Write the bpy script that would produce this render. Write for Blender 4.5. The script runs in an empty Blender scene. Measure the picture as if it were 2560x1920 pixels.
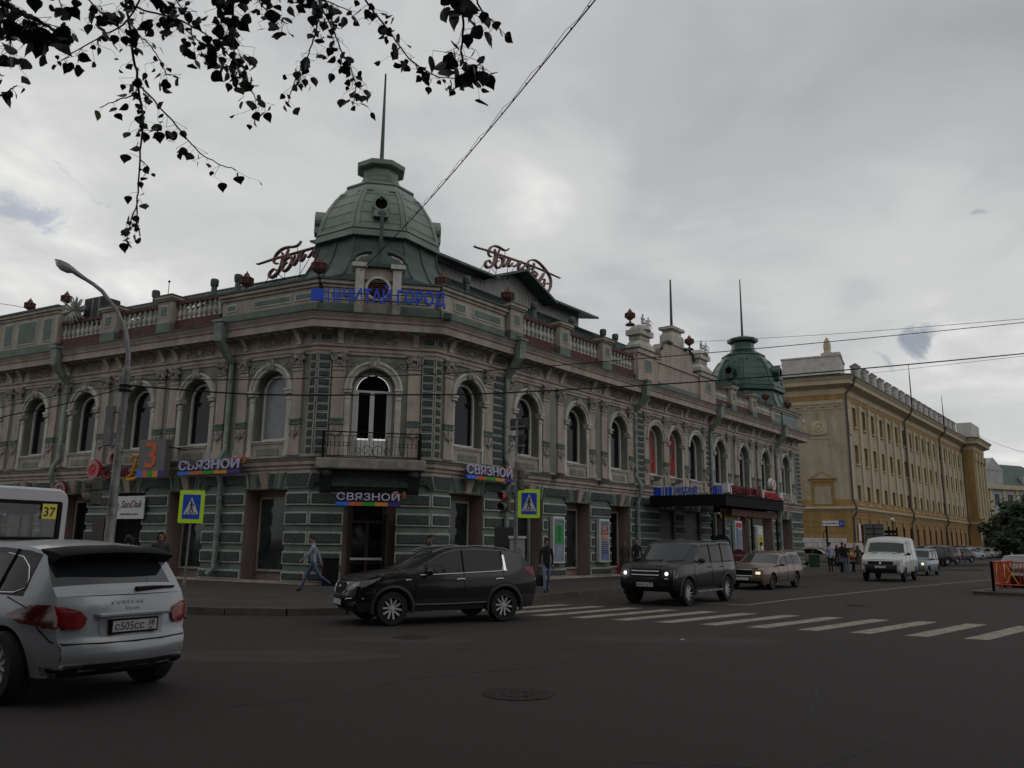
import bpy, bmesh, math, random
from mathutils import Vector, Matrix
R=math.radians; PI=math.pi; sin=math.sin; cos=math.cos
random.seed(7)
scn=bpy.context.scene; col=scn.collection
# ---------------- camera ----------------
F0=2000.0; PITCH=11.17; ROLL=.7; HC=1.75; PK=2560/2212
_p=R(PITCH); _r=R(ROLL)
cF=Vector((0,cos(_p),sin(_p))); _u=Vector((0,-sin(_p),cos(_p))); _x=Vector((1,0,0))
cR=_x*cos(_r)+_u*sin(_r); cU=_u*cos(_r)-_x*sin(_r)
cam=bpy.data.objects.new('camera',bpy.data.cameras.new('camera')); col.objects.link(cam)
cam.data.sensor_width=36; cam.data.lens=36*F0/2560; cam.data.clip_start=.1; cam.data.clip_end=3000
cam.matrix_world=Matrix(((cR.x,cU.x,-cF.x,0),(cR.y,cU.y,-cF.y,0),(cR.z,cU.z,-cF.z,HC),(0,0,0,1)))
scn.camera=cam
# ---------------- world ----------------
w=bpy.data.worlds.new("World"); scn.world=w; w.use_nodes=True
N=w.node_tree.nodes; Lk=w.node_tree.links; N.clear()
def nd(t,**k):
    n=N.new(t)
    for a,b in k.items(): setattr(n,a,b)
    return n
def ray(u,v):
    return (cF+cR*((u-1280)/F0)-cU*((v-960)/F0)).normalized()
sky=nd('ShaderNodeTexSky'); sky.sky_type='NISHITA'; sky.sun_disc=False; sky.sun_elevation=R(38); sky.sun_rotation=R(-60)
bg1=nd('ShaderNodeBackground'); bg1.inputs[1].default_value=.15; Lk.new(sky.outputs[0],bg1.inputs[0])
tc=nd('ShaderNodeTexCoord')
def mth(op,a,b=None,clamp=False):
    n=nd('ShaderNodeMath',operation=op); n.use_clamp=clamp
    for i,q in enumerate((a,b)):
        if q is None: continue
        if isinstance(q,(int,float)): n.inputs[i].default_value=q
        else: Lk.new(q,n.inputs[i])
    return n.outputs[0]
sep=nd('ShaderNodeSeparateXYZ'); Lk.new(tc.outputs['Generated'],sep.inputs[0])
zz=mth('ADD',mth('MAXIMUM',sep.outputs[2],0.0),.22)
px=mth('DIVIDE',sep.outputs[0],zz); py=mth('DIVIDE',sep.outputs[1],zz)
cmb=nd('ShaderNodeCombineXYZ'); Lk.new(px,cmb.inputs[0]); Lk.new(py,cmb.inputs[1])
def noise(scale,det,rough,dist=0,off=(0,0,0)):
    mp=nd('ShaderNodeMapping'); mp.inputs[1].default_value=off; Lk.new(cmb.outputs[0],mp.inputs[0])
    n=nd('ShaderNodeTexNoise'); n.inputs['Scale'].default_value=scale; n.inputs['Detail'].default_value=det
    n.inputs['Roughness'].default_value=rough; n.inputs['Distortion'].default_value=dist
    Lk.new(mp.outputs[0],n.inputs[0]); return n.outputs[0]
def ramp(src,pts):
    n=nd('ShaderNodeValToRGB'); e=n.color_ramp.elements
    while len(e)<len(pts): e.new(.5)
    for i,(p,c) in enumerate(pts): e[i].position=p; e[i].color=(*c,1) if len(c)==3 else c
    n.color_ramp.interpolation='EASE'; Lk.new(src,n.inputs[0]); return n.outputs[0]
n1=noise(.75,6,.52,.3,(3.1,1.4,0)); n2=noise(2.3,8,.55,.4,(7,2,0)); n3=noise(.33,3,.5,.2,(1.2,5,0)); n4=noise(3.4,9,.62,1.2,(4,9,0))
def blob(u,v,tight,amp):
    d=ray(u,v); vm=nd('ShaderNodeVectorMath',operation='DOT_PRODUCT'); Lk.new(tc.outputs['Generated'],vm.inputs[0]); vm.inputs[1].default_value=d
    return mth('MULTIPLY',mth('POWER',mth('MAXIMUM',vm.outputs[1],0.0),tight),amp)
val=mth('SUBTRACT',mth('ADD',mth('MULTIPLY',n1,.66),mth('ADD',mth('MULTIPLY',n2,.36),mth('MULTIPLY',n3,.3))),.11)
for b in [(1380,430,260,.08),(40,600,60,.08),(2540,780,50,.08),(1250,760,90,.06),(1550,860,200,.07),(560,620,40,.08),
          (2250,260,40,-.04),(2500,1100,60,.06),(0,720,80,.07),(450,480,30,.04),(1850,820,900,-.07),(2130,740,1500,-.06),(60,760,120,-.09),(950,260,60,-.02),(330,40,50,-.03)]:
    val=mth('ADD',val,blob(*b))
cc=ramp(val,[(.34,(.245,.25,.265)),(.50,(.315,.32,.332)),(.64,(.41,.415,.415)),(.88,(.86,.86,.82))])
bg2=nd('ShaderNodeBackground'); Lk.new(cc,bg2.inputs[0]); bg2.inputs[1].default_value=3.7
gap=mth('ADD',mth('ADD',blob(20,520,1500,.33),blob(150,575,2500,.28)),mth('ADD',mth('ADD',blob(2280,855,2600,.35),blob(2420,480,900,.12)),mth('MULTIPLY',n4,1.25)))
gf=ramp(gap,[(.82,(1,1,1)),(1.25,(.35,.35,.35))])
mx=nd('ShaderNodeMixShader'); Lk.new(gf,mx.inputs[0]); Lk.new(bg1.outputs[0],mx.inputs[1]); Lk.new(bg2.outputs[0],mx.inputs[2])
wo=nd('ShaderNodeOutputWorld'); Lk.new(mx.outputs[0],wo.inputs[0])
# ---------------- sun (overcast) ----------------
sun=bpy.data.objects.new('sun',bpy.data.lights.new('sun','SUN')); col.objects.link(sun)
sun.data.energy=.5; sun.data.angle=R(40); sun.data.color=(1,.97,.92)
sun.rotation_euler=(R(52),0,R(60))
scn.view_settings.view_transform='Standard'; scn.view_settings.look='None'; scn.view_settings.exposure=-1.32; scn.view_settings.gamma=1
# ---------------- helpers ----------------
def G(u,v,z=0.0):
    d=ray(u,v); t=(z-HC)/d.z; return Vector((0,0,HC))+d*t
def D(u,v,depth):
    d=ray(u,v); return Vector((0,0,HC))+d*(depth/d.y)
MW={}
def link(o,parent=None,M=None):
    col.objects.link(o); M=M.copy() if M is not None else Matrix.Identity(4)
    if parent is not None:
        o.parent=parent; o.matrix_local=MW[parent.name].inverted()@M
    else: o.matrix_world=M
    MW[o.name]=M; return o
def empty(name,loc=(0,0,0),rz=0,label=None,cat=None,group=None,kind=None):
    o=bpy.data.objects.new(name,None); o.empty_display_size=.2
    link(o,None,Matrix.Translation(Vector(loc))@Matrix.Rotation(rz,4,'Z')); return tag(o,label,cat,group,kind)
def tag(o,label=None,cat=None,group=None,kind=None):
    if label: o['label']=label
    if cat: o['category']=cat
    if group: o['group']=group
    if kind: o['kind']=kind
    return o
def TR(x,y,z,rz=0): return Matrix.Translation((x,y,z))@Matrix.Rotation(rz,4,'Z')
class MB:
    def __init__(s): s.v=[]; s.f=[]; s.m=[]
    def add(s,vs,fs,m=0):
        b=len(s.v); s.v+= [tuple(a) for a in vs]; s.f+=[tuple(i+b for i in f) for f in fs]; s.m+=[m]*len(fs); return s
    def box(s,x0,x1,y0,y1,z0,z1,m=0):
        return s.add([(x0,y0,z0),(x1,y0,z0),(x1,y1,z0),(x0,y1,z0),(x0,y0,z1),(x1,y0,z1),(x1,y1,z1),(x0,y1,z1)],
            [(0,3,2,1),(4,5,6,7),(0,1,5,4),(1,2,6,5),(2,3,7,6),(3,0,4,7)],m)
    def hexa(s,a,b,m=0):  # two quads
        return s.add(list(a)+list(b),[(3,2,1,0),(4,5,6,7),(0,1,5,4),(1,2,6,5),(2,3,7,6),(3,0,4,7)],m)
    def prism(s,poly,a,b,ax='y',m=0):  # poly in (p,q); extruded along ax
        n=len(poly)
        f={'y':lambda p,q,t:(p,t,q),'x':lambda p,q,t:(t,p,q),'z':lambda p,q,t:(p,q,t)}[ax]
        vs=[f(p,q,a) for p,q in poly]+[f(p,q,b) for p,q in poly]
        fs=[tuple(range(n)),tuple(range(2*n-1,n-1,-1))]+[(i,(i+1)%n,n+(i+1)%n,n+i) for i in range(n)]
        return s.add(vs,fs,m)
    def lathe(s,pr,seg=12,c=(0,0,0),ax='z',m=0,a0=0,k=1,cap=True):
        vs=[];fs=[];n=len(pr)
        for i in range(seg):
            a=a0+2*PI*i/seg; ca,sa=cos(a)*k,sin(a)*k
            for r,z in pr:
                p={'z':(r*ca,r*sa,z),'y':(r*ca,z,r*sa),'x':(z,r*ca,r*sa)}[ax]
                vs.append((p[0]+c[0],p[1]+c[1],p[2]+c[2]))
        for i in range(seg):
            j=(i+1)%seg
            for q in range(n-1): fs.append((i*n+q,j*n+q,j*n+q+1,i*n+q+1))
        if cap: fs.append(tuple(i*n for i in range(seg))[::-1]); fs.append(tuple(i*n+n-1 for i in range(seg)))
        return s.add(vs,fs,m)
    def tube(s,pts,r,seg=6,m=0,cap=True):
        pts=[Vector(p) for p in pts]; n=len(pts); rr=r if isinstance(r,(list,tuple)) else [r]*n
        t0=(pts[1]-pts[0]).normalized(); up=Vector((0,0,1)) if abs(t0.z)<.9 else Vector((1,0,0))
        a=t0.cross(up).normalized(); vs=[];fs=[]
        for i,p in enumerate(pts):
            t=((pts[min(i+1,n-1)]-pts[max(i-1,0)])); t=t.normalized() if t.length>1e-9 else t0
            a=(a-t*a.dot(t)); a=a.normalized() if a.length>1e-6 else t.orthogonal().normalized(); b=t.cross(a)
            for j in range(seg):
                q=2*PI*j/seg; vs.append(p+(a*cos(q)+b*sin(q))*rr[i])
        for i in range(n-1):
            for j in range(seg):
                k=(j+1)%seg; fs.append((i*seg+j,i*seg+k,(i+1)*seg+k,(i+1)*seg+j))
        if cap: fs.append(tuple(range(seg))[::-1]); fs.append(tuple((n-1)*seg+j for j in range(seg)))
        return s.add(vs,fs,m)
    def sph(s,c,r,seg=10,rings=6,m=0,sc=(1,1,1)):
        vs=[(c[0],c[1],c[2]-r*sc[2])];fs=[]
        for i in range(1,rings):
            a=-PI/2+PI*i/rings
            for j in range(seg):
                b=2*PI*j/seg; vs.append((c[0]+r*sc[0]*cos(a)*cos(b),c[1]+r*sc[1]*cos(a)*sin(b),c[2]+r*sc[2]*sin(a)))
        vs.append((c[0],c[1],c[2]+r*sc[2])); t=len(vs)-1
        for j in range(seg):
            k=(j+1)%seg; fs.append((0,1+k,1+j)); fs.append((t,t-seg+j,t-seg+k))
            for i in range(rings-2): o=1+i*seg; fs.append((o+j,o+k,o+seg+k,o+seg+j))
        return s.add(vs,fs,m)
    def grid(s,rows,m=0,closed=False):
        n=len(rows[0]); vs=[p for r in rows for p in r]; fs=[]
        for i in range(len(rows)-1):
            for j in range(n-1): fs.append((i*n+j,i*n+j+1,(i+1)*n+j+1,(i+1)*n+j))
        return s.add(vs,fs,m)
    def mesh(s,name,mats,smooth=None,fix=True,bev=0,weld=False):
        me=bpy.data.meshes.new(name); me.from_pydata(s.v,[],s.f)
        if not isinstance(mats,(list,tuple)): mats=[mats]
        for q in mats: me.materials.append(q)
        if len(mats)>1: me.polygons.foreach_set('material_index',s.m)
        if fix or bev or weld:
            bm=bmesh.new(); bm.from_mesh(me)
            if weld: bmesh.ops.remove_doubles(bm,verts=bm.verts,dist=1e-4)
            if bev:
                es=[e for e in bm.edges if len(e.link_faces)==2 and e.calc_face_angle(0)>.6]
                bmesh.ops.bevel(bm,geom=es,offset=bev,segments=1,affect='EDGES',clamp_overlap=True)
            if fix: bmesh.ops.recalc_face_normals(bm,faces=bm.faces)
            bm.to_mesh(me); bm.free()
        if smooth is not None:
            me.polygons.foreach_set('use_smooth',[True]*len(me.polygons)); me.set_sharp_from_angle(angle=R(smooth))
        me.update(); return me
    def build(s,name,mats,parent=None,M=None,smooth=None,fix=True,bev=0,weld=False):
        return link(bpy.data.objects.new(name,s.mesh(name,mats,smooth,fix,bev,weld)),parent,M)
def put(me,name,parent,M): return link(bpy.data.objects.new(name,me),parent,M)
# ---------------- materials ----------------
def mat(name,c,rough=.7,var=.12,sc=3.0,bump=0.0,bs=40.0,metal=0,emit=None,es=1.0,spec=.5,coat=0,streak=0,c2=None,thr=(.45,.6)):
    m=bpy.data.materials.new(name); m.use_nodes=True; n=m.node_tree.nodes; l=m.node_tree.links; b=n['Principled BSDF']
    b.inputs['Roughness'].default_value=rough; b.inputs['Metallic'].default_value=metal
    b.inputs['Specular IOR Level'].default_value=spec
    if coat: b.inputs['Coat Weight'].default_value=coat; b.inputs['Coat Roughness'].default_value=.04
    b.inputs['Base Color'].default_value=(*c,1)
    if emit: b.inputs['Emission Color'].default_value=(*emit,1); b.inputs['Emission Strength'].default_value=es
    if var or bump or c2:
        t=n.new('ShaderNodeNewGeometry'); mp=n.new('ShaderNodeMapping'); l.new(t.outputs['Position'],mp.inputs[0])
        if var or c2:
            a=n.new('ShaderNodeTexNoise'); a.inputs['Scale'].default_value=sc; a.inputs['Detail'].default_value=7; a.inputs['Roughness'].default_value=.62
            if streak: mp.inputs[3].default_value=(1,1,streak)
            l.new(mp.outputs[0],a.inputs[0]); r=n.new('ShaderNodeValToRGB'); e=r.color_ramp.elements
            k1=[x*(1-2.2*var) for x in c]; k2=[min(1,x*(1+1.3*var)) for x in c]
            e[0].position=.3; e[0].color=(*k1,1); e[1].position=.68; e[1].color=(*k2,1)
            l.new(a.outputs[0],r.inputs[0]); out=r.outputs[0]
            if c2:
                a2=n.new('ShaderNodeTexNoise'); a2.inputs['Scale'].default_value=sc*.45; a2.inputs['Detail'].default_value=6; a2.inputs['Roughness'].default_value=.65
                l.new(t.outputs['Position'],a2.inputs[0]); r2=n.new('ShaderNodeValToRGB'); r2.color_ramp.elements[0].position=thr[0]; r2.color_ramp.elements[1].position=thr[1]
                l.new(a2.outputs[0],r2.inputs[0]); mi=n.new('ShaderNodeMix'); mi.data_type='RGBA'; mi.inputs[7].default_value=(*c2,1)
                l.new(r2.outputs[0],mi.inputs[0]); l.new(out,mi.inputs[6]); out=mi.outputs[2]
            l.new(out,b.inputs['Base Color'])
        if bump:
            a=n.new('ShaderNodeTexNoise'); a.inputs['Scale'].default_value=bs; a.inputs['Detail'].default_value=5; l.new(t.outputs['Position'],a.inputs[0])
            bp=n.new('ShaderNodeBump'); bp.inputs['Strength'].default_value=min(1,bump); bp.inputs['Distance'].default_value=.02*bump; l.new(a.outputs[0],bp.inputs['Height']); l.new(bp.outputs[0],b.inputs['Normal'])
    return m
def glass(name,c=(.01,.012,.014),rough=.04,spec=.5):
    return mat(name,c,rough,var=0,spec=spec)
Q={}
Q['asphalt']=mat('asphalt',(.040,.033,.0275),.92,.22,42,1.0,140,c2=(.027,.0225,.019),thr=(.4,.62))
Q['pave']=mat('paving',(.047,.040,.034),.9,.16,.8,.7,60)
Q['kerb']=mat('kerb_stone',(.075,.068,.06),.85,.2,3,.6,40)
Q['paint']=mat('road_paint',(.27,.24,.19),.85,.25,6,.5,60,c2=(.07,.06,.05),thr=(.52,.74))
Q['pink']=mat('pink_plaster',(.41,.345,.285),.88,.13,2.2,.4,30,streak=.12,c2=(.20,.175,.15),thr=(.50,.80))
Q['beige']=mat('beige_plaster',(.39,.345,.275),.88,.13,2.2,.4,30,streak=.12,c2=(.20,.18,.15),thr=(.48,.8))
Q['sage']=mat('sage_plaster',(.215,.225,.18),.88,.16,2.2,.4,30,streak=.12,c2=(.12,.13,.10),thr=(.48,.78))
Q['white']=mat('white_plaster',(.52,.50,.44),.85,.14,3,.4,35,streak=.15,c2=(.26,.25,.215),thr=(.48,.78))
Q['stucco']=mat('stucco_relief',(.36,.335,.295),.9,.3,7,.6,50)
Q['dark']=mat('dark_green_stone',(.062,.078,.069),.85,.3,14,1.0,45)
Q['mint']=mat('mint_band',(.135,.18,.15),.8,.12,2,.3,30)
Q['edge']=mat('white_edging',(.42,.43,.39),.8,.15,4,.2,30)
Q['greymetal']=mat('flashing',(.05,.075,.066),.5,.25,2,.2,20,metal=.3)
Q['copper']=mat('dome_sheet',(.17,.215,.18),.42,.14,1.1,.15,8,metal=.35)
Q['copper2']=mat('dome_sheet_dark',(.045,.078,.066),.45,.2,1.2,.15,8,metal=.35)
Q['teal']=mat('far_dome_sheet',(.035,.075,.062),.35,.2,1.2,.1,8,metal=.4)
Q['roof']=mat('roof_sheet',(.06,.095,.085),.45,.2,1.5,.1,10,metal=.4)
Q['corr']=mat('corrugated_cladding',(.26,.26,.245),.5,.12,2,0,metal=.3)
Q['pipe']=mat('downpipe_green',(.20,.245,.215),.55,.2,3,.1,20)
Q['rust']=mat('rusty_urn',(.125,.05,.038),.75,.35,9,.5,30)
Q['dred']=mat('dark_red_rail',(.10,.04,.035),.8,.3,6,.3,30)
Q['glass']=glass('window_glass',(.006,.006,.009),.05,.35); Q['glassl']=mat('window_glass_reflection',(.20,.215,.225),.25,.05,2)  # pale base colour paints reflections into the first left window and the skylights
Q['glassr']=mat('window_red_film',(.35,.03,.012),.3,.4,2.2,c2=(.12,.10,.11),thr=(.45,.6))
Q['shop']=mat('shop_glass',(.028,.034,.034),.06,.5,.9,c2=(.10,.11,.115),thr=(.6,.75))
Q['frame']=mat('pvc_frame',(.55,.55,.53),.4,.05,3)
Q['black']=mat('black_metal',(.008,.008,.008),.75,.2,5,spec=.2)
Q['brown']=mat('dark_brown_door',(.035,.016,.013),.5,.3,4)
Q['stone']=mat('white_statue',(.55,.55,.54),.8,.2,6,.3,30)
Q['concrete']=mat('balcony_concrete',(.27,.25,.225),.9,.15,3,.8,25,c2=(.12,.10,.09),thr=(.55,.75))
def flat(n,c,r=.6,e=None,es=1): return mat(n,c,r,var=.04,sc=5,emit=e,es=es)
Q['blue']=flat('sign_blue',(.015,.07,.58)); Q['lilac']=flat('sign_lilac',(.42,.40,.56),e=(.42,.4,.56),es=.10)
Q['orange']=flat('sign_orange',(.55,.12,.03)); Q['cblue']=flat('bar_blue',(.03,.17,.75)); Q['cgreen']=flat('bar_green',(.03,.28,.02))
Q['camber']=flat('bar_amber',(.62,.26,.02)); Q['cviolet']=flat('bar_violet',(.05,.025,.22)); Q['panel']=flat('sign_panel',(.035,.03,.04))
Q['wht']=flat('white_sheet',(.6,.6,.6)); Q['red']=flat('sign_red',(.42,.012,.02)); Q['wine']=flat('sign_wine',(.16,.01,.02))
Q['yellow']=flat('sign_yellow',(.68,.40,.03)); Q['lime']=flat('lime_board',(.42,.68,.015),.5,e=(.42,.68,.015),es=.12); Q['sblue']=flat('sign_deep_blue',(.01,.06,.42),.5)
Q['galv']=mat('galvanised_steel',(.20,.20,.20),.55,.2,4,.1,20,metal=.4)
Q['grey']=flat('grey_sheet',(.15,.15,.155)); Q['dgrey']=flat('dark_grey',(.03,.03,.032)); Q['ink']=flat('black_ink',(.01,.01,.012))
# ---------------- text ----------------
_txt=[]
def text(s,size,m,parent,M,name='lettering',ext=.01,align='LEFT',off=0,space=1.0,shear=0,sx=1.0,fit=0):
    cu=bpy.data.curves.new('t','FONT'); cu.body=s; cu.size=size; cu.extrude=ext; cu.align_x=align; cu.offset=off*size; cu.space_character=space; cu.shear=shear
    cu.resolution_u=3
    o=bpy.data.objects.new('t',cu); col.objects.link(o)
    dg=bpy.context.evaluated_depsgraph_get(); me=bpy.data.meshes.new_from_object(o.evaluated_get(dg)); bpy.data.objects.remove(o)
    if fit: xs_=[v.co.x for v in me.vertices]; me.transform(Matrix.Translation((-min(xs_),0,0))); sx=fit/(max(xs_)-min(xs_))
    me.transform(Matrix.Diagonal((sx,1,1,1))@Matrix.Identity(4)); me.transform(Matrix.Rotation(PI/2,4,'X'))
    me.materials.clear(); me.materials.append(m); me.name=name
    return link(bpy.data.objects.new(name,me),parent,M)
# ---------------- frames ----------------
KK=1.0667
def az(a): a=R(a); return Vector((sin(a),cos(a),0))
AR,AL,AC=38.95,-62.3,78.325
Lg=Vector((-7.363,29.643,.15)); Rg=Vector((-3.017,30.541,.15))
FD={'R':(Rg,az(AR),Vector((.77769,-.62864,0)),1),'L':(Lg,az(AL),Vector((-.46484,-.88539,0)),-1),'C':(Lg,az(AC),Vector((.20236,-.97931,0)),1)}
def FP(wg,s,n,z,k=1.0):
    o,dd,nn,sg=FD[wg]; return o+dd*(s*k)+nn*(n*k)+Vector((0,0,z*k))
def FR(wg,s=0,n=0,z=0,k=1.0):
    o,dd,nn,sg=FD[wg]; X=dd*sg; Y=-nn; p=FP(wg,s,n,z,k)
    return Matrix(((X.x*k,Y.x*k,0,p.x),(X.y*k,Y.y*k,0,p.y),(0,0,k,p.z),(0,0,0,1)))
def U(wg,s=0,n=0,z=0): return FR(wg,s,n,z,KK)
# ---------------- ground ----------------
def sheet(name,poly,z,m,kind='structure',parent=None,lab=None):
    b=MB(); b.add([(x,y,z) for x,y in poly],[tuple(range(len(poly)))]); o=b.build(name,m,parent,fix=False); tag(o,kind=kind); return o
def subd_sheet():
    b=MB(); xs=[-1500,-300,-60,-20,0,20,60,300,1500]; ys=[-300,-50,0,20,40,80,200,600,2500]
    b.grid([[(x,y,0) for x in xs] for y in ys]); return tag(b.build('road',Q['asphalt'],fix=False),kind='structure')
subd_sheet()
# pavement outline: kerb line
kd=az(AR)
kerb=[]
a=Vector((-7.9,19.62,0)); ld=az(AL)
for t in (40,20,10,4,1.5): kerb.append(a+ld*t)
kerb+= [Vector(p+(0,)) for p in ((-7.9,19.62),(-6.6,19.42),(-5.2,19.45),(-3.9,19.85),(-2.6,20.7),(-1.3,21.9),(-.4,23.1),(.35,24.5),(1.2,26.0),(2.6,28.2))]
for x,y in ((4.2,30.75),(17.83,48.7),(23.3,54.9),(27,59.2)): kerb.append(Vector((x,y,0)))
end=[Vector((31,61.5,0)),Vector((36,62.5,0)),Vector((36,70,0)),Vector((31,72,0)),Vector((31.5,78,0)),Vector((36.5,85.5,0)),Vector((110,185,0)),Vector((60,200,0)),Vector((-60,90,0)),Vector((-90,60,0))]
poly=[(p.x,p.y) for p in kerb+end]
o=sheet('pavement',poly,.15,Q['pave'])
def kerbstones():
    pts=kerb+end[:7]; n=0
    b=MB()
    # resample
    L=[]; acc=0
    for i in range(len(pts)-1):
        p,q=pts[i],pts[i+1]; d=(q-p).length; k=max(1,round(d/1.0))
        for j in range(k): L.append((p.lerp(q,j/k),p.lerp(q,(j+1)/k)))
    root=empty('kerb',(L[0][0].x,L[0][0].y,0),kind='structure')
    for (p,q) in L:
        if p.y>64 or p.x<-28: continue
        d=(q-p).normalized(); nn=Vector((d.y,-d.x,0)); nn=nn if nn.y<0 or nn.x>0 else nn
        q2=q-d*.012
        m=MB(); m.hexa([p-nn*.0,q2-nn*0,q2+nn*.16,p+nn*.16],[v+Vector((0,0,.165+random.uniform(-.004,.004))) for v in (p,q2,q2+nn*.14,p+nn*.14)])
        m.build('kerb_stone',Q['kerb'],root)
kerbstones()
# crosswalk stripes
sv=Vector((.712,.702,0)); pv=Vector((-.905,.425,0)).normalized()
for i in range(12):
    p=Vector((9.25,16.08,0))+pv*(1.03*i); 
    L4=3.95
    c=[p,p+pv*.42,p+pv*.42+sv*L4,p+sv*L4]
    b=MB(); k=8
    b.grid([[ (c[0].lerp(c[3],j/k)+Vector((random.uniform(-.012,.012),random.uniform(-.012,.012),.004)))for j in range(k+1)],[ (c[1].lerp(c[2],j/k)+Vector((random.uniform(-.012,.012),random.uniform(-.012,.012),.004)))for j in range(k+1)]])
    tag(b.build('crosswalk_stripe',Q['paint'],fix=False),kind='structure')
def strip(name,pts,wd,z,m):
    b=MB(); rows=[[],[]]
    for i,p in enumerate(pts):
        d=(pts[min(i+1,len(pts)-1)]-pts[max(0,i-1)]).normalized(); nn=Vector((d.y,-d.x,0))*wd/2
        rows[0].append((p.x+nn.x,p.y+nn.y,z)); rows[1].append((p.x-nn.x,p.y-nn.y,z))
    b.grid(rows); return tag(b.build(name,m,fix=False),kind='structure')
lp=[Vector(p+(0,)) for p in ((4.9,25.3),(7.0,24.45),(9.1,27.0),(17.7,36.5),(24.4,43.5),(29.6,48.7),(45,66),(60,84))]
strip('lane_line',lp[1:],.12,.004,Q['paint']); strip('stop_line',lp[:2],.16,.008,Q['paint'])
# far left lane kerb side yellow patch omitted; traffic island right
isl=[(17.6,31.3),(18.0,30.6),(18.9,29.9),(21,28.4),(30,36),(34,46),(27,40.5),(20.8,34.8),(18.2,32.3)]
b=MB(); b.prism(isl,0,.13,'z'); tag(b.build('traffic_island',Q['kerb'],bev=.02),kind='structure')
b=MB(); b.prism([(18.05,31.3),(18.4,30.8),(19.2,30.3),(21,29.0),(29.7,36.2),(33,44.6),(27,40),(21,34.4),(18.5,32.1)],.1,.145,'z'); tag(b.build('island_paving',Q['pave']),kind='structure')
# manholes, asphalt patches
for (u,v,r,lab) in ((1295,1735,.42,'round worn iron manhole cover in the asphalt nearest the camera'),(1030,1593,.38,'round manhole cover in front of the black crossover'),(2143,1514,.35,'flat manhole cover beyond the crosswalk')):
    c=G(u,v); b=MB(); b.lathe([(0,0),(r,0),(r,.006),(r*.9,.009),(0,.008)],20)
    for k in range(6):
        a=k*PI/3; b.box(-.02+cos(a)*r*.4,.02+cos(a)*r*.4,-.1+sin(a)*r*.4,.1+sin(a)*r*.4,.009,.014)
    tag(b.build('manhole_cover',mat('iron',(.028,.024,.021),.85,.3,8,.5,60,spec=.2),None,Matrix.Translation((c.x,c.y,.002)),smooth=30),lab,'manhole cover')
for (u,v,rx,ry) in ((1000,1600,1.6,.45),(1700,1600,2.2,.6),(700,1640,1.8,.8)):
    c=G(u,v); n=14; pl=[(c.x+rx*cos(2*PI*i/n)*random.uniform(.8,1.1),c.y+ry*sin(2*PI*i/n)*random.uniform(.8,1.1)) for i in range(n)]
    sheet('asphalt_patch',pl,.0015,mat('patch',(.030,.026,.022),.92,.2,30,.6,90,c2=(.037,.031,.027)))
c=G(1701,1600); b=MB(); b.add([(0,0,0),(.09,.02,.004),(.08,.06,.006),(.01,.05,.002)],[(0,1,2,3)]); tag(b.build('litter',Q['wht'],None,Matrix.Translation((c.x,c.y,.006)),fix=False),'small white scrap of paper lying on the asphalt','litter')
# cracks and tar seams
Q['tar']=mat('tar_seam',(.016,.014,.013),.75,.2,8)
rc_=random.Random(5)
for (x0,y0,a0,L0,wd_) in ((-3,9,80,14,.03),(1,7,95,10,.02),(3,12,60,9,.02),(-1,14,100,16,.035),(6,10,75,8,.02),(-6,15,90,9,.02),(0,6,70,5,.02),(9,22,50,12,.03),(14,26,48,16,.03),(12,19,40,10,.025),(-2,5,110,4,.015),(3,8.5,20,4,.02)):
    a=R(a0); q_=[Vector((x0,y0,0))]
    for k in range(int(L0/.35)): a+=rc_.gauss(0,.22); a=a*.93+R(a0)*.07; q_.append(q_[-1]+Vector((sin(a),cos(a),0))*.35)
    mb=MB(); rows=[[],[]]
    for i,p_ in enumerate(q_):
        d=(q_[min(i+1,len(q_)-1)]-q_[max(0,i-1)]).normalized(); w_=wd_*rc_.uniform(.25,1)*.5; rows[0].append((p_.x+d.y*w_,p_.y-d.x*w_,.0035)); rows[1].append((p_.x-d.y*w_,p_.y+d.x*w_,.0035))
    mb.grid(rows); tag(mb.build('asphalt_crack',Q['tar'],fix=False),kind='structure')
# ---------------- corner building ----------------
BL=empty('corner_building',(-5.2,36,.15),0,'long two-storey ornate pink and green corner building with balustraded parapet and ribbed dome','building')
BP=BL
LEN_L=27.0; LEN_R=37.6
PATH=[FP('L',LEN_L,0,0,KK),Lg,Rg,FP('R',LEN_R,0,0,KK),FP('R',LEN_R,-12,0,KK)]
def sweep(name,prof,m,k=KK,path=PATH,parent=BP,z0=0,closed=False,smooth=None,sub=1):
    n=len(path); off=[]
    for i in range(n):
        ds=[]
        if i>0: ds.append((path[i]-path[i-1]).normalized())
        if i<n-1: ds.append((path[i+1]-path[i]).normalized())
        ns=[Vector((d.y,-d.x,0)) for d in ds]
        if len(ns)==1: off.append(ns[0])
        else:
            h=(ns[0]+ns[1]).normalized(); off.append(h/h.dot(ns[0]))
    rows=[[p+o*(a*k)+Vector((0,0,(b_+z0)*k)) for a,b_ in prof] for p,o in zip(path,off)]
    b=MB(); b.grid(rows); return b.build(name,m,parent,fix=False,smooth=smooth)
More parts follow.
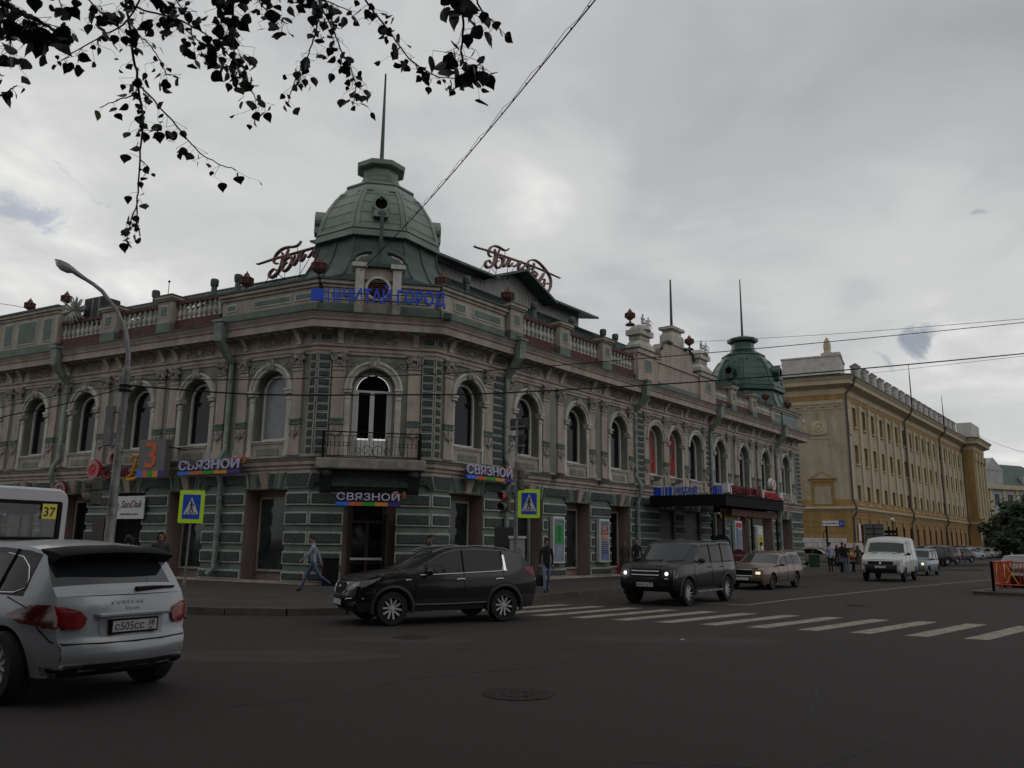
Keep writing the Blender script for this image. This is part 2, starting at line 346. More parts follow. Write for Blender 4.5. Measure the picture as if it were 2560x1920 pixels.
def wall(mb,s0,s1,z0,z1,ops,dep,m=0,mr=1,seg=12):
    """ops: (sl,sr,zb,zs,arch)"""
    cur=s0
    def q(a,b_,c,d): mb.add([(a,0,c),(b_,0,c),(b_,0,d),(a,0,d)],[(0,1,2,3)],m)
    for sl,sr,zb,zs,arch in sorted(ops):
        q(cur,sl,z0,z1)
        if zb>z0: q(sl,sr,z0,zb)
        pts=[(sl,zs)]
        if arch:
            r=(sr-sl)/2; c=(sl+sr)/2
            pts=[(c-r*cos(PI*i/seg),zs+r*sin(PI*i/seg)) for i in range(seg+1)]
        else: pts=[(sl,zs),(sr,zs)]
        for (a,za),(b_,zb_) in zip(pts,pts[1:]):
            mb.add([(a,0,za),(b_,0,zb_),(b_,0,z1),(a,0,z1)],[(0,1,2,3)],m)
        out=[(sl,zb)]+pts+[(sr,zb)]
        for (a,za),(b_,zb_) in zip(out,out[1:]+out[:1]):
            mb.add([(a,0,za),(b_,0,zb_),(b_,dep,zb_),(a,dep,za)],[(0,1,2,3)],mr)
        cur=sr
    q(cur,s1,z0,z1)
WR=[1.85,5.5,9.12,12.75,16.35,18.55,21.0,24.2,27.7,31.2,34.8]; WL=[2.1,5.95,9.3,12.7,16.1,19.5,22.9]; WC=[1.98]
SPR,RI,RO=6.78,.78,1.0
GR=[(.95,2.8),(4.7,6.58),(8.25,10.17),(11.88,13.7),(16.6,18.3),(19.3,21.3),(22.6,24.6),(26.62,28.1),(29.98,31.95),(33.5,35.5)]
GL=[(1.05,3.0),(5.05,7.0),(8.4,10.3),(11.8,13.6),(15.2,17.0),(18.6,20.4),(22,23.8)]
GC=[(1.15,2.95)]
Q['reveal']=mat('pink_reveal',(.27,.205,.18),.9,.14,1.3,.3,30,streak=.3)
for wg,W_,L_,Gd in (('R',WR,LEN_R,GR),('L',WL,LEN_L,GL),('C',WC,4.16,GC)):
    sg=FD[wg][3]
    def mir(l): return l if sg>0 else [(-b_,-a,*r) for a,b_,*r in l]
    b=MB(); s0,s1=(0,L_) if sg>0 else (-L_,0)
    wall(b,s0,s1,4.0,8.5,mir([(c-RI,c+RI,4.9 if wg!='C' else 4.35,SPR,True) for c in W_]),.32,0,1)
    b.build('upper_wall',[Q['sage'],Q['sage']],BP,U(wg),fix=False)
    b=MB(); wall(b,s0,s1,0,3.9,mir([(a,c,.0,3.22,False) for a,c in Gd]),.7,0,1)
    b.build('lower_wall',[Q['mint'],Q['reveal']],BP,U(wg),fix=False)
    b=MB(); b.add([(s0,0,8.0),(s1,0,8.0),(s1,0,12.2/KK-1.6),(s0,0,12.2/KK-1.6)],[(0,1,2,3)]); b.build('attic_wall',Q['beige'],BP,U(wg,0,-.02),fix=False)
# ---- swept mouldings ----
sweep('plinth',[(0,.0),(.07,0),(.07,.07),(.0,.09)],Q['pink'])
sweep('belt_course',[(0,3.80),(.06,3.80),(.06,3.88),(.12,3.92),(.12,4.0),(.2,4.06),(.2,4.18),(.26,4.22),(.26,4.27)],Q['pink'])
sweep('belt_flashing',[(.30,4.262),(.30,4.29),(.02,4.36)],Q['greymetal'])
sweep('window_base_band',[(.05,4.3),(.05,4.42),(0,4.44)],Q['beige'])
sweep('architrave',[(0,8.02),(.06,8.02),(.06,8.12),(.10,8.14),(.10,8.26),(.17,8.30),(.17,8.36),(.04,8.40)],Q['pink'])
sweep('frieze',[(.04,8.40),(.04,8.88)],Q['pink'])
sweep('cornice',[(.04,8.80),(.14,8.84),(.14,8.90),(.60,8.92),(.60,8.86),(.63,8.86),(.63,9.10),(.68,9.14),(.70,9.2),(.80,9.34),(.80,9.38)],Q['pink'])
sweep('eave_flashing',[(.79,9.36),(.84,9.37),(.84,9.41),(.1,9.60)],Q['greymetal'])
sweep('parapet_base',[(.12,9.55),(.12,9.85),(.06,9.87)],Q['mint'])
# ---- shared ornament meshes (unit scale, local: x right, y into wall) ----
def spiral(mb,cx,cz,r,turn,dirn,a0,y=-.03,th=.022,seg=5,npt=16):
    pts=[];rr=[]
    for i in range(npt+1):
        t=i/npt; a=a0+dirn*turn*2*PI*t; q=r*(1-.88*t)
        pts.append((cx+q*cos(a),y-.012*t,cz+q*sin(a))); rr.append(th*(1-.35*t))
    mb.tube(pts,rr,seg)
def leafb(mb,x,z,ang,l,wd,y=-.02):
    ca,sa=cos(ang),sin(ang); P=lambda a,b_,h:(x+a*ca-b_*sa,y-h,z+a*sa+b_*ca)
    mb.add([P(0,0,0),P(l*.4,wd,0),P(l,0,.0),P(l*.4,-wd,0),P(l*.45,0,.035)],[(0,1,4),(1,2,4),(2,3,4),(3,0,4)])
def relief(wd,h,seed,face=True):
    rnd=random.Random(seed); mb=MB()
    n=max(1,int(wd/2/(h*.8)))
    for sgn in (-1,1):
        for i in range(n):
            cx=sgn*(h*.55+i*h*.85); r=h*.40*(1-.08*i)
            spiral(mb,cx,(.06 if i%2 else -.04)*h,r,1.5,sgn*(1 if i%2 else -1),rnd.uniform(0,6))
            for k in range(5):
                a=rnd.uniform(0,6.28); leafb(mb,cx+cos(a)*r*.8,sin(a)*r*.7,a+rnd.uniform(-.5,.5),r*.7,r*.22)
    if face:
        mb.sph((0,-.02,0),h*.24,8,5,sc=(1,.5,1.1))
        for k in range(7): leafb(mb,0,0,k*.9,h*.42,h*.1)
    return mb.mesh('relief',Q['stucco'],50,fix=False)
def capital(wd=.46):
    mb=MB(); mb.box(-wd*.68,wd*.68,-.18,0,.46,.52); mb.box(-wd*.6,wd*.6,-.15,0,.41,.46)
    for s_ in (-1,1): spiral(mb,s_*wd*.43,.29,.14,1.7,s_,PI/2*(1),y=-.15,th=.026,seg=5,npt=18); mb.lathe([(0,0),(.11,0),(.11,.12),(0,.12)],8,(s_*wd*.43,-.13,.29),'y')
    mb.box(-wd*.45,wd*.45,-.14,0,.27,.41); mb.sph((0,-.14,.33),.07,8,5)
    for k in range(5): leafb(mb,(-.4+.2*k)*wd,.24,PI/2,-.0001-.16,.05,-.12); leafb(mb,(-.4+.2*k)*wd,.02,PI/2,.22,.05,-.10)
    mb.box(-wd*.52,wd*.52,-.12,0,-.02,.03); mb.box(-wd*.52,wd*.52,-.11,0,-.17,-.13)
    return mb.mesh('capital',Q['stucco'],50)
ME={}
ME['cap']=capital(); ME['rel']=relief(1.75,.42,3); ME['relS']=relief(.95,.36,5,False); ME['swag']=relief(.62,.36,8,False)
mb=MB(); mb.box(-.225,.225,-.08,0,4.42,7.56); mb.box(-.26,.26,-.11,0,4.40,4.62); mb.box(-.245,.245,-.10,0,4.62,4.70); ME['pil']=mb.mesh('pilaster',Q['pink'],None)
mb=MB(); mb.box(-.25,.25,-.13,0,5.50,5.55); mb.box(-.24,.24,-.10,0,5.55,5.66); mb.box(-.25,.25,-.13,0,5.66,5.71)
for k in (-1,0,1): mb.sph((k*.14,-.1,5.605),.045,6,4)
ME['band']=mb.mesh('pilaster_band',Q['mint'],None)
mb=MB()
for s_ in (-1,1): mb.tube([(s_*.21,-.1,.30),(s_*.17,-.12,.12),(s_*.07,-.13,.02),(0,-.12,.2)],[.02,.035,.03,.02],5)
mb.tube([(0,-.1,.34),(0,-.13,.1),(0,-.12,-.12)],[.03,.05,.012],6)
for k in range(4): leafb(mb,(-.15+.1*k),.2,-PI/2+(-.15+.1*k)*2,.22,.05,-.1)
ME['drop']=mb.mesh('pendant_ornament',Q['stucco'],50)
mb=MB(); mb.prism([(0,8.40),(-.10,8.40),(-.09,8.5),(-.13,8.58),(-.22,8.7),(-.30,8.78),(-.30,8.86),(0,8.86)],-.10,.10,'x'); mb.box(-.12,.12,-.34,0,8.84,8.90); ME['cons']=mb.mesh('frieze_console',Q['white'],None)
mb=MB(); mb.box(-.10,.10,-.46,-.24,8.83,8.905); ME['dent']=mb.mesh('cornice_block',Q['white'],None)
# archivolt
def ring(mb,r0,r1,y0,y1,seg=18,cz=SPR,m=0):
    rows=[]
    for i in range(seg+1):
        a=PI*i/seg; c_,s_=cos(a),sin(a)
        rows.append([(r0*c_,y1,cz+r0*s_),(r0*c_,y0,cz+r0*s_),((r0+r1)/2*c_,y0-.03,cz+(r0+r1)/2*s_),(r1*c_,y0,cz+r1*s_),(r1*c_,y1,cz+r1*s_)])
    mb.grid(rows,m)
mb=MB(); ring(mb,RI,RI+.13,-.10,.02); ring(mb,RI+.13,RO+.03,-.15,.02); ME['arch']=mb.mesh('archivolt',Q['white'],40,fix=False)
mb=MB()
mb.box(-.17,.17,-.22,0,-.02,.34); 
spiral(mb,-.10,.30,.09,1.2,1,0,y=-.22); spiral(mb,.10,.30,.09,1.2,-1,PI,y=-.22); mb.sph((0,-.2,.1),.13,8,6,sc=(1,.8,1.2)); 
for k in range(5): leafb(mb,0,.3,-PI/2+(k-2)*.4,.36,.06,-.22)
ME['key']=mb.mesh('keystone',Q['stucco'],45)
def impost(s0_):
    mb=MB()
    for s_ in (s0_,):
        x0,x1=sorted((s_*(RI-.04),s_*(RO+.04))); mb.box(x0,x1,-.20,.12,SPR-.03,SPR+.05); mb.box(x0+.02,x1-.02,-.16,.1,SPR-.14,SPR-.03)
    return mb.mesh('impost',Q['white'])
ME['imp']=(impost(-1),impost(1))
ME['strip']=[]
for s_ in (-1,1):
    mb=MB(); x0,x1=sorted((s_*(RI+.01),s_*RO)); mb.box(x0,x1,-.06,0,4.42,SPR-.16); mb.box(x0-.02,x1+.02,-.08,0,4.4,4.6); mb.box(x0-.01,x1+.01,-.09,0,SPR-.34,SPR-.30); ME['strip'].append(mb.mesh('jamb_strip',Q['white']))
def archpoly(r,zb,zs,seg=14): return [(-r,zb)]+[(-r*cos(PI*i/seg),zs+r*sin(PI*i/seg)) for i in range(seg+1)]+[(r,zb)]
def frame_ring(mb,r0,r1,zb0,zb1,y0,y1,m=0,zs=SPR):
    A=archpoly(r0,zb0,zs); B=archpoly(r1,zb1,zs); n=len(A)
    for i in range(n):
        j=(i+1)%n; a,b_,c_,d_=A[i],A[j],B[j],B[i]
        mb.add([(a[0],y0,a[1]),(b_[0],y0,b_[1]),(c_[0],y0,c_[1]),(d_[0],y0,d_[1])],[(0,1,2,3)],m)
        mb.add([(a[0],y0,a[1]),(b_[0],y0,b_[1]),(b_[0],y1,b_[1]),(a[0],y1,a[1])],[(0,1,2,3)],m)
def window_mesh():
    mb=MB(); frame_ring(mb,.565,.64,5.08,5.0,.26,.36,0); frame_ring(mb,.64,.80,5.0,4.88,.30,.32,1); return mb.mesh('window',[Q['frame'],Q['sage']],fix=False)
ME['win']=window_mesh()
def pane_mesh(m,nm='pane'): mb=MB(); mb.prism(archpoly(.575,5.07,SPR),.335,.345,'y'); return mb.mesh(nm,m)
ME['pane']=pane_mesh(Q['glass']); ME['paneL']=pane_mesh(Q['glassl']); ME['paneR']=pane_mesh(Q['glassr'])
mb=MB(); mb.box(-.80,.80,-.10,.34,4.92,4.97); mb.box(-.76,.76,-.06,.3,4.86,4.92); ME['sill']=mb.mesh('sill',Q['white'])
mb=MB(); mb.box(-.74,.74,-.02,.02,4.44,4.86,0); mb.box(-.52,.52,-.05,-.015,4.44,4.68,1); ME['apr']=mb.mesh('apron_panel',[Q['beige'],Q['sage']])
for wg,W_ in (('R',WR),('L',WL)):
    for i,c in enumerate(W_):
        if wg=='L' and i==6: continue
        w_=put(ME['win'],'window',BP,U(wg,c))
        pm='paneR' if (wg=='R' and i in (4,5)) else ('paneL' if (wg,i)==('L',0) else 'pane')
        put(ME[pm],'pane',w_,U(wg,c)); put(ME['sill'],'sill',w_,U(wg,c))
        nar=wg=='R' and i in (4,6)
        put(ME['arch'],'archivolt',BP,U(wg,c)); put(ME['apr'],'apron_panel',BP,U(wg,c))
        if not nar:
            put(ME['key'],'keystone',BP,U(wg,c,0,SPR+RI)); [(put(ME['imp'][q_],'impost',BP,U(wg,c)),put(ME['strip'][q_],'jamb_strip',BP,U(wg,c))) for q_ in (0,1)]
        else: put(ME['relS'],'relief',BP,U(wg,c,.03,7.95))
        if i==0 or nar or (wg=='R' and i==5):
            for s_ in (-1,1): put(ME['swag'],'spandrel_relief',BP,U(wg,c+s_*.78,.03,7.62))
        if c<37 : put(ME['rel'],'relief',BP,U(wg,c,.045,8.61))
PR=[.72,2.98,4.28,6.78,7.85,10.35,11.4,13.85,15.35,17.45,19.78,22.15,23.0,25.4,26.5,28.95,30.0,32.45,33.55,36.1]
PLp=[.85,3.5,4.62,7.25,8.02,10.6,11.4,14.0,14.8,17.4,18.2,20.8,21.6]
for wg,P_ in (('R',PR),('L',PLp),('C',[.74,3.42])):
    for c in P_:
        put(ME['pil'],'pilaster',BP,U(wg,c)); put(ME['cap'],'capital',BP,U(wg,c,0,7.60)); put(ME['band'],'pilaster_band',BP,U(wg,c,.005)); put(ME['drop'],'pendant_ornament',BP,U(wg,c,.0,5.1))
        put(ME['cons'],'frieze_console',BP,U(wg,c,.035))
n=0
for wg,L_ in (('R',37.2),('L',24.0),('C',4.1)):
    c=.35
    while c<L_:
        put(ME['dent'],'cornice_block',BP,U(wg,c)); c+=.47
# ---- chamfer door ----
mb=MB(); frame_ring(mb,.60,.70,4.45,4.40,.26,.36,0); frame_ring(mb,.70,.80,4.4,4.36,.30,.32,1)
mb.box(-.62,.62,.25,.34,SPR-.06,SPR+.02,0); mb.box(-.10,.06,.24,.34,4.45,SPR-.06,0); mb.box(-.60,-.5,.25,.34,4.45,SPR-.06,0); mb.box(.5,.60,.25,.34,4.45,SPR-.06,0); mb.box(-.6,.6,.25,.335,4.40,5.0,0)
dr=put(mb.mesh('balcony_door',[Q['frame'],Q['pink']],fix=False),'balcony_door',BP,U('C',1.98))
put(pane_mesh(Q['glass']),'pane',dr,U('C',1.98)); put(ME['arch'],'archivolt',BP,U('C',1.98)); put(ME['key'],'keystone',BP,U('C',1.98,0,SPR+RI)); [(put(ME['imp'][q_],'impost',BP,U('C',1.98)),put(ME['strip'][q_],'jamb_strip',BP,U('C',1.98))) for q_ in (0,1)]; put(ME['rel'],'relief',BP,U('C',1.98,.045,8.61))
for s_ in (-1,1): put(ME['swag'],'spandrel_relief',BP,U('C',1.98+s_*.8,.03,7.7))
# balcony
mb=MB(); mb.box(-1.85,1.85,-1.0,0,3.86,4.22); bs=put(mb.mesh('balcony_slab',Q['concrete'],bev=.03),'balcony_slab',BP,U('C',2.0))
for s_ in (-1,1):
    mb=MB(); mb.prism([(0,3.86),(-.85,3.86),(-.8,3.7),(-.5,3.55),(-.35,3.3),(-.12,3.1),(0,3.05)],-.2,.2,'x'); mb.sph((0,-.78,3.74),.14,8,6); put(mb.mesh('balcony_bracket',Q['dark'],40),'balcony_bracket',BP,U('C',2.0+s_*1.5))
mb=MB(); mb.box(-1.3,1.3,-.5,0,3.3,3.8); put(mb.mesh('balcony_soffit',Q['dark']),'balcony_soffit',BP,U('C',2.0))
rl=MB()
def railing(mb,x0,x1,y,ax):
    f=(lambda a,z:(a,y,z)) if ax=='x' else (lambda a,z:(y,a,z))
    mb.tube([f(x0,5.12),f(x1,5.12)],.022,6); mb.tube([f(x0,5.0),f(x1,5.0)],.01,4); mb.tube([f(x0,4.30),f(x1,4.30)],.012,4)
    a=x0+.07
    while a<x1:
        mb.tube([f(a,4.3),f(a,5.0)],.008,4)
        if ax=='x' and not(-.8<a<.75): pass
        a+=.145
    a=x0+.14
    while a<x1:
        if ax=='y' or a<-.62 or a>.72:
            mb.tube([f(a+.07*cos(q*PI/5),4.70+.07*sin(q*PI/5)) for q in range(11)],.008,4)
        a+=.145
railing(rl,-1.62,1.62,-.93,'x'); railing(rl,-.93,-.02,-1.62,'y'); railing(rl,-.93,-.02,1.62,'y')
for s_,cx,r in ((1,-.2,.24),(-1,.22,.24),(1,-.5,.13),(-1,.52,.13)):
    spiral(rl,cx,4.5,r,1.4,s_,-PI/2,y=-.94,th=.012,seg=4)
rl.box(1.6,1.68,-.97,-.89,4.22,5.14); rl.box(-1.68,-1.6,-.97,-.89,4.22,5.14)
put(rl.mesh('balcony_railing',Q['black'],50),'balcony_railing',BP,U('C',2.0))
# ---- quoins ----
def qblock(wd,h,name='quoin_stone',t=.10,fr=.03):
    mb=MB(); x=wd/2; mb.box(-x,x,-t*.6,0,0,h,0)
    a,b_=-x+fr,x-fr; c,d_=fr,h-fr
    mb.hexa([(a,-t*.6,c),(b_,-t*.6,c),(b_,-t*.6,d_),(a,-t*.6,d_)],[(a+.025,-t,c+.025),(b_-.025,-t,c+.025),(b_-.025,-t,d_-.025),(a+.025,-t,d_-.025)],1)
    return mb.mesh(name,[Q['edge'],Q['dark']])
ME['q1']=qblock(.44,.28); ME['q2']=qblock(.30,.28); ME['q3']=qblock(.7,.28)
for r_ in range(12):
    z=4.42+r_*.303
    for wg,c,k in (('C',.235,'q1'),('C',3.925,'q1'),('L',.16,'q2'),('R',.16,'q2'),('R',3.6,'q3'),('R',14.75,'q3'),('R',22.55,'q3'),('R',37.2,'q3')):
        put(ME[k],'quoin_stone',BP,U(wg,c,.0,z))
for wg,c,k in (('C',.235,'q1'),('C',3.925,'q1'),('L',.16,'q2'),('R',.16,'q2'),('R',3.6,'q3')): put(ME[k],'quoin_stone',BP,U(wg,c,.045,8.48))
# ---- ground floor rustic blocks ----
_qc={}
def rb(wd,h):
    k=(round(wd,2),round(h,2))
    if k not in _qc: _qc[k]=qblock(wd,h,'rustic_block',.12,.055)
    return _qc[k]
def piers(wg,Gd,L_):
    e=[0]+[x for p in Gd for x in p]+[L_]
    for i in range(0,len(e),2):
        a,b_=e[i],e[i+1]
        if wg!='C':
            if i==0: a=-.0
        wd=b_-a
        if wd<.2: continue
        for r_,(z0,z1) in enumerate(((.09,.42),(.66,1.10),(1.33,1.77),(2.0,2.44),(2.67,3.12))):
            if wg=='R' and r_ in (1,2,3) and i in (4,6,14,16):   # poster cases: split blocks
                for cx in (a+.17,b_-.17): put(rb(.34,z1-z0),'rustic_block',BP,U(wg,cx,.0,z0))
            else: put(rb(wd,z1-z0),'rustic_block',BP,U(wg,(a+b_)/2,.0,z0))
        # spandrel trapezoid panel over pier
        h0,h1=3.27,3.80; x=wd/2
        mb=MB()
        P=[(-x-.14,h0),(-x+.05,h0),(-x+.15,h0+.16),(x-.15,h0+.16),(x-.05,h0),(x+.14,h0),(x+.02,h1),(-x-.02,h1)] if i not in (0,len(e)-2) or wg=='C' else [(-x,h0),(x,h0),(x,h1),(-x,h1)]
        if wd>.9:
            cx=sum(p[0] for p in P)/len(P); cz=sum(p[1] for p in P)/len(P)
            mb.prism(P,-.08,0,'y',0); mb.prism([(p[0]*.955,cz+(p[1]-cz)*.86+.003) for p in P],-.11,-.07,'y',1)
            put(mb.mesh('lintel_panel',[Q['edge'],Q['dark']]),'lintel_panel',BP,U(wg,(a+b_)/2))
ME['vous']=None
def vous():
    mb=MB()
    for s_ in (-1,1):
        for (a0,a1,b0,b1,m) in ((.14,.40,.20,.50,1),(.50,.66,.58,.82,2)):
            P=[(s_*a0,3.27),(s_*a1,3.27),(s_*b1,3.81),(s_*b0,3.81)]
            mb.prism(P,-.07,0,'y',0); c0=sum(p[0] for p in P)/4
            mb.prism([(c0+(p[0]-c0)*.75,3.54+(p[1]-3.54)*.88) for p in P],-.10,-.06,'y',m)
    mb.hexa([(-.14,-.10,3.24),(.14,-.10,3.24),(.14,0,3.24),(-.14,0,3.24)],[(-.2,-.26,3.81),(.2,-.26,3.81),(.2,0,3.81),(-.2,0,3.81)],3)
    return mb.mesh('voussoir_group',[Q['edge'],Q['dark'],Q['mint'],Q['pink']])
ME['vous']=vous()
for wg,Gd,L_ in (('R',GR,LEN_R),('L',GL,LEN_L),('C',GC,4.16)):
    piers(wg,Gd,L_)
    for gi,(a,b_) in enumerate(Gd):
        c=(a+b_)/2; wd=b_-a
        if wg=='C': continue
        put(ME['vous'],'voussoir_group',BP,U(wg,c))
        mb=MB(); mb.box(-wd/2,wd/2,.695,.75,0,3.3,0); mb.build('shopfront_wall',Q['reveal'],BP,U(wg,c))
        x=wd/2-.1; mb=MB()
        mb.box(-x,x,.60,.70,.36,.44,0); mb.box(-x,x,.60,.70,2.92,3.0,0); mb.box(-x,-x+.06,.60,.70,.44,2.92,0); mb.box(x-.06,x,.60,.70,.44,2.92,0)
        f=put(mb.mesh('shop_window',Q['pink']),'shop_window',BP,U(wg,c))
        mb=MB(); mb.box(-x+.05,x-.05,.66,.69,.42,2.94,0); put(mb.mesh('pane',Q['shop'] if gi<3 else Q['glass']),'pane',f,U(wg,c))
# chamfer entrance door
mb=MB(); mb.box(-.9,.9,.55,.7,0,3.3); mb.build('entrance_wall',Q['reveal'],BP,U('C',2.05))
mb=MB(); mb.box(-.62,.62,.42,.56,.0,3.0,0)
f=put(mb.mesh('entrance_door',Q['brown']),'entrance_door',BP,U('C',2.0))
for x0,x1,z0,z1 in ((-.5,-.06,.75,2.1),(.06,.5,.75,2.1),(-.5,-.06,.1,.7),(.06,.5,.1,.7),(-.5,.5,2.2,2.9)):
    mb=MB(); mb.box(x0,x1,.40,.425,z0,z1); put(mb.mesh('pane',Q['glass']),'pane',f,U('C',2.0))
mb=MB(); mb.box(.62,.68,-.3,.5,.1,2.4); put(mb.mesh('open_door_leaf',Q['brown']),'open_door_leaf',BP,U('C',2.0))
mb=MB(); mb.box(-.55,.55,.38,.40,.02,.1); put(mb.mesh('handle',Q['frame']),'handle',f,U('C',2.0,0,.8))
# SanDali door leaf
mb=MB(); mb.box(-.35,.35,-.28,-.12,.1,2.25); put(mb.mesh('open_door_leaf',Q['brown']),'open_door_leaf',BP,U('L',10.65))
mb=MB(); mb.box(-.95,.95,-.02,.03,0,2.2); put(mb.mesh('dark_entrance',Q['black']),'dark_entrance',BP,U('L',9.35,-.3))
# porch dark entrances
for c,wd in ((17.45,1.7),(20.3,2.0)):
    mb=MB(); mb.box(-wd/2,wd/2,.1,.2,0,3.2); put(mb.mesh('porch_door',Q['brown']),'porch_door',BP,U('R',c))
# ---- downpipes ----
def downpipe(wg,s,bottom=.45,kink=True,dz=0):
    mb=MB()
    mb.hexa([(-.16,-.95,9.02),(.16,-.95,9.02),(.16,-.68,9.02),(-.16,-.68,9.02)],[(-.2,-1.0,9.42),(.2,-1.0,9.42),(.2,-.66,9.42),(-.2,-.66,9.42)]); mb.box(-.25,.25,-1.05,-.62,9.42,9.5)
    mb.hexa([(-.15,-.93,8.7),(.15,-.93,8.7),(.15,-.64,8.7),(-.15,-.64,8.7)],[(-.16,-.95,9.02),(.16,-.95,9.02),(.16,-.68,9.02),(-.16,-.68,9.02)])
    mb.hexa([(-.12,-.24,7.95),(.12,-.24,7.95),(.12,-.04,8.02),(-.12,-.04,8.02)],[(-.15,-.93,8.7),(.15,-.93,8.7),(.15,-.64,8.72),(-.15,-.64,8.72)])
    pts=[(0,-.14,8.0),(0,-.14,4.75),(0,-.34,4.45),(0,-.40,4.2),(0,-.38,3.9),(0,-.22,3.5),(0,-.22,bottom),(-.14,-.42,bottom-.22)]
    mb.tube(pts,.10,10)
    for z in (7.3,6.0,5.0,2.9,1.6): mb.lathe([(.115,-.02),(.115,.02)],10,(0,-.14 if z>4 else -.22,z))
    return put(mb.mesh('downpipe',Q['pipe'],40),'downpipe',BP,U(wg,s))
for wg,s in (('L',4.1),('L',13.9),('R',3.98),('R',14.15),('R',22.75),('R',32.9)): downpipe(wg,s)
# ---- parapet, in real metres ----
def FRr(wg,s=0,n=0,z=0): return FR(wg,s,n,z,1.0)
def mk(name,m,wg,s,fn,n=0,z=0,parent=None,**k):
    mb=MB(); fn(mb); return mb.build(name,m,parent or BP,FRr(wg,s,n,z),**k)
mb=MB(); mb.lathe([(.09,0),(.09,.06),(.05,.10),(.11,.26),(.105,.32),(.045,.48),(.07,.52),(.045,.56),(.085,.62),(.09,.70)],10); ME['bal']=mb.mesh('baluster',Q['white'],45)
def balus(wg,a,b_,n=.1):
    k=int((b_-a)/.30)
    for i in range(k): put(ME['bal'],'baluster',BP,FRr(wg,a+(i+.5)*(b_-a)/k,n,10.72))
    w=b_-a
    mk('balustrade_rail',Q['dred'],wg,(a+b_)/2,lambda m:m.box(-w/2,w/2,-.14,.14,11.42,11.58),n)
    mk('balustrade_base',Q['dred'],wg,(a+b_)/2,lambda m:m.box(-w/2,w/2,-.12,.12,10.10,10.72),n)
def pier(wg,s,wd=.95,top=12.0,n=.12,cap=True):
    def f(m):
        x=wd/2; m.box(-x,x,-.32,.45,10.1,11.62,0); m.box(-x,x,-.34,.44,10.1,10.6,2); m.box(-x-.07,x+.07,-.40,.5,11.58,11.66,0); m.box(-x-.13,x+.13,-.46,.56,11.66,11.78,0)
        m.box(-x-.15,x+.15,-.48,.58,11.78,11.83,1); m.box(-x*.55,x*.55,-.34,-.31,10.85,11.4,3); m.box(-x*.42,x*.42,-.36,-.33,10.92,11.33,2)
    mk('parapet_pier',[Q['beige'],Q['greymetal'],Q['mint'],Q['edge']],wg,s,f,n)
def attic(wg,a,b_,top=11.45,n=.1,panels=()):
    w=b_-a
    def f(m):
        m.box(-w/2,w/2,-.10,.5,10.05,top-.35,0); m.box(-w/2,w/2,-.12,.45,10.05,10.55,2); m.box(-w/2-.05,w/2+.05,-.17,.5,top-.35,top-.22,0); m.box(-w/2-.12,w/2+.12,-.26,.55,top-.22,top-.08,0); m.box(-w/2-.16,w/2+.16,-.32,.6,top-.08,top,1)
        for (c,pw) in panels:
            m.box(c-pw/2,c+pw/2,-.13,-.09,10.68,top-.5,3); m.box(c-pw/2+.07,c+pw/2-.07,-.145,-.12,10.75,top-.57,2)
    mk('parapet_panel',[Q['beige'],Q['greymetal'],Q['mint'],Q['edge']],wg,(a+b_)/2,f,n)
attic('L',.05,5.1,11.5,panels=((1.9,1.0),(.2,2.0),(-2.0,.6))); pier('L',8.35,.85); pier('L',12.0,.95); attic('L',15.75,29,12.35,.3,panels=((5.9,.75),(4.3,1.5),(2.8,.75),(-1,1.5)))
balus('L',5.2,7.9); balus('L',8.8,11.5); balus('L',12.5,15.7)
attic('C',.05,4.39,11.5,panels=((-1.45,1.0),(1.35,1.1)))
attic('R',.05,4.0,11.6,panels=((-.9,.7),(.8,1.8))); pier('R',4.55,.9)
balus('R',5.05,7.75); pier('R',8.2,.85); balus('R',8.65,11.4); pier('R',11.9,.85); balus('R',12.35,14.85)
balus('R',24.8,27.0,.1); pier('R',27.4,.8); balus('R',27.8,30.4); pier('R',30.8,.8); balus('R',31.2,34.4); attic('R',34.5,40.1,11.6,panels=((1.6,1.6),(-1.2,2.0)))
# central attic + gable
def f(m):
    m.box(-4.9,4.9,-.16,.5,10.05,11.72,0); m.box(-4.9,4.9,-.2,.45,10.05,10.5,2)
    for c in (-3.75,3.75): m.box(c-1.05,c+1.05,-.3,.55,10.06,11.75,0); m.box(c-1.15,c+1.15,-.4,.6,11.7,11.95,0); m.box(c-1.2,c+1.2,-.45,.65,11.95,12.0,1); m.box(c-.4,c+.4,-.34,-.28,10.8,11.5,3); m.box(c-.33,c+.33,-.36,-.3,10.87,11.43,2)
    m.box(-4.9,4.9,-.24,.5,11.6,11.72,0)
    m.prism([(-1.95,11.7),(1.95,11.7),(1.95,12.5),(1.6,12.9),(1.2,13.0),(.75,13.0),(.75,13.2),(-.75,13.2),(-.75,13.0),(-1.2,13.0),(-1.6,12.9),(-1.95,12.5)],-.18,.5,'y',0)
    for s_ in (-1,1): m.tube([(s_*2.05,-.25,12.45),(s_*1.8,-.25,12.85),(s_*1.35,-.25,13.05),(s_*.8,-.25,13.0)],.09,6,1)
mk('central_attic',[Q['pink'],Q['greymetal'],Q['mint'],Q['edge']],'R',19.8,f,.15)
def f(m):
    m.box(-.75,.75,-.3,.5,13.0,13.6,0); m.hexa([(-.75,-.3,13.6),(.75,-.3,13.6),(.75,.5,13.6),(-.75,.5,13.6)],[(-.6,-.2,13.75),(.6,-.2,13.75),(.6,.4,13.75),(-.6,.4,13.75)],0)
    m.box(-.6,.6,-.2,.4,13.75,13.95,0); m.box(-.8,.8,-.36,.55,13.95,14.1,0); m.hexa([(-.82,-.38,14.1),(.82,-.38,14.1),(.82,.57,14.1),(-.82,.57,14.1)],[(-.15,-.0,14.3),(.15,-.0,14.3),(.15,.2,14.3),(-.15,.2,14.3)],1)
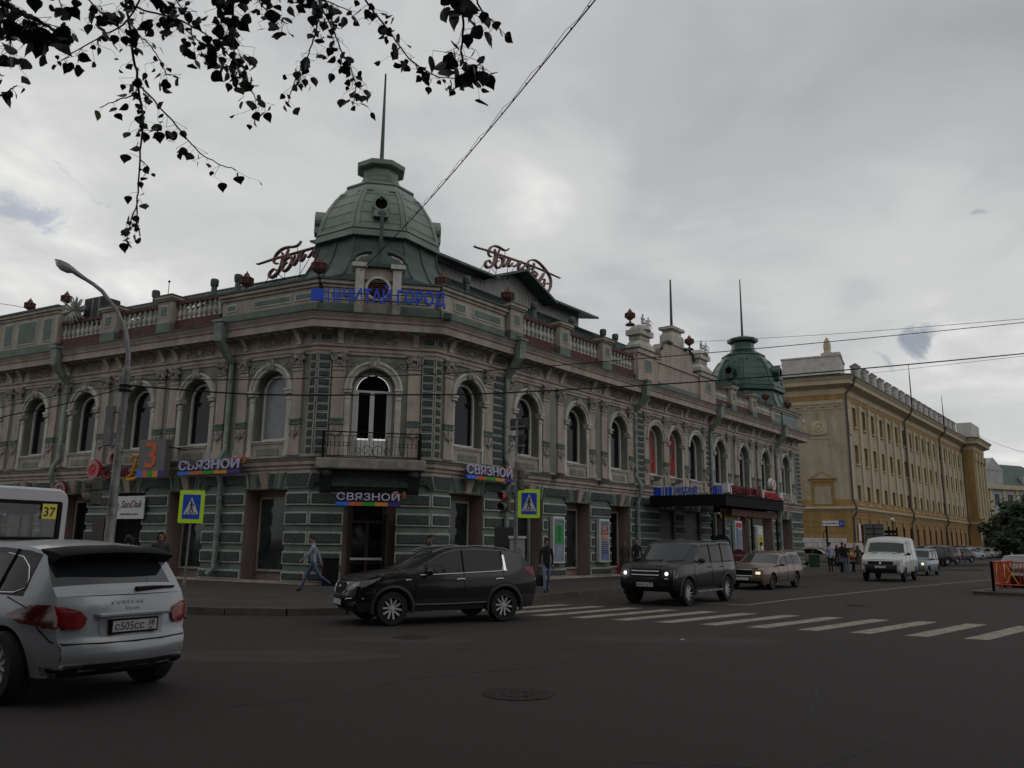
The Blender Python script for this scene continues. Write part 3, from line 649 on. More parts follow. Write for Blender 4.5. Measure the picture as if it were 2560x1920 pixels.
mk('gable_pedestal',[Q['white'],Q['greymetal']],'R',19.8,f,.1)
mk('gable_spire',Q['greymetal'],'R',19.8,lambda m:m.lathe([(.09,14.2),(.05,17.15),(0,17.2)],8),0)
for c in (16.05,23.3):
    def f(m):
        m.box(-.8,.8,-.35,.6,12.0,12.25,0); m.hexa([(-.78,-.33,12.25),(.78,-.33,12.25),(.78,.6,12.25),(-.78,.6,12.25)],[(-.5,-.1,12.6),(.5,-.1,12.6),(.5,.5,12.6),(-.5,.5,12.6)],0)
        m.box(-.55,.55,-.15,.55,12.6,12.85,0); m.box(-.72,.72,-.3,.65,12.85,13.15,0); m.lathe([(.0,0),(.62,0),(.55,.2),(.3,.33),(0,.35)],14,(0,.15,13.15),m=0,k=1)
    mk('statue_pedestal',Q['white'],'R',c,f,.15)
# ---- roof ----
b=MB()
def roofp(wg,a,b_,n0,z0,n1,z1,inset0=0,inset1=0): return [FP(wg,a,n0,z0),FP(wg,b_,n0,z0),FP(wg,b_-inset1,n1,z1),FP(wg,a+inset0,n1,z1)]
def ribroof(wg,s0,s1,n0,z0,n1,z1,i0=0,i1=0,step=.35,m=Q['roof']):
    q=roofp(wg,s0,s1,n0,z0,n1,z1,i0,i1); mb=MB(); mb.add(q,[(0,1,2,3)])
    k=int((s1-s0)/step)
    for j in range(k):
        t=(j+.5)/k; a=q[0].lerp(q[1],t); c=q[3].lerp(q[2],t); mb.tube([a+Vector((0,0,.02)),c+Vector((0,0,.02))],.025,4)
    return mb.build('roof_slope',m,BP,fix=False)
ribroof('R',1.5,41,-.6,11.1,-6.2,15.0,3.5); ribroof('L',-.5,29,-.6,11.1,-6.2,14.55,3.5)
mb=MB(); mb.add([FP('R',5,-6.2,15.0),FP('R',41,-6.2,15.0),FP('R',41,-14,13.5),FP('R',5,-16,13)],[(0,1,2,3)]); mb.add([FP('L',3,-6.2,14.55),FP('L',29,-6.2,14.55),FP('L',29,-16,13),FP('L',3,-16,13)],[(0,1,2,3)]); mb.build('rear_roof',Q['roof'],BP,fix=False)
mb=MB(); mb.add([FP('R',40.1,-.0,0),FP('R',40.1,-14,0),FP('R',40.1,-14,13.5),FP('R',40.1,-6.2,14.9),FP('R',40.1,-.0,11)],[(0,1,2,3,4)]); mb.build('end_wall',Q['beige'],BP,fix=False)
for wg,zt,s1 in (('R',15.03,38),('L',14.58,28)):
    mb=MB(); mb.tube([FP(wg,3.2,-6.2,zt),FP(wg,s1,-6.2,zt)],.07,6)
    mb.build('ridge_cap',Q['roof'],BP)
# monitor (clerestory)
Mn=-6.3
mb=MB(); k=Mn
def mw(a,b_,z0,z1):
    n=int((b_-a)/.16)
    mb.grid([[FP('R',a+(b_-a)*i/n,k+(.03 if i%2 else 0),z) for i in range(n+1)] for z in (z0,z1)])
mw(3.5,19.3,14.6,15.9)
mb.add([FP('R',10.2,k+.02,15.9),FP('R',15.1,k+.02,15.9),FP('R',12.65,k+.02,16.85)],[(0,1,2)])
mb.add([FP('R',19.3,k,14.6),FP('R',19.3,-12,14.6),FP('R',19.3,-12,16.6),FP('R',19.3,k,15.9)],[(0,1,2,3)])
mb.build('clerestory_wall',Q['corr'],BP,fix=False)
mb=MB()
for a,b_ in ((2.5,10.3),(15.0,20.3)): mb.hexa([FP('R',a,k+.9,15.75),FP('R',b_,k+.9,15.75),FP('R',b_,-12,17.0),FP('R',a,-12,17.0)],[FP('R',a,k+.9,15.88),FP('R',b_,k+.9,15.88),FP('R',b_,-12,17.12),FP('R',a,-12,17.12)])
for (a,za,b_,zb) in ((9.9,15.75,12.65,16.85),(12.65,16.85,15.6,15.6)):
    mb.hexa([FP('R',a,k+1.0,za),FP('R',b_,k+1.0,zb),FP('R',b_,-12,zb),FP('R',a,-12,za)],[FP('R',a,k+1.0,za+.14),FP('R',b_,k+1.0,zb+.14),FP('R',b_,-12,zb+.14),FP('R',a,-12,za+.14)])
mb.build('clerestory_roof',Q['roof'],BP)
def onroof(wg,s,n): return {'R':11.1+(-.6-n)*.6964,'L':11.1+(-.6-n)*.616}[wg]
for wg,s,n,sz in (('R',5.6,-2.2,1.1),('R',9.9,-2.6,1.3),('R',10.3,-4.2,1.0),('R',13.4,-2.6,1.2),('R',14.9,-3.4,.9),('L',7.2,-2.2,1.2),('L',9.9,-2.4,1.0),('L',13.4,-1.6,1.1),('R',29.0,-1.4,1.0)):
    sl=.6964 if wg=='R' else .616
    q=[]
    for ds,dn in ((-sz/2,.45),(sz/2,.45),(sz/2,-.45),(-sz/2,-.45)): q.append(FP(wg,s+ds,n+dn,onroof(wg,s,n)-dn*sl+.04))
    mb=MB(); mb.hexa(q,[p+Vector((0,0,.1)) for p in q]); sk=mb.build('skylight',Q['greymetal'],BP)
    c=sum(q,Vector())/4; mb=MB(); mb.add([c+(p-c)*.86+Vector((0,0,.115)) for p in q],[(0,1,2,3)]); mb.build('pane',Q['glassl'],sk,fix=False)
def vent(wg,s,n,top,h=1.5,r=.13):
    mb=MB(); mb.lathe([(r*2.2,-.25),(r*1.3,0),(r,.05),(r,h-.35),(r*1.35,h-.33),(r*1.45,h-.2),(r*1.45,h-.05),(r*1.2,h),(0,h)],12); mb.build('vent_pipe',Q['greymetal'],BP,FRr(wg,s,n,top-h),smooth=40)
for wg,s in (('R',3.9),('R',7.1),('R',8.95),('R',12.3),('R',15.4),('R',16.7),('L',12.2),('L',8.25),('L',6.75)): vent(wg,s,-2,13.45 if wg=='R' else 13.3,1.5 if wg=='R' else 1.25)
vent('R',31,-1,13.0,.8)
# ---- dome ----
Dc=FP('C',2.12,-3.93,0)
def dome(cx,S,Mt,base=None,nm='dome'):
    """octagonal dome, cx Matrix at z=0 aligned with chamfer"""
    ap=[(2.60,13.95),(2.66,13.97),(2.66,14.22),(2.58,14.24),(2.53,14.6),(2.40,15.1),(2.18,15.65),(1.9,16.15),(1.62,16.55),(1.44,16.80),(1.48,16.84),(1.46,16.92),(1.05,17.1),(.84,17.35),(.76,17.6),(.76,17.9),(.98,17.96),(1.04,18.0),(1.06,18.2),(.95,18.24),(.4,18.45),(0,18.55)]
    kf=1/cos(PI/8)
    mb=MB(); mb.lathe([(a*kf,z) for a,z in ap],8,a0=PI/8); d=mb.build(nm,Mt[0],BP,cx)
    # ribs at corners and panel frames
    def P(a,z,t): return (a,z,t)
    mbp=MB(); prof=[(2.58,14.30),(2.53,14.6),(2.40,15.1),(2.18,15.65),(1.9,16.15),(1.66,16.5)]
    for f_ in range(8):
        th=PI/8+f_*PI/4+PI/8; ca,sa=cos(th),sin(th)
        def W(a,z,t,o=.0): a+=o; h=a*math.tan(PI/8)*t; return (a*ca-h*sa,a*sa+h*ca,z)
        for t in (-1,1):
            b2=MB(); rows=[]
            for a,z in prof: rows.append([W(a,z,t*.995,.0),W(a,z,t*.985,.05),W(a,z,t*.80,.05),W(a,z,t*.80,.0)])
            b2.grid(rows); b2.build('dome_rib',Mt[1],d,cx,fix=False)
        b2=MB()
        for t0,t1,zz,aa in ((-.8,.8,prof[0],prof[1]),(-.8,-.45,prof[-1],prof[-2]),(.45,.8,prof[-1],prof[-2])):
            a,z=zz; dz=.14 if zz is prof[0] else -.14; sl=(aa[0]-a)/(aa[1]-z)
            b2.add([W(a,z,t0,.05),W(a,z,t1,.05),W(a+sl*dz,z+dz,t1,.05),W(a+sl*dz,z+dz,t0,.05)],[(0,1,2,3)])
        for q in (1,2,3,4):  # sheet seams
            a,z=prof[q]; b2.tube([W(a,z,-.8,.006),W(a,z,.8,.006)],.012,4)
        b2.build('dome_panel_trim',Mt[0],d,cx,fix=False)
    mb=MB(); sk=[(2.5,13.96),(2.45,13.9),(2.62,13.2),(2.95,12.5),(3.25,12.05),(3.3,11.2),(2.6,11.0)]
    mb.lathe([(a*kf,z) for a,z in sk],8,a0=PI/8)
    for f_ in range(16):
        th=PI/8+f_*PI/8; k2=kf if f_%2==0 else 1
        mb.tube([(a*k2*cos(th),a*k2*sin(th),z+.02) for a,z in sk[1:5]],.05,5)
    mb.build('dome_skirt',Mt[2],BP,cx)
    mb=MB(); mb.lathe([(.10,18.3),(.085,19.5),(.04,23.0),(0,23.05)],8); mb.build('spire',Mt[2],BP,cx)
    # round dormers on cardinal faces
    for f_ in (0,2,4,6):
        th=-PI/2+f_*PI/4; m2=cx@Matrix.Rotation(th+PI/2,4,'Z')
        mb=MB(); r=.36
        o=[(r*sin(q*PI/8),r*cos(q*PI/8)) for q in range(16)]; o[0]=(0,r*1.45)
        i_=[(.25*sin(q*PI/8),.25*cos(q*PI/8)) for q in range(16)]; i_[0]=(0,.33)
        for q in range(16):
            j=(q+1)%16; A,B_,C_,D_=o[q],o[j],i_[j],i_[q]; zc=15.35; y0,y1=-2.78,-2.1
            mb.add([(A[0],y0,zc+A[1]),(B_[0],y0,zc+B_[1]),(C_[0],y0,zc+C_[1]),(D_[0],y0,zc+D_[1])],[(0,1,2,3)])
            mb.add([(A[0],y0,zc+A[1]),(B_[0],y0,zc+B_[1]),(B_[0],y1,zc+B_[1]),(A[0],y1,zc+A[1])],[(0,1,2,3)])
        mb.box(-.3,.3,-2.78,-2.3,14.78,15.05); dm=mb.build('dome_dormer',Mt[1],BP,m2,fix=False)
        mb=MB(); mb.lathe([(0,-2.6),(.27,-2.6)],14,(0,0,15.35),'y'); mb.build('pane',Q['black'],dm,m2,fix=False)
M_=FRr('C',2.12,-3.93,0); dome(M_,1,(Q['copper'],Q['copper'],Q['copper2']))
M2=FRr('R',37.8,-3.1,.0)@Matrix.Translation((0,0,-1.5))@Matrix.Scale(1.05,4)
dome(M2,1,(Q['teal'],Q['teal'],Q['teal']),nm='second_dome')
# chamfer tower with louvred round opening
def f(m):
    m.box(-.55,.55,-.12,.5,10.1,12.0,0)
    for s_ in (-1,1): m.box(*sorted((s_*.55,s_*.88)),-.25,.5,10.1,11.95,1); m.box(*sorted((s_*.45,s_*1.02)),-.36,.5,11.95,12.12,1)
    m.box(-.85,.85,-.3,.5,12.0,12.14,2); 
    for s_ in (-1,1): m.tube([(s_*1.05,-.3,12.14),(s_*.9,-.3,12.4),(s_*.55,-.3,12.55),(s_*.3,-.3,12.58)],.09,6,2); m.tube([(s_*.9,-.3,12.2),(s_*.75,-.3,12.33),(s_*.45,-.3,12.42)],.05,5,1)
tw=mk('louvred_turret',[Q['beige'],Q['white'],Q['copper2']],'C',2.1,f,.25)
def f(m):
    n=20
    for i in range(n):
        a,b_=2*PI*i/n,2*PI*(i+1)/n
        for r0,r1,y0,y1 in ((.40,.50,-.2,-.2),(.40,.40,-.2,-.05),(.5,.5,-.2,-.1)):
            m.add([(r0*cos(a),y0,11.15+r0*sin(a)),(r0*cos(b_),y0,11.15+r0*sin(b_)),(r1*cos(b_),y1,11.15+r1*sin(b_)),(r1*cos(a),y1,11.15+r1*sin(a))],[(0,1,2,3)])
mk('louvre_ring',Q['white'],'C',2.1,f,.25,parent=tw,fix=False)
def f(m):
    m.lathe([(0,-.125),(.41,-.125)],18,(0,0,11.15),'y')
    for i in range(9):
        z=-.34+i*.085; x=math.sqrt(max(0,.4**2-z*z)); m.hexa([(-x,-.19,11.13+z),(x,-.19,11.13+z),(x,-.13,11.17+z),(-x,-.13,11.17+z)],[(-x,-.19,11.145+z),(x,-.19,11.145+z),(x,-.13,11.185+z),(-x,-.13,11.185+z)])
mk('louvre',Q['dred'],'C',2.1,f,.25,parent=tw)
mk('flag_post',Q['copper2'],'C',2.15,lambda m:(m.box(-.07,.07,-.07,.07,12.1,14.6),m.box(-.16,.16,-.05,.05,14.5,14.62)),-.3)
# ================= yellow building =================
Q['ocre']=mat('ochre_plaster',(.33,.205,.075),.88,.14,1.1,.3,20,streak=.15,c2=(.20,.13,.06),thr=(.48,.8))
Q['cream']=mat('cream_plaster',(.40,.34,.245),.88,.12,1.1,.3,20,streak=.15,c2=(.25,.205,.145),thr=(.48,.8))
Q['crim']=mat('cream_trim',(.46,.38,.25),.8,.08,1,.2,20)
Q['brick']=mat('dull_red_reveal',(.16,.055,.03),.85,.2,2)
Q['whiteblk']=mat('whitewashed_block',(.52,.50,.47),.85,.10,2,.4,25)
YO=Vector((37.05,88,0)); FD['Y']=(YO,az(AR),Vector((.77769,-.62864,0)),1); FD['Z']=(YO,az(AL),Vector((-.46484,-.88539,0)),-1)
YB=empty('yellow_building',(37.05,88,0),0,'long ochre and cream four-storey building with rows of tall windows and a merloned roof edge','building')
BP=YB
def Yb(name,m,wg,s,fn,n=0,z=0,parent=None,**k): return mk(name,m,wg,s,fn,n,z,parent,**k)
WY=[3.75+3.72*i for i in range(17)]
rows=((6.45,8.5),(10.9,13.05),(15.1,17.35))
wl=MB()
for z0,z1,bt in ((6.1,9.8,rows[0]),(9.8,14.2,rows[1]),(14.2,18.2,rows[2])):
    wall(wl,0,66.5,z0,z1,[(c-.62,c+.62,bt[0],bt[1],False) for c in WY],.5,0,1)
wl.build('street_wall',[Q['cream'],Q['ocre']],YB,FRr('Y'),fix=False)
wl=MB(); wall(wl,0,66.5,0,5.6,[(c-.55,c+.55,1.9,4.1,False) for c in WY],.4,0,1); wl.build('ground_floor_wall',[Q['ocre'],Q['brick']],YB,FRr('Y'),fix=False)
Yb('side_wall',[Q['cream'],Q['ocre']],'Z',0,lambda m:(m.add([(-22,0,6.1),(0,0,6.1),(0,0,18.2),(-22,0,18.2)],[(0,1,2,3)],0),m.add([(-22,0,0),(0,0,0),(0,0,5.6),(-22,0,5.6)],[(0,1,2,3)],1)),fix=False)
YPATH=[FP('Z',22,0,0),YO,FP('Y',66.5,0,0),FP('Y',66.5,1.8,0),FP('Y',77,1.8,0),FP('Y',77,-14,0)]
for nm,pr,m in (('string_course',[(0,5.55),(.1,5.55),(.1,5.7),(.35,5.75),(.35,5.9),(.05,6.0)],Q['crim']),('base_band',[(0,6.0),(.08,6.0),(.08,6.75),(0,6.8)],Q['ocre']),('frieze_band',[(.0,17.9),(.06,17.9),(.06,18.5)],Q['ocre']),
    ('main_cornice',[(.06,18.5),(.1,18.5),(.1,19.1),(.25,19.2),(1.0,19.5),(1.0,19.9),(1.15,20.1),(1.3,20.35)],Q['crim']),('cornice_edge',[(1.3,20.33),(1.36,20.36),(1.36,20.46),(.2,20.8)],Q['greymetal'])):
    sweep(nm,pr,m,k=1.0,path=YPATH,parent=YB)
mw_=MB()
wmesh=MB(); wmesh.box(-.62,.62,.42,.5,0,2.2,0); wmesh.box(-.62,-.5,.36,.44,0,2.2,1); wmesh.box(.5,.62,.36,.44,0,2.2,1); wmesh.box(-.05,.05,.36,.44,0,1.45,1); wmesh.box(-.5,.5,.36,.44,1.42,1.52,1); wmesh.box(-.5,.5,.36,.44,0,.1,1)
wme=wmesh.mesh('window',[Q['glass'],Q['frame']]); sm=MB(); sm.box(-.75,.75,-.16,.3,-.16,0); sme=sm.mesh('sill',Q['crim'])
pm=MB(); pm.box(-.5,.5,-.16,0,6.8,17.0,0); pm.box(-.56,.56,-.2,0,17.0,17.8,0); pm.box(-.3,.3,-.24,-.18,17.15,17.6,0); pme=pm.mesh('pilaster',Q['crim'])
gm=MB(); gm.box(-.55,.55,.3,.4,1.9,4.1,0); gm.box(-.05,.05,.26,.32,1.9,4.1,1); gme=gm.mesh('ground_window',[Q['glass'],Q['ocre']])
lm=MB(); lm.prism([(-.5,4.15),(.5,4.15),(.65,4.75),(-.65,4.75)],-.1,0,'y'); lme=lm.mesh('lintel',Q['ocre'])
for i,c in enumerate(WY):
    for bt in rows: w_=put(wme,'window',YB,FRr('Y',c,0,bt[0])); put(sme,'sill',w_,FRr('Y',c,0,bt[0]))
    put(pme,'pilaster',YB,FRr('Y',c+1.86)); put(gme,'ground_window',YB,FRr('Y',c)); put(lme,'lintel',YB,FRr('Y',c))
put(pme,'pilaster',YB,FRr('Y',1.2))
# ground courses (grooves) as slim proud courses
for i,z in enumerate((.5,1.3,4.75,5.15)):
    Yb('rustic_course',Q['ocre'],'Y',33.2,lambda m:m.box(-33.1,33.1,-.05,0,z+.03,z+.36))
for i in range(6): Yb('rustic_course',Q['ocre'],'Z',11,lambda m:m.box(-11,10.99,-.05,0,2.05+i*.58,2.05+i*.58+.55))
# white block base on the side + street
for r_ in range(4):
    for k in range(9):
        Yb('base_block',Q['whiteblk'],'Z',.6+k*1.2+(.6 if r_%2 else 0)-.0,lambda m:m.box(-.58,.58,-.34,-.06,.55+r_*.52,.55+r_*.52+.49))
for r_ in range(3):
    for k in range(2): Yb('base_block',Q['whiteblk'],'Y',.7+k*1.2,lambda m:m.box(-.58,.58,-.3,-.03,.55+r_*.52,.55+r_*.52+.49))
# projecting end wing
wl=MB()
for z0,z1,bt in ((6.1,9.8,rows[0]),(9.8,14.2,rows[1]),(14.2,18.2,rows[2]),(0,5.6,(1.9,4.1))):
    wall(wl,66.5,77,z0,z1,[(c-.6,c+.6,bt[0],bt[1],False) for c in (69,71.8,74.6)],.5,0,1)
wl.build('end_wing_wall',[Q['cream'],Q['ocre']],YB,FRr('Y',0,1.8),fix=False)
Yb('end_wing_flank',Q['ocre'],'Y',66.5,lambda m:m.add([(0,-1.8,0),(0,0,0),(0,0,18.2),(0,-1.8,18.2)],[(0,1,2,3)]),fix=False)
Yb('end_wing_flank',Q['cream'],'Y',77,lambda m:m.add([(0,-1.8,0),(0,14,0),(0,14,18.2),(0,-1.8,18.2)],[(0,1,2,3)]),fix=False)
for c in (67.3,70.4,73.2,76.2): 
    Yb('giant_pilaster',Q['crim'],'Y',c,lambda m:(m.box(-.42,.42,-.3,0,6.8,16.6),m.box(-.6,.6,-.45,0,16.6,17.8),m.box(-.52,.52,-.4,0,6.2,6.8)),1.8)
for c in (69,71.8,74.6):
    for bt in rows: put(wme,'window',YB,FRr('Y',c,1.8,bt[0]))
# side face decoration
Yb('rosette_tile',Q['crim'],'Z',2.75,lambda m:(m.box(-.85,.85,-.12,0,14.0,15.6),m.lathe([(.0,-.22),(.2,-.22),(.3,-.14),(.5,-.2),(.6,-.12),(0,-.1)],14,(0,0,14.8),'y')))
Yb('rosette_tile',Q['crim'],'Y',1.2,lambda m:(m.box(-.5,.5,-.28,0,14.0,15.4)))
Yb('blank_panel',Q['crim'],'Z',3.0,lambda m:(m.box(-1.55,-1.45,-.05,0,6.9,13.6),m.box(1.45,1.55,-.05,0,6.9,13.6),m.box(-1.45,1.45,-.05,0,13.5,13.6)))
def f(m):
    m.box(-1.15,1.15,-.12,0,6.2,8.7,1); m.box(-.85,.85,-.14,-.1,6.25,8.2,0); m.box(-1.25,1.25,-.2,0,8.7,9.0,1); m.prism([(-1.5,9.0),(1.5,9.0),(0,9.85)],-.3,0,'y',1); m.prism([(-1.0,9.1),(1.0,9.1),(0,9.62)],-.32,-.28,'y',0)
Yb('blind_window',[Q['cream'],Q['ocre']],'Z',2.75,f)
for k in range(5): Yb('garland',Q['crim'],'Z',.8+k*1.35,lambda m:m.tube([(-.35,-.06,17.3),(-.2,-.1,17.1),(0,-.1,17.22),(.2,-.1,17.1),(.35,-.06,17.3)],.07,5))
Yb('garland_band',Q['crim'],'Z',3.3,lambda m:(m.box(-3.2,3.25,-.1,0,17.45,17.85),m.box(-3.2,3.25,-.06,0,16.85,16.95)))
# roof: merlons, rail, corner box
Yb('roof',Q['roof'],'Y',0,lambda m:m.add([(0,0,20.7),(77,0,20.7),(77,14,22.5),(0,14,22.5)],[(0,1,2,3)]),fix=False)
mm=MB(); mm.box(-.4,.4,-.35,.45,20.5,22.3,0); mm.box(-.5,.5,-.45,.55,22.3,22.45,0); mm.hexa([(-.55,-.5,22.45),(.55,-.5,22.45),(.55,.6,22.45),(-.55,.6,22.45)],[(-.08,-.05,22.85),(.08,-.05,22.85),(.08,.1,22.85),(-.08,.1,22.85)],1); mme=mm.mesh('roof_pier',[Q['whiteblk'],Q['greymetal']])
for k in range(17): put(mme,'roof_pier',YB,FRr('Y',5.0+k*3.45,.2))
def f(m):
    for z in (21.1,21.6,22.1): m.tube([(0,0,z),(60,0,z)],.04,4)
    for k in range(120): m.tube([(k*.5,0,21.1),(k*.5,0,22.1)],.025,3)
Yb('roof_railing',Q['dred'],'Y',3,f,.2)
def f(m):
    m.box(-6.2,.0,-.4,5,20.6,22.6,0); m.box(-6.3,.1,-.5,5.1,22.6,22.75,0); m.box(-1.9,.12,-.52,2,22.75,23.0,0)
Yb('corner_parapet',Q['whiteblk'],'Z',0,f,.9)
Yb('stone_finial',Q['crim'],'Z',1.3,lambda m:m.lathe([(.5,22.9),(.55,23.2),(.35,23.4),(.42,23.8),(.38,24.3),(.2,24.8),(.0,25.1)],10),.3,smooth=50)
def f(m):
    for z in (21.0,21.4,21.8,22.2): m.tube([(-14,0,z),(-6.3,0,z)],.03,4)
    for k in range(26): m.tube([(-14+k*.3,0,20.7),(-14+k*.3,0,22.2)],.02,3)
Yb('side_railing',Q['galv'],'Z',0,f,.6)
Yb('end_parapet',Q['whiteblk'],'Y',70,lambda m:m.box(-3.4,4.6,-.3,2,20.6,23.3),1.6)
for s,h in ((27.0,26.5),(47.5,25.2)):
    Yb('mast',Q['black'],'Y',s,lambda m:m.tube([(0,0,20),(0,0,h-2.5),(0,0,h)],[.09,.07,.03],5),1.2)
for s in (.35,26.2,48.0,65.9):
    def f(m):
        m.tube([(0,-1.35,20.3),(0,-1.1,19.5),(0,-.25,18.6),(0,-.2,17.5),(0,-.2,6.9),(0,-.5,6.0),(0,-.5,5.4),(0,-.15,4.8),(0,-.15,.6)],.11,6)
    Yb('downpipe',mat('grey_downpipe',(.055,.055,.06),.5,.2,3),'Y',s,f)
# street name plate
def f(m): m.box(-1.1,.6,-.1,-.05,3.9,4.45,0); m.box(.6,1.1,-.1,-.05,3.85,4.5,1)
sp=Yb('street_name_plate',[Q['wht'],Q['sblue']],'Z',1.9,f); text('ул. Карла Маркса',.20,Q['sblue'],sp,FRr('Z',2.95,.115,4.12)); text('31',.34,Q['wht'],sp,FRr('Z',1.22,.115,4.03))
BP=BL
# gas pipe (orange) along base
pts=[FP('Z',10,1.2,.75),FP('Z',-.0,1.2,.72),FP('Y',1,1.1,.7),FP('Y',4,1.1,.68)]
b=MB(); b.tube(pts,.22,8); 
for p in (FP('Z',8,1.2,0),FP('Z',4,1.2,0),FP('Z',.5,1.2,0)): b.box(p.x-.1,p.x+.1,p.y-.1,p.y+.1,0,.6)
tag(b.build('heating_pipe',mat('orange_pipe',(.30,.09,.05),.6,.2,3),smooth=40),'orange heating pipe running low along the white base of the yellow building','pipe')
# curb wall/notices
for (u,v0,v1,w_,lab) in ((2137,1321,1355,.5,'white notice sheet on the yellow wall beside the corner downpipe'),):
    p=FP('Y',2.2,.2,2.4); b=MB(); b.box(-.4,.4,-.03,.0,0,1.9); tag(b.build('notice_board',Q['wht'],None,FRr('Y',2.3,.12,2.3)),lab,'notice')
# dark construction board beyond van
b=MB(); b.box(-.75,.75,-.1,0,0,1.5,0); b.box(-.04,.04,-.14,-.1,.1,1.4,1)
for z in (.3,.7,1.1): b.box(-.65,.65,-.13,-.1,z,z+.06,1)
b.box(-.05,.05,0,.06,-1.8,1.4,1)
p=D(2188,1350,62); tag(b.build('billboard_back',[Q['grey'],Q['dgrey']],None,TR(p.x,p.y,1.95,R(-50))),'grey back of a large sign board standing before the yellow facade','sign board')
b=MB(); b.tube([(0,0,0),(0,0,3.75)],.06,6); b.sph((0,0,3.9),.16,10,6,1)
for z in (2.45,2.8): b.box(-1.0,.3,-.05,.05,z,z+.26,0)
p=D(2235,1355,66); tag(b.build('signpost_lamp',[Q['black'],Q['wht']],None,TR(p.x,p.y,0,R(-40)),smooth=40),'black signpost with arrow boards and a round globe lamp before the yellow wall','signpost')
# far pale building
FB=empty('grey_mansion',(98,190,0),0,'distant pale grey mansion with a mansard roof half hidden by trees','building')
O=D(2455,1360,185); O.z=0; FD['F']=(O,az(66),Vector((az(156).x,az(156).y,0)),1)
def Fb(name,m,s,fn,n=0,z=0,parent=None,**k): return mk(name,m,'F',s,fn,n,z,parent or FB,**k)
gw=mat('pale_grey_plaster',(.36,.37,.36),.85,.1,.4)
Fb('wall',gw,0,lambda m:m.box(-10,34,0,14,0,15.5)); Fb('cornice',Q['crim'],0,lambda m:m.box(-10,34.6,-.8,.1,15.2,16.2))
Fb('mansard_roof',Q['roof'],0,lambda m:m.hexa([(-10,-.3,16.2),(34.3,-.3,16.2),(34.3,12,16.2),(-10,12,16.2)],[(-10,3,21.5),(21,3,21.5),(21,10,21.5),(-10,10,21.5)]))
Fb('gable',gw,6,lambda m:(m.box(-3,3,-.4,3,16.2,19.5),m.prism([(-3.4,19.5),(3.4,19.5),(0,22.5)],-.5,3,'y')))
Fb('chimney',gw,28,lambda m:m.box(-1,1,0,2,17,20.5)); Fb('dormer',gw,18,lambda m:(m.box(-1.5,1.5,-.2,3,16.4,18.6)))
for i in range(9):
    for z0 in (2,7,11.5): 
        w_=Fb('window',Q['glass'],-7+i*4.6,lambda m:m.box(-.8,.8,-.06,.1,z0,z0+2.6))
    Fb('pilaster',Q['crim'],-4.7+i*4.6,lambda m:m.box(-.4,.4,-.3,0,0,15.2))
# ================= trees far right =================
Q['leaf']=mat('foliage',(.035,.055,.022),.7,.35,.8); Q['bark']=mat('bark',(.05,.04,.032),.9,.3,6,.6,30)
def crown(mb,c,rx,rz,n,sz,seed):
    rnd=random.Random(seed)
    cl=[(Vector((rnd.gauss(0,.42)*rx,rnd.gauss(0,.42)*rx,rnd.gauss(0,.42)*rz)),rnd.uniform(.22,.42)) for _ in range(16)]
    for i in range(n):
        o,r=cl[i%16]; p=Vector(c)+o+Vector((rnd.gauss(0,1)*r*rx*.5,rnd.gauss(0,1)*r*rx*.5,rnd.gauss(0,1)*r*rz*.5))
        a=Vector((rnd.gauss(0,1),rnd.gauss(0,1),rnd.gauss(0,.6))).normalized(); b_=a.orthogonal().normalized(); s_=sz*rnd.uniform(.6,1.3)
        mb.add([p-a*s_,p+b_*s_*.6,p+a*s_,p-b_*s_*.6],[(0,1,2,3)])
for i,(u,dep,H,rx,lab) in enumerate(((2480,150,7.5,2.6,'slim dark tree against the pale mansion, next to the yellow building corner'),(2500,140,4.5,3,'low dark bush-like tree in front of the pale mansion'),(2526,150,6.8,3.6,'dark leafy tree left of the tallest tree at the right edge'),(2556,120,7.6,4,'tallest dark leafy tree at the right edge of the view'),(2600,110,8.5,5,'dark leafy tree cut by the right edge of the view'))):
    p=D(u,1360,dep); t=empty('tree',(p.x,p.y,0),0,lab,'tree','trees at the far right')
    b=MB(); b.tube([(0,0,0),(.1,0,H*.35),(0,.1,H*.7)],[.3,.22,.08],7)
    for k in range(4): a=k*1.6; b.tube([(0,0,H*.35),(cos(a)*rx*.5,sin(a)*rx*.5,H*.65)],[.12,.04],5)
    b.build('trunk',Q['bark'],t,TR(p.x,p.y,0)); b=MB(); crown(b,(0,0,H*.62),rx,H*.5,2600,.42,i); c_=b.build('crown',Q['leaf'],t,TR(p.x,p.y,0),fix=False)
# ================= canopy =================
CN=empty('entrance_canopy',tuple(FP('R',19.9,2.3,0)),0,'black flat canopy on slim posts over the side entrance of the corner building','canopy')
def Cn(name,m,s,fn,n=0,z=0,parent=None,**k): return mk(name,m,'R',s,fn,n,z,parent or CN,**k)
Cn('roof_deck',Q['black'],19.95,lambda m:m.box(-3.85,3.85,-4.6,-.45,4.0,4.06))
Cn('fascia',Q['black'],19.95,lambda m:(m.box(-3.9,3.9,-4.66,-4.58,3.5,4.08),m.box(-3.92,3.92,-4.7,-4.6,4.04,4.12)))
for s_ in (-1,1): Cn('side_fascia',Q['black'],19.95,lambda m:(m.box(*sorted((s_*3.85,s_*3.92)),-4.6,-.4,3.5,4.08)))
for s in (16.35,19.9,23.5):
    for n in (4.35,):
        p=Cn('post',Q['black'],s,lambda m:(m.tube([(0,0,0),(0,0,3.5)],.07,8),m.lathe([(.12,0),(.12,.4),(.08,.5)],8)),n,smooth=40)
        for s_ in (-1,1): Cn('bracket',Q['black'],s,lambda m:m.tube([(0,0,2.8),(s_*.12,0,3.1),(s_*.35,0,3.35),(s_*.6,0,3.48)],.03,5),n,parent=p)
Cn('soffit_box',Q['dred'],20.5,lambda m:m.box(-3.2,3.2,-4.4,-4.2,3.05,3.4))
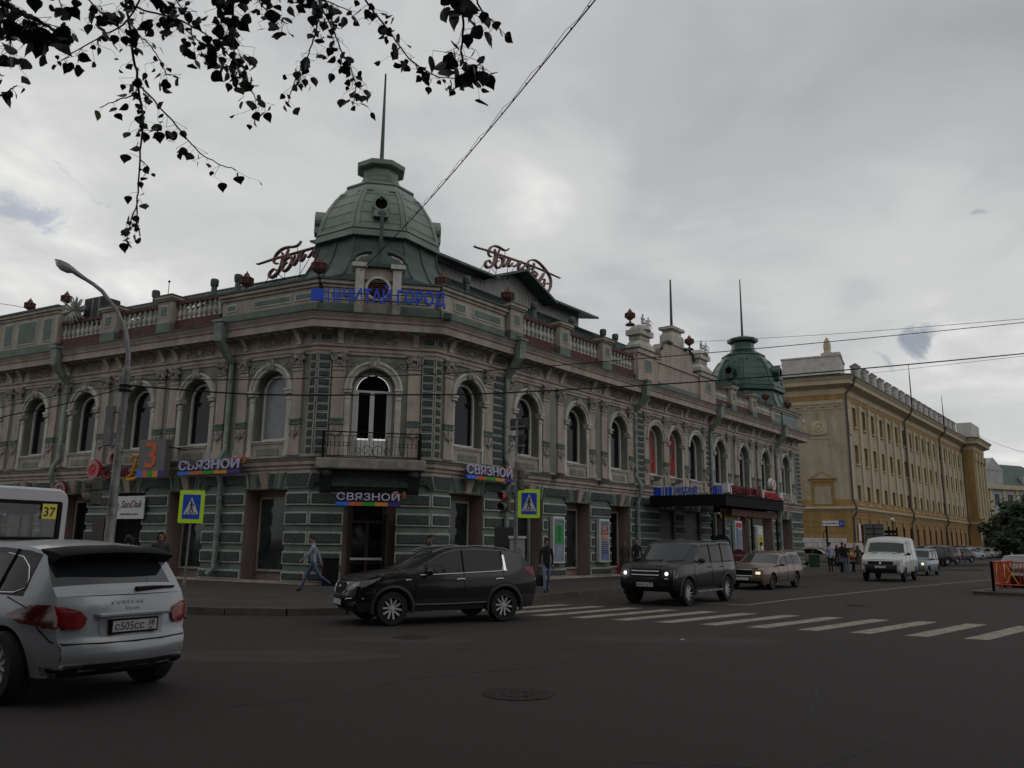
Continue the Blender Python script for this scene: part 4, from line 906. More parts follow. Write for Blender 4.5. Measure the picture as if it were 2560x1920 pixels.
for i,(s,w_) in enumerate(((18.1,2.2),(21.3,2.6))):
    sg=mk('yellow_banner',Q['yellow'],'R',s,lambda m:m.box(-w_/2,w_/2,-.04,0,2.95,3.4),3.9,parent=CN)
# ================= signs =================
def thing_at(name,wg,s,n,z,label,cat,group=None):
    p=FP(wg,s,n,z); e=empty(name,tuple(p),0,label,cat,group); return e
def svyaz(wg,s0,s1,n,z,label,scale=1.0):
    L_=abs(s1-s0); e=thing_at('shop_sign',wg,s0,n,z,label,'sign','colour bar phone shop signs')
    sg=FD[wg][3]; M=FRr(wg,s0,n,z)
    h=.44*scale
    mb=MB(); mb.box(0,L_,.02,.08,-.12,h*.5); mb.build('backing_panel',Q['panel'],e,M)
    text('СВЯЗНОЙ',h*1.12,Q['lilac'],e,M@Matrix.Translation((.02,-.02,.06)),'letters',.03,off=.010,fit=L_*.97)
    for k,c in enumerate(('cblue','orange','cgreen','camber','cviolet')):
        mb=MB(); mb.box(L_*k/5,L_*(k+1)/5,-.06,.06,-.14,-.01); mb.build('colour_bar',Q[c],e,M)
    text('3',h*.95,Q['orange'],e,M@Matrix.Translation((L_+.05,-.02,h*.55)),'numeral',.03,off=.012)
    mb=MB(); mb.prism([(L_*.87,h*.75),(L_*.97,h*.95),(L_*.88,h*1.15)],-.04,.0,'y'); mb.build('arrow',Q['orange'],e,M); return e
svyaz('L',6.46,3.06,.52,4.2,'lilac lettering sign with colour bar on the left wing, beside the box sign')
svyaz('C',.94,3.24,.95,2.95,'lilac lettering sign with colour bar over the corner door under the balcony',.72)
svyaz('R',1.38,4.25,.52,4.16,'lilac lettering sign with colour bar on the right wing behind the traffic pole')
# box sign "3"
e=thing_at('box_sign','L',7.6,1.0,4.0,'projecting grey box sign with a big orange 3 and coloured squares','sign')
M=FRr('L',8.2,1.1,3.95)@Matrix.Rotation(R(8),4,'Z')
mb=MB(); mb.box(0,1.35,-.0,.35,0,1.55); mb.build('box',mat('box_grey',(.14,.135,.14),.6,.05),e,M,bev=.01); text('3',1.45,Q['orange'],e,M@Matrix.Translation((.28,-.01,.42)),'numeral',.012,off=.015,sx=1.0)
for k,c in enumerate(('cblue','orange','cgreen','camber','cviolet')): mb=MB(); mb.box(.02+k*.262,.02+(k+1)*.262,-.012,0,.02,.28); mb.build('colour_square',Q[c],e,M)
mb=MB(); mb.tube([(1.35,.18,1.25),(1.9,.5,1.15)],.025,5); mb.build('arm',Q['black'],e,M)
# SanDali sign: flower disc and script letters
def flower(M,e,r=.42,m='red'):
    mb=MB(); n=40; pr=[]; 
    for i in range(n): a=2*PI*i/n; q=r*(1+.06*(1 if i%2 else -1)); pr.append((q*cos(a),q*sin(a)))
    mb.prism(pr,-.12,0,'y'); mb.build('disc',Q[m],e,M); mb=MB()
    for i in range(20): a=2*PI*i/20; mb.prism([(r*.62*cos(a-.03),r*.62*sin(a-.03)),(r*.9*cos(a-.05),r*.9*sin(a-.05)),(r*.9*cos(a+.05),r*.9*sin(a+.05)),(r*.62*cos(a+.03),r*.62*sin(a+.03))],-.14,-.115,'y')
    mb.tube([(.0,-.13,0),(-.12,-.13,-.08)],.02,4); mb.tube([(.0,-.13,0),(.06,-.13,.13)],.02,4); o=mb.build('petal_marks',Q['wht'],e,M); tag(o,kind=None)
e=thing_at('shop_sign','L',10.4,.6,4.0,'red flower disc with dark red and orange script letters above the shoe shop','sign')
flower(FRr('L',11.6,.55,4.42),e)
def script(M,e,strokes,m,r,name='script_letter'):
    for st in strokes:
        mb=MB(); P=[Vector((x,0,z)) for x,z in st]
        q=[]
        for i in range(len(P)-1):
            p0,p1,p2,p3=P[max(0,i-1)],P[i],P[i+1],P[min(len(P)-1,i+2)]
            for k in range(4):
                t=k/4; q.append(.5*((2*p1)+(p2-p0)*t+(2*p0-5*p1+4*p2-p3)*t*t+(3*p1-p0-3*p2+p3)*t**3))
        q.append(P[-1]); mb.tube(q,r,6); mb.build(name,m,e,M,smooth=50)
script(FRr('L',11.1,.5,3.98),e,[[(.75,.95),(.65,1.1),(.45,1.05),(.4,.85),(.6,.65),(.75,.45),(.65,.15),(.35,.05),(.1,.15),(.1,.35),(.3,.4)]],Q['wine'],.075)
script(FRr('L',10.05,.5,4.0),e,[[(.05,.1),(.12,.3),(.22,.45),(.25,.15),(.3,.35),(.42,.48),(.45,.12),(.55,.2)]],Q['wine'],.06)
script(FRr('L',9.55,.5,3.95),e,[[(.55,1.1),(.42,.7),(.25,.25),(.05,.12),(.0,.02),(.25,.02),(.6,.1),(.82,.4),(.85,.75),(.65,1.0),(.3,1.0),(.05,.8)],[(.85,1.2),(.7,1.05)]],mat('sign_amber',(.75,.32,.02),.5,.05),.06)
e=thing_at('shop_banner','L',9.6,.16,2.4,'white shop banner with dark red script above the dark doorway','banner')
mb=MB(); mb.box(-.1,1.85,.0,.04,2.36,3.3); mb.build('board',Q['wht'],e,FRr('L',10.5,.25,0)); text('SanDali',.42,Q['wine'],e,FRr('L',10.12,.26,2.82),'lettering',.006,shear=.35); text('салон обуви и сумок',.11,Q['wine'],e,FRr('L',10.1,.26,2.52),'small_print',.004)
mb=MB(); 
for i in range(9):
    a=R(-80+i*20); mb.tube([(.08*cos(a),0,.08*sin(a)),(.18*cos(a),0,.18*sin(a))],.008,3)
mb.build('rays',Q['wine'],e,FRr('L',10.35,.27,2.85))
e=thing_at('shop_sign','L',13.9,.6,3.2,'red flower disc sign half hidden behind the white bus roof','sign'); flower(FRr('L',13.5,.7,3.55),e,.42,'wine')
# Chitay Gorod roof sign on chamfer
e=thing_at('roof_sign','C',2.2,.9,10.4,'blue letter sign with book stripes along the corner parapet','sign')
M=FRr('C',-.36,1.0,10.33)@Matrix.Rotation(R(-1.5),4,'Y')
for x0,x1,h in ((0,.46,.46),(.50,.53,.46),(.60,.66,.46),(.80,.88,.47),(.92,.95,.47),(.99,1.05,.48),(1.08,1.10,.48)):
    mb=MB(); mb.box(x0,x1,-.04,.04,0,h); mb.build('book_stripe' if x0 else 'blue_square',Q['blue'],e,M)
text('ЧИТАЙ ГОРОД',.70,Q['blue'],e,M@Matrix.Translation((1.16,0,.02)),'letters',.05,off=.022,fit=3.85)
for z in (.1,.36): mb=MB(); mb.tube([(0,.06,z),(5.0,.06,z)],.018,4); mb.build('support_rail',Q['black'],e,M)
def chg2(M,label,s,n,wg='R'):
    e=thing_at('shop_sign',wg,s,n,4.1,label,'sign','blue bookshop signs on the canopy')
    for x0,x1,c in ((0,.75,'blue'),(.75,.86,'wht'),(.86,1.0,'blue'),(1.0,1.1,'wht'),(1.1,1.35,'blue'),(1.35,1.42,'wht'),(1.42,1.75,'blue'),(1.75,1.84,'wht')):
        mb=MB(); mb.box(x0,x1,-.03,.05,0,.72); mb.build('book_stripe',Q[c],e,M)
    mb=MB(); mb.box(1.9,4.1,.03,.06,0,.72); mb.build('backing_panel',Q['wht'],e,M)
    text('ЧИТАЙ',.42,Q['blue'],e,M@Matrix.Translation((1.95,0,.38)),'letters',.04,off=.008,fit=2.1); text('ГОРОД',.42,Q['blue'],e,M@Matrix.Translation((1.95,0,.04)),'letters',.04,off=.008,fit=2.1); return e
# side edge of canopy: sign faces along -dir; frame: x outward
Xo=FD['R'][2]; Yi=az(AR)
def side(s,n,z,sc=1.0): p=FP('R',s,n,z); return Matrix(((Xo.x*sc,Yi.x*sc,0,p.x),(Xo.y*sc,Yi.y*sc,0,p.y),(0,0,sc,p.z),(0,0,0,1)))
chg2(side(16.2,.55,4.08,.62),'blue bookshop sign on the near side edge of the black canopy',16.2,.6)
e=thing_at('shop_sign','R',16.6,4.6,4.1,'partly hidden blue book-stripe sign at the canopy corner','sign')
for x0,x1 in ((0,.22),(.28,.34),(.4,.46)): mb=MB(); mb.box(x0,x1,-.03,.03,0,.42); mb.build('book_stripe',Q['blue'],e,side(16.25,3.9,4.1))
e=thing_at('shop_sign','R',18.6,4.6,4.1,'long dark red letter sign on the canopy front edge','sign')
mb=MB(); mb.box(-.25,.0,-.05,.25,.1,.55); mb.box(.1,.4,-.05,.1,0,.55); mb.build('white_letter_side',Q['wht'],e,FRr('R',16.75,4.55,4.1))
text('ТЕМА-ПУТЕШЕСТВИЙ',.58,Q['wine'],e,FRr('R',16.9,4.6,4.14),'letters',.06,off=.01,fit=3.8)
mb=MB(); mb.box(-.05,3.9,.05,.09,.0,.5); mb.build('backing_panel',Q['wine'],e,FRr('R',16.9,4.5,4.1))
e=thing_at('shop_sign','R',22.6,4.6,4.1,'white and red sign with round disc at the canopy far end','sign')
text('ADDRESS',.5,Q['red'],e,FRr('R',21.35,4.6,4.12),'letters',.05,off=.02,sx=.8); text('LINE',.4,Q['red'],e,FRr('R',23.3,4.55,3.98),'letters',.05,off=.02,sx=.8)
mb=MB(); mb.box(-.15,.0,.0,.3,0,.45); mb.box(2.9,3.3,.2,.3,.0,.5); mb.build('white_letter_side',Q['wht'],e,FRr('R',21.35,4.55,4.1))
mb=MB(); mb.lathe([(0,-.1),(.36,-.1),(.36,.12),(0,.12)],18,ax='y'); c_=mb.build('clock_disc',Q['wht'],e,FRr('R',22.7,4.5,4.95),smooth=40)
mb=MB(); 
for i in range(18):
    a,b_=2*PI*i/18,2*PI*(i+1)/18; mb.add([(.30*cos(a),-.11,.30*sin(a)),(.36*cos(a),-.11,.36*sin(a)),(.36*cos(b_),-.11,.36*sin(b_)),(.30*cos(b_),-.11,.30*sin(b_))],[(0,1,2,3)])
mb.tube([(-.12,-.12,-.15),(.08,-.12,.15)],.02,4); mb.tube([(-.12,-.12,-.15),(.12,-.12,-.1)],.02,4); mb.build('clock_ring',Q['red'],c_,FRr('R',22.7,4.5,4.95),fix=False)
# posters on piers
def poster(s,label,z0,z1,w_,cells):
    e=thing_at('poster_case','R',s,.2,z0,label,'poster','framed posters on the right wing piers'); M=FRr('R',s,.16,0)
    mb=MB(); mb.box(-w_/2-.09,w_/2+.09,-.10,.1,z0-.09,z1+.09); mb.build('case',Q['frame'],e,M,bev=.01); mb=MB(); mb.box(-w_/2,w_/2,-.112,-.1,z0,z1); mb.build('backing',mat('poster_grey',(.22,.25,.28),.5,.1,3),e,M)
    for (x0,x1,a,b_,m) in cells: mb=MB(); mb.box(x0,x1,-.118,-.112,a,b_); mb.build('printed_panel',m if not isinstance(m,str) else Q[m],e,M)
    return e,M
gr_=mat('poster_green',(.03,.26,.07),.6,.1); lb=mat('poster_pale_blue',(.22,.27,.36),.6,.15,2); mb_=mat('poster_blue',(.14,.18,.38),.6,.15,4)
e,M=poster(7.98,'tall white framed poster with a green panel, behind the woman in the black jacket',.78,2.66,.72,[(-.34,.34,2.42,2.64,lb),(-.34,.34,1.55,2.40,gr_),(-.30,.25,.9,1.5,lb)])
text('3 ЭТАЖ',.17,Q['ink'],e,M@Matrix.Translation((-.28,-.122,2.46)),ext=.002)
for k in range(9): text(('Школа','танцев','и йоги','студия','красоты','массаж','фото','копия','печать')[k],.07,Q['dgrey'],e,M@Matrix.Translation((0,-.122,2.26-k*.075)),'small_print',.002,'CENTER')
e,M=poster(11.78,'tall white framed poster with red and orange strips over blue, left of the folding board',.78,2.66,.72,[(-.34,.34,2.42,2.64,lb),(-.34,.3,2.22,2.38,'red'),(-.34,.3,2.02,2.18,'wine'),(-.3,.3,1.84,1.98,mat('poster_orange',(.6,.25,.08),.6,.1)),(-.33,.33,.85,1.3,mb_)])
text('1 ЭТАЖ',.17,Q['ink'],e,M@Matrix.Translation((-.28,-.122,2.46)),ext=.002); text('ОБУВЬ',.14,Q['wht'],e,M@Matrix.Translation((-.28,-.122,2.25)),ext=.002); text('СУМКИ',.14,Q['wht'],e,M@Matrix.Translation((-.28,-.122,2.05)),ext=.002)
for k in range(6): text('магазин часов',.08,Q['dgrey'],e,M@Matrix.Translation((0,-.122,1.62-k*.1)),'small_print',.002,'CENTER')
e,M=poster(27.7,'white and blue striped poster under the canopy with a red header',1.0,3.0,.9,[(-.42,.42,2.7,2.95,'red'),(-.42,-.2,1.05,2.65,mat('poster_mid_blue',(.10,.20,.42),.6,.1)),(-.15,.42,1.05,2.65,mat('poster_lilac',(.38,.40,.48),.6,.1))])
for k in range(12): text('аптека парикмахер',.08,Q['dgrey'],e,M@Matrix.Translation((.12,-.122,2.5-k*.11)),'small_print',.002,'CENTER')
e,M=poster(31.2,'poster with a yellow lower panel under the far end of the canopy',1.1,2.75,.8,[(-.36,.36,1.15,2.2,mat('poster_yellow',(.6,.5,.03),.6,.1)),(-.36,.36,2.25,2.7,'wht')])
for k in range(6): text('скидки %',.12,Q['ink'],e,M@Matrix.Translation((0,-.122,2.0-k*.15)),'small_print',.002,'CENTER')
# floodlights on ledges
for i,(wg,s,n,z,lab) in enumerate((('C',4.75,.9,9.95,'grey floodlight at the right end of the blue roof letters'),('R',4.2,.9,9.98,'grey floodlight on the eave above the first downpipe of the right wing'),('R',16.9,.35,4.95,'left of two floodlights above the bookshop sign on the canopy'),('R',19.4,.35,4.95,'right of two floodlights above the bookshop sign on the canopy'),('L',5.6,.5,4.45,'small floodlight on the belt above the left lilac sign'),('R',7.6,.5,4.45,'small floodlight on the belt between the traffic pole and the second poster'),('R',11.4,.5,4.45,'small floodlight on the belt above the second poster'))):
    mb=MB(); mb.hexa([(-.16,-.12,0),(.16,-.12,0),(.16,.1,.05),(-.16,.1,.05)],[(-.16,-.22,.2),(.16,-.22,.2),(.16,.06,.26),(-.16,.06,.26)]); mb.box(-.13,.13,.0,.3,-.02,.03)
    tag(mb.build('floodlight',Q['galv'],None,FRr(wg,s,n,z)),lab,'floodlight','floodlights on the corner building')
# ================= roof billiard signs =================
def Zs(x,y): return (1170+x*.11333,590+y*.11333)
def onpl(wg,u,v,n):
    o,dd,nn,sg=FD[wg]; d=ray(u,v); P0=o+nn*n; t=(P0-Vector((0,0,HC))).dot(nn)/d.dot(nn); p=Vector((0,0,HC))+d*t-o; return p.dot(dd),p.z
ST=[([(160,150),(185,185),(460,265),(700,350),(1000,455),(1300,560),(1560,660),(1800,765),(2050,880)],.075),
([(540,400),(490,380),(465,300),(510,200),(600,160),(700,190),(800,250),(870,262),(915,215)],.085),
([(600,225),(620,300),(605,430),(580,540),(530,610),(450,635),(400,590),(410,510),(480,480),(525,550)],.10),
([(715,235),(680,320),(650,420),(620,530),(640,440),(700,400),(770,440),(775,540),(720,630),(650,640),(620,570),(650,505),(700,490)],.10),
([(830,430),(790,540),(800,612),(845,590),(900,470),(925,430)],.09),([(965,440),(910,560),(920,612),(960,600),(1000,530)],.09),
([(1010,590),(1040,620),(1100,570),(1165,510),(1180,525),(1120,640),(1140,690),(1200,630)],.09),
([(1290,570),(1240,630),(1220,710),(1290,780),(1350,700),(1320,620),(1290,570)],.09),
([(1400,660),(1440,685),(1470,600),(1460,530)],.085),
([(1390,640),(1340,600),(1350,500),(1450,470),(1560,520),(1680,640),(1770,760),(1830,880),(1840,1000),(1820,1100),(1760,1190),(1690,1150),(1680,1050),(1740,990),(1805,1010)],.09),
([(1350,800),(1375,850),(1430,790),(1490,740)],.08),([(1545,780),(1460,715),(1430,760),(1480,820),(1540,790),(1470,900),(1490,940),(1545,900)],.085),
([(1695,760),(1640,850),(1550,1000),(1465,1130)],.12),([(1640,900),(1700,905),(1690,980),(1620,1000),(1600,1060),(1650,1090),(1700,1050)],.085)]
Q['signpink']=mat('sign_faded_red',(.26,.13,.12),.6,.3,6); Q['signgrey']=mat('sign_side_grey',(.24,.23,.23),.6,.2,6)
NS=-6.0; STL=[]
for st,r in ST: STL.append(([tuple(onpl('R',*Zs(x,y),NS)) for x,y in st],r))
s0=STL[0][0][0][0]
SUP=[]
for a,b_ in (((380,560),(170,820)),((530,635),(390,905)),((545,630),(740,865)),((655,640),(645,885)),((900,610),(905,840)),((1040,650),(880,835)),((1140,690),(1120,810)),((1210,720),(1195,860)),((1480,940),(1370,1060)),((1690,1180),(1600,1310)),((1710,1180),(1710,1440)),((845,260),(850,410))):
    SUP.append((onpl('R',*Zs(*a),NS),onpl('R',*Zs(*b_),NS)))
def bill(wg,sref,dz,label):
    e=thing_at('roof_sign',wg,sref,NS,16.5,label,'sign','script billiard signs on the roof'); M=FRr(wg,sref,NS,0)
    for P,r in STL:
        mb=MB(); pts=[Vector((x-s0,0,z-.15+dz)) for x,z in P]; q=[]
        for i in range(len(pts)-1):
            p0,p1,p2,p3=pts[max(0,i-1)],pts[i],pts[i+1],pts[min(len(pts)-1,i+2)]
            for k in range(3):
                t=k/3; q.append(.5*((2*p1)+(p2-p0)*t+(2*p0-5*p1+4*p2-p3)*t*t+(3*p1-p0-3*p2+p3)*t**3))
        q.append(pts[-1]); n=len(q)
        for off,m_ in ((0,0),(.1,1)):
            mb.tube([p+Vector((0,off,0)) for p in q],[r*.72*(.5+.5*sin(PI*i/(n-1))) for i in range(n)],6,m_)
        mb.build('neon_letter',[Q['signpink'],Q['signgrey']],e,M,smooth=60)
    mb=MB()
    for a,b_ in SUP: mb.tube([(a[0]-s0,.1,a[1]-.15+dz),(b_[0]-s0,.1,b_[1]-.3+dz)],.022,4)
    mb.build('support_struts',Q['black'],e,M)
bill('R',s0,0,'script Бильярд sign on struts above the gabled clerestory right of the dome')
bill('L',9.9,-1.75,'script Бильярд sign on the left roof, its right half hidden by the dome')
# ================= lamppost =================
lp0=D(271,1365,20.5); LPx,LPy=lp0.x,lp0.y
e=empty('street_lamp',(LPx,LPy,.15),0,'tall galvanised lamppost with curved arm over the left pavement','street lamp')
T=TR(LPx,LPy,0)
mb=MB(); mb.lathe([(.17,.15),(.17,.3),(.125,.4),(.118,2.6),(.105,2.65),(.09,5.9),(.10,5.95),(.10,6.1),(.07,6.15)],14); mb.build('pole',Q['galv'],e,T,smooth=40)
arm=[Vector((x,0,z)) for x,z in ((0,6.1),(-.02,6.5),(-.13,7.02),(-.2,7.2),(-.44,7.65),(-.9,8.19),(-1.15,8.38),(-1.45,8.56))]
mb=MB(); mb.tube(arm,[.07,.065,.06,.058,.055,.052,.05,.05],8); mb.tube([(-.5,.0,7.7),(-.85,.0,8.05)],.012,4); mb.build('arm',Q['galv'],e,T,smooth=50)
hd=Vector((-.85,0,.5)).normalized(); up=Vector((.5,0,.85)).normalized()
def hp(a,b_,c): return Vector((-1.38,0,8.52))+hd*a+Vector((0,b_,0))+up*c
mb=MB(); sec=[(0,.06,.05,-.05),(.1,.075,.06,-.06),(.35,.085,.08,-.06),(.45,.13,.10,-.05),(.65,.17,.12,-.02),(.85,.15,.10,-.01),(1.0,.07,.05,0)]
rows_=[[hp(a,w_*cos(q*PI/8),(h_ if sin(q*PI/8)>=0 else -l_)*sin(q*PI/8)*(1 if sin(q*PI/8)>=0 else 1)) for q in range(17)] for a,w_,h_,l_ in sec]
mb.grid(rows_); hdm=mb.build('lamp_head',Q['galv'],e,T,smooth=50)
mb=MB(); sec=[(.42,.11,.04),(.55,.15,.12),(.72,.15,.14),(.88,.11,.10),(.97,.05,.02)]
mb.grid([[hp(a,w_*cos(PI+q*PI/8),h_*sin(PI+q*PI/8)-.01) for q in range(9)] for a,w_,h_ in sec]); mb.build('lens',mat('lamp_lens',(.35,.38,.36),.15,.05),hdm,T,smooth=60)
mb=MB(); mb.box(-.4,-.22,-.1,.1,4.05,5.1); mb.box(-.22,-.05,-.02,.02,4.9,4.95); mb.build('switch_box',Q['galv'],e,T,bev=.01)
mb=MB(); mb.tube([(0,0,3.95),(.55,-.1,3.75)],.02,5); mb.build('bracket_rod',Q['galv'],e,T)
for z in (5.62,5.5): mb=MB(); mb.lathe([(.15,z-.03),(.15,z+.03)],12); mb.build('clamp',Q['black'],e,T)
# ================= traffic lights =================
Q['tlgrey']=mat('signal_housing',(.085,.078,.065),.6,.1,4); Q['lens_off']=mat('dark_lens',(.03,.008,.006),.2,.1,5)
Q['redlit']=mat('lit_red',(.5,.01,.01),.4,0,emit=(1,.02,.03),es=1.2)
def signal(x,y,z,rz,label,lit=False,secs=2,group='two-lens pedestrian signals',face=True):
    e=empty('traffic_light',(x,y,z),rz,label,'traffic light',group); T=TR(x,y,z,rz)
    for k in range(secs):
        z0=-k*.36
        mb=MB(); mb.box(-.17,.17,-.02,.16,z0-.33,z0,0); h=mb.build('housing',Q['tlgrey'],e,T,bev=.02)
        mb=MB(); rr=[]; 
        for i in range(15):
            a=R(-40+260*i/14); rr.append([(.145*cos(a),-.02,z0-.165+.145*sin(a)),(.135*cos(a),-.27+.12*(1-sin(a))*.5,z0-.165+.135*sin(a)-.02)])
        mb.grid(rr); mb.build('visor',Q['tlgrey'],h,T,fix=False)
        mb=MB(); mb.lathe([(0,-.03),(.13,-.03),(.13,-.02)],14,(0,0,z0-.165),'y'); mb.build('lens',Q['lens_off'],h,T)
        if lit and k==0:
            mb=MB(); c=z0-.165
            mb.sph((0,-.04,c+.07),.02,6,4); mb.tube([(0,-.04,c+.05),(0,-.04,c-.01)],.018,5)
            for s_ in (-1,1): mb.tube([(0,-.04,c-.01),(s_*.03,-.04,c-.08)],.014,4); mb.tube([(0,-.04,c+.04),(s_*.05,-.04,c)],.012,4)
            mb.build('lit_figure',Q['redlit'],h,T)
    return e
p=D(1262,1234,26.6); signal(p.x,p.y,p.z+.1,R(-35),'pedestrian traffic light showing a red figure, left of the right crossing sign',True)
p=D(1304,1178,26.9); signal(p.x,p.y,p.z+.05,R(125),'traffic light seen from behind above the right crossing sign',False,2)
p=D(238,1203,20.2); signal(p.x,p.y,p.z+.1,R(-75),'dark traffic light hanging on the lamppost, seen from the side',False)
# traffic pole
b0=D(1288,1450,26.8); e=empty('traffic_pole',(b0.x,b0.y,.15),0,'slim grey traffic signal pole behind the black crossover with sign backs on top','pole')
T=TR(b0.x,b0.y,0)
mb=MB(); mb.lathe([(.07,.15),(.065,4.35),(.07,4.4),(.045,4.45),(.045,5.75),(0,5.8)],10); mb.build('pole',Q['galv'],e,T,smooth=40)
M3=T@TR(0,-.06,0,R(25))
mb=MB(); mb.box(-.38,.38,-.0,.02,5.35,5.75); mb.build('plate_back',Q['dgrey'],e,T@TR(0.1,.06,.12,R(-28)),bev=.01)
mb=MB(); mb.prism([(-.36,5.3),(.36,5.3),(0,4.62)],0,.02,'y'); mb.build('yield_sign_back',Q['dgrey'],e,T@TR(.1,.06,.0,R(-48)))
for z in (4.9,5.55): mb=MB(); mb.box(-.25,.3,.0,.05,z,z+.05); mb.build('bracket',Q['galv'],e,T@TR(.0,.0,0,R(-30)))
mb=MB(); mb.tube([(0,0,4.3),(.25,.0,4.15),(.3,0,3.9)],.02,5); mb.tube([(0,0,3.3),(-.25,0,3.2)],.02,5); mb.build('bracket',Q['galv'],e,T)
# pedestrian crossing signs
Q['arrow_white']=flat('reflective_white',(.55,.55,.57))
def pedsign(u,vb,vc,ub,rz,label,mir=1,w=.76,h=1.0,ph=3.5):
    base=G(ub,vb,.15); dep=base.y; c=D(u,vc,dep); e=empty('crossing_sign',(base.x,base.y,.15),0,label,'road sign','lime bordered pedestrian crossing signs')
    mb=MB(); mb.tube([(0,0,0),(c.x-base.x,0,c.z+.3-.15)],.04,8); mb.lathe([(.08,0),(.07,.12),(.04,.14)],8); mb.build('post',Q['galv'],e,TR(base.x,base.y,.15))
    M=TR(c.x,c.y-.08,c.z,rz)
    def rr(w_,h_,r):
        P=[]
        for cx,cz,a0 in ((w_/2-r,h_/2-r,0),(-w_/2+r,h_/2-r,90),(-w_/2+r,-h_/2+r,180),(w_/2-r,-h_/2+r,270)):
            for k in range(4): a=R(a0+k*30); P.append((cx+r*cos(a),cz+r*sin(a)))
        return P
    mb=MB(); mb.prism(rr(w,h,.06),-.01,.02,'y'); mb.build('lime_board',Q['lime'],e,M)
    mb=MB(); mb.prism(rr(w*.74,h*.77,.02),-.016,-.01,'y'); mb.build('white_edge',Q['arrow_white'],e,M)
    mb=MB(); mb.prism(rr(w*.70,h*.74,.015),-.02,-.016,'y'); mb.build('blue_panel',Q['sblue'],e,M)
    mb=MB(); mb.prism([(-.25,-.26),(.25,-.26),(0,.33)],-.024,-.02,'y'); mb.build('white_triangle',Q['arrow_white'],e,M)
    mb=MB(); 
    def L(pts,r): mb.tube([(x*mir,-.026,z) for x,z in pts],r,5)
    mb.lathe([(0,-.030),(.033,-.030),(.033,-.024)],10,(.005*mir,0,.19),'y')
    L([(0,.15),(-.01,.0)],.028); L([(-.01,.0),(-.04,-.1),(-.07,-.22)],.018); L([(-.01,0),(.03,-.1),(.07,-.21)],.018); L([(0,.13),(-.07,.07),(-.07,.0)],.013); L([(0,.12),(.05,.06),(.06,.02)],.013)
    for x in (-.15,0,.15): mb.prism([(x-.03,-.24),(x+.03,-.24),(x+.015,-.19),(x-.015,-.19)],-.028,-.024,'y')
    mb.build('walking_figure',Q['ink'],e,M)
pedsign(1322.5,1475,1259,1322,R(4),'lime bordered pedestrian crossing sign right of the traffic pole',1,.76,.99)
pedsign(481,1463,1267,460,R(8),'lime bordered pedestrian crossing sign before the left wing, near the lamppost',-1,.84,1.14)
# utility cabinet
c=D(1292,1440,27.6); b=MB(); e=empty('utility_cabinet',(c.x,c.y,.15),0,'pale grey utility cabinet with red scrawled graffiti behind the crossover','utility box')
T=TR(c.x,c.y,.15,R(3)); b.box(-.25,.25,-.16,.16,0,1.72); b.build('box',mat('cabinet_grey',(.30,.31,.32),.6,.1,4),e,T,bev=.01); b=MB(); b.box(-.29,.29,-.2,.2,1.72,1.80); b.build('lid',Q['wht'],e,T); b=MB(); b.box(-.02,.02,-.18,-.16,.8,.95); b.build('handle',Q['black'],e,T)
b=MB()
for st in ([(-.18,1.25),(-.10,1.35),(-.05,1.2),(-.15,1.1)],[(.05,1.38),(.12,1.3),(.04,1.22),(.12,1.12),(.02,1.05)],[(.08,.95),(.0,.82),(.1,.75),(.02,.6),(.14,.55)],[(-.15,.7),(-.1,.85),(-.12,.5)]): b.tube([(x,-.168,z) for x,z in st],.012,4)
b.build('graffiti',Q['red'],e,T)
c=D(1262,1440,28.4); b=MB(); b.box(-.38,.38,-.2,.2,0,2.1); tag(b.build('kiosk_cabinet',Q['dgrey'],None,TR(c.x,c.y,.15,R(3)),bev=.01),'dark grey cabinet standing left behind the graffiti cabinet','utility box')
# bins, folding board etc
c=G(824,1464,.15); b=MB(); b.box(-.28,.28,-.22,.22,0,.9); b.box(-.3,.3,-.24,.24,.9,.96); tag(b.build('litter_bin',Q['black'],None,TR(c.x,c.y,.15,R(10)),bev=.02),'black litter bin beside the corner entrance','litter bin')
c=FP('R',14.0,1.6,0); e=empty('folding_board',(c.x,c.y,.15),0,'pale folding advertising board on the pavement left of the dark off-roader','sign board')
for s_ in (-1,1):
    b=MB(); b.hexa([(-.35,s_*.28-.015,.1),(.35,s_*.28-.015,.1),(.35,s_*.28+.015,.1),(-.35,s_*.28+.015,.1)],[(-.35,s_*.03-.015,1.15),(.35,s_*.03-.015,1.15),(.35,s_*.03+.015,1.15),(-.35,s_*.03+.015,1.15)]); b.build('board',mat('board_grey',(.20,.19,.17),.7,.15,6),e,TR(c.x,c.y,.15,R(-15)))
b=MB(); 
for x in (-.3,.3):
    for y in (-.3,.3): b.tube([(x,y,0),(x,y*.9,.14)],.02,4)
b.build('leg',Q['brown'],e,TR(c.x,c.y,.15,R(-15)))
c=FP('R',12.9,.8,0); b=MB(); b.hexa([(-.4,-.05,0),(.1,-.05,0),(.1,.0,0),(-.4,0,0)],[(-.7,-.05,.6),(-.25,-.05,.6),(-.25,0,.6),(-.7,0,.6)]); tag(b.build('ramp_rail',Q['galv'],None,FRr('R',13.0,.8,0)),'small grey slanted ramp rail at the foot of the pier','rail')
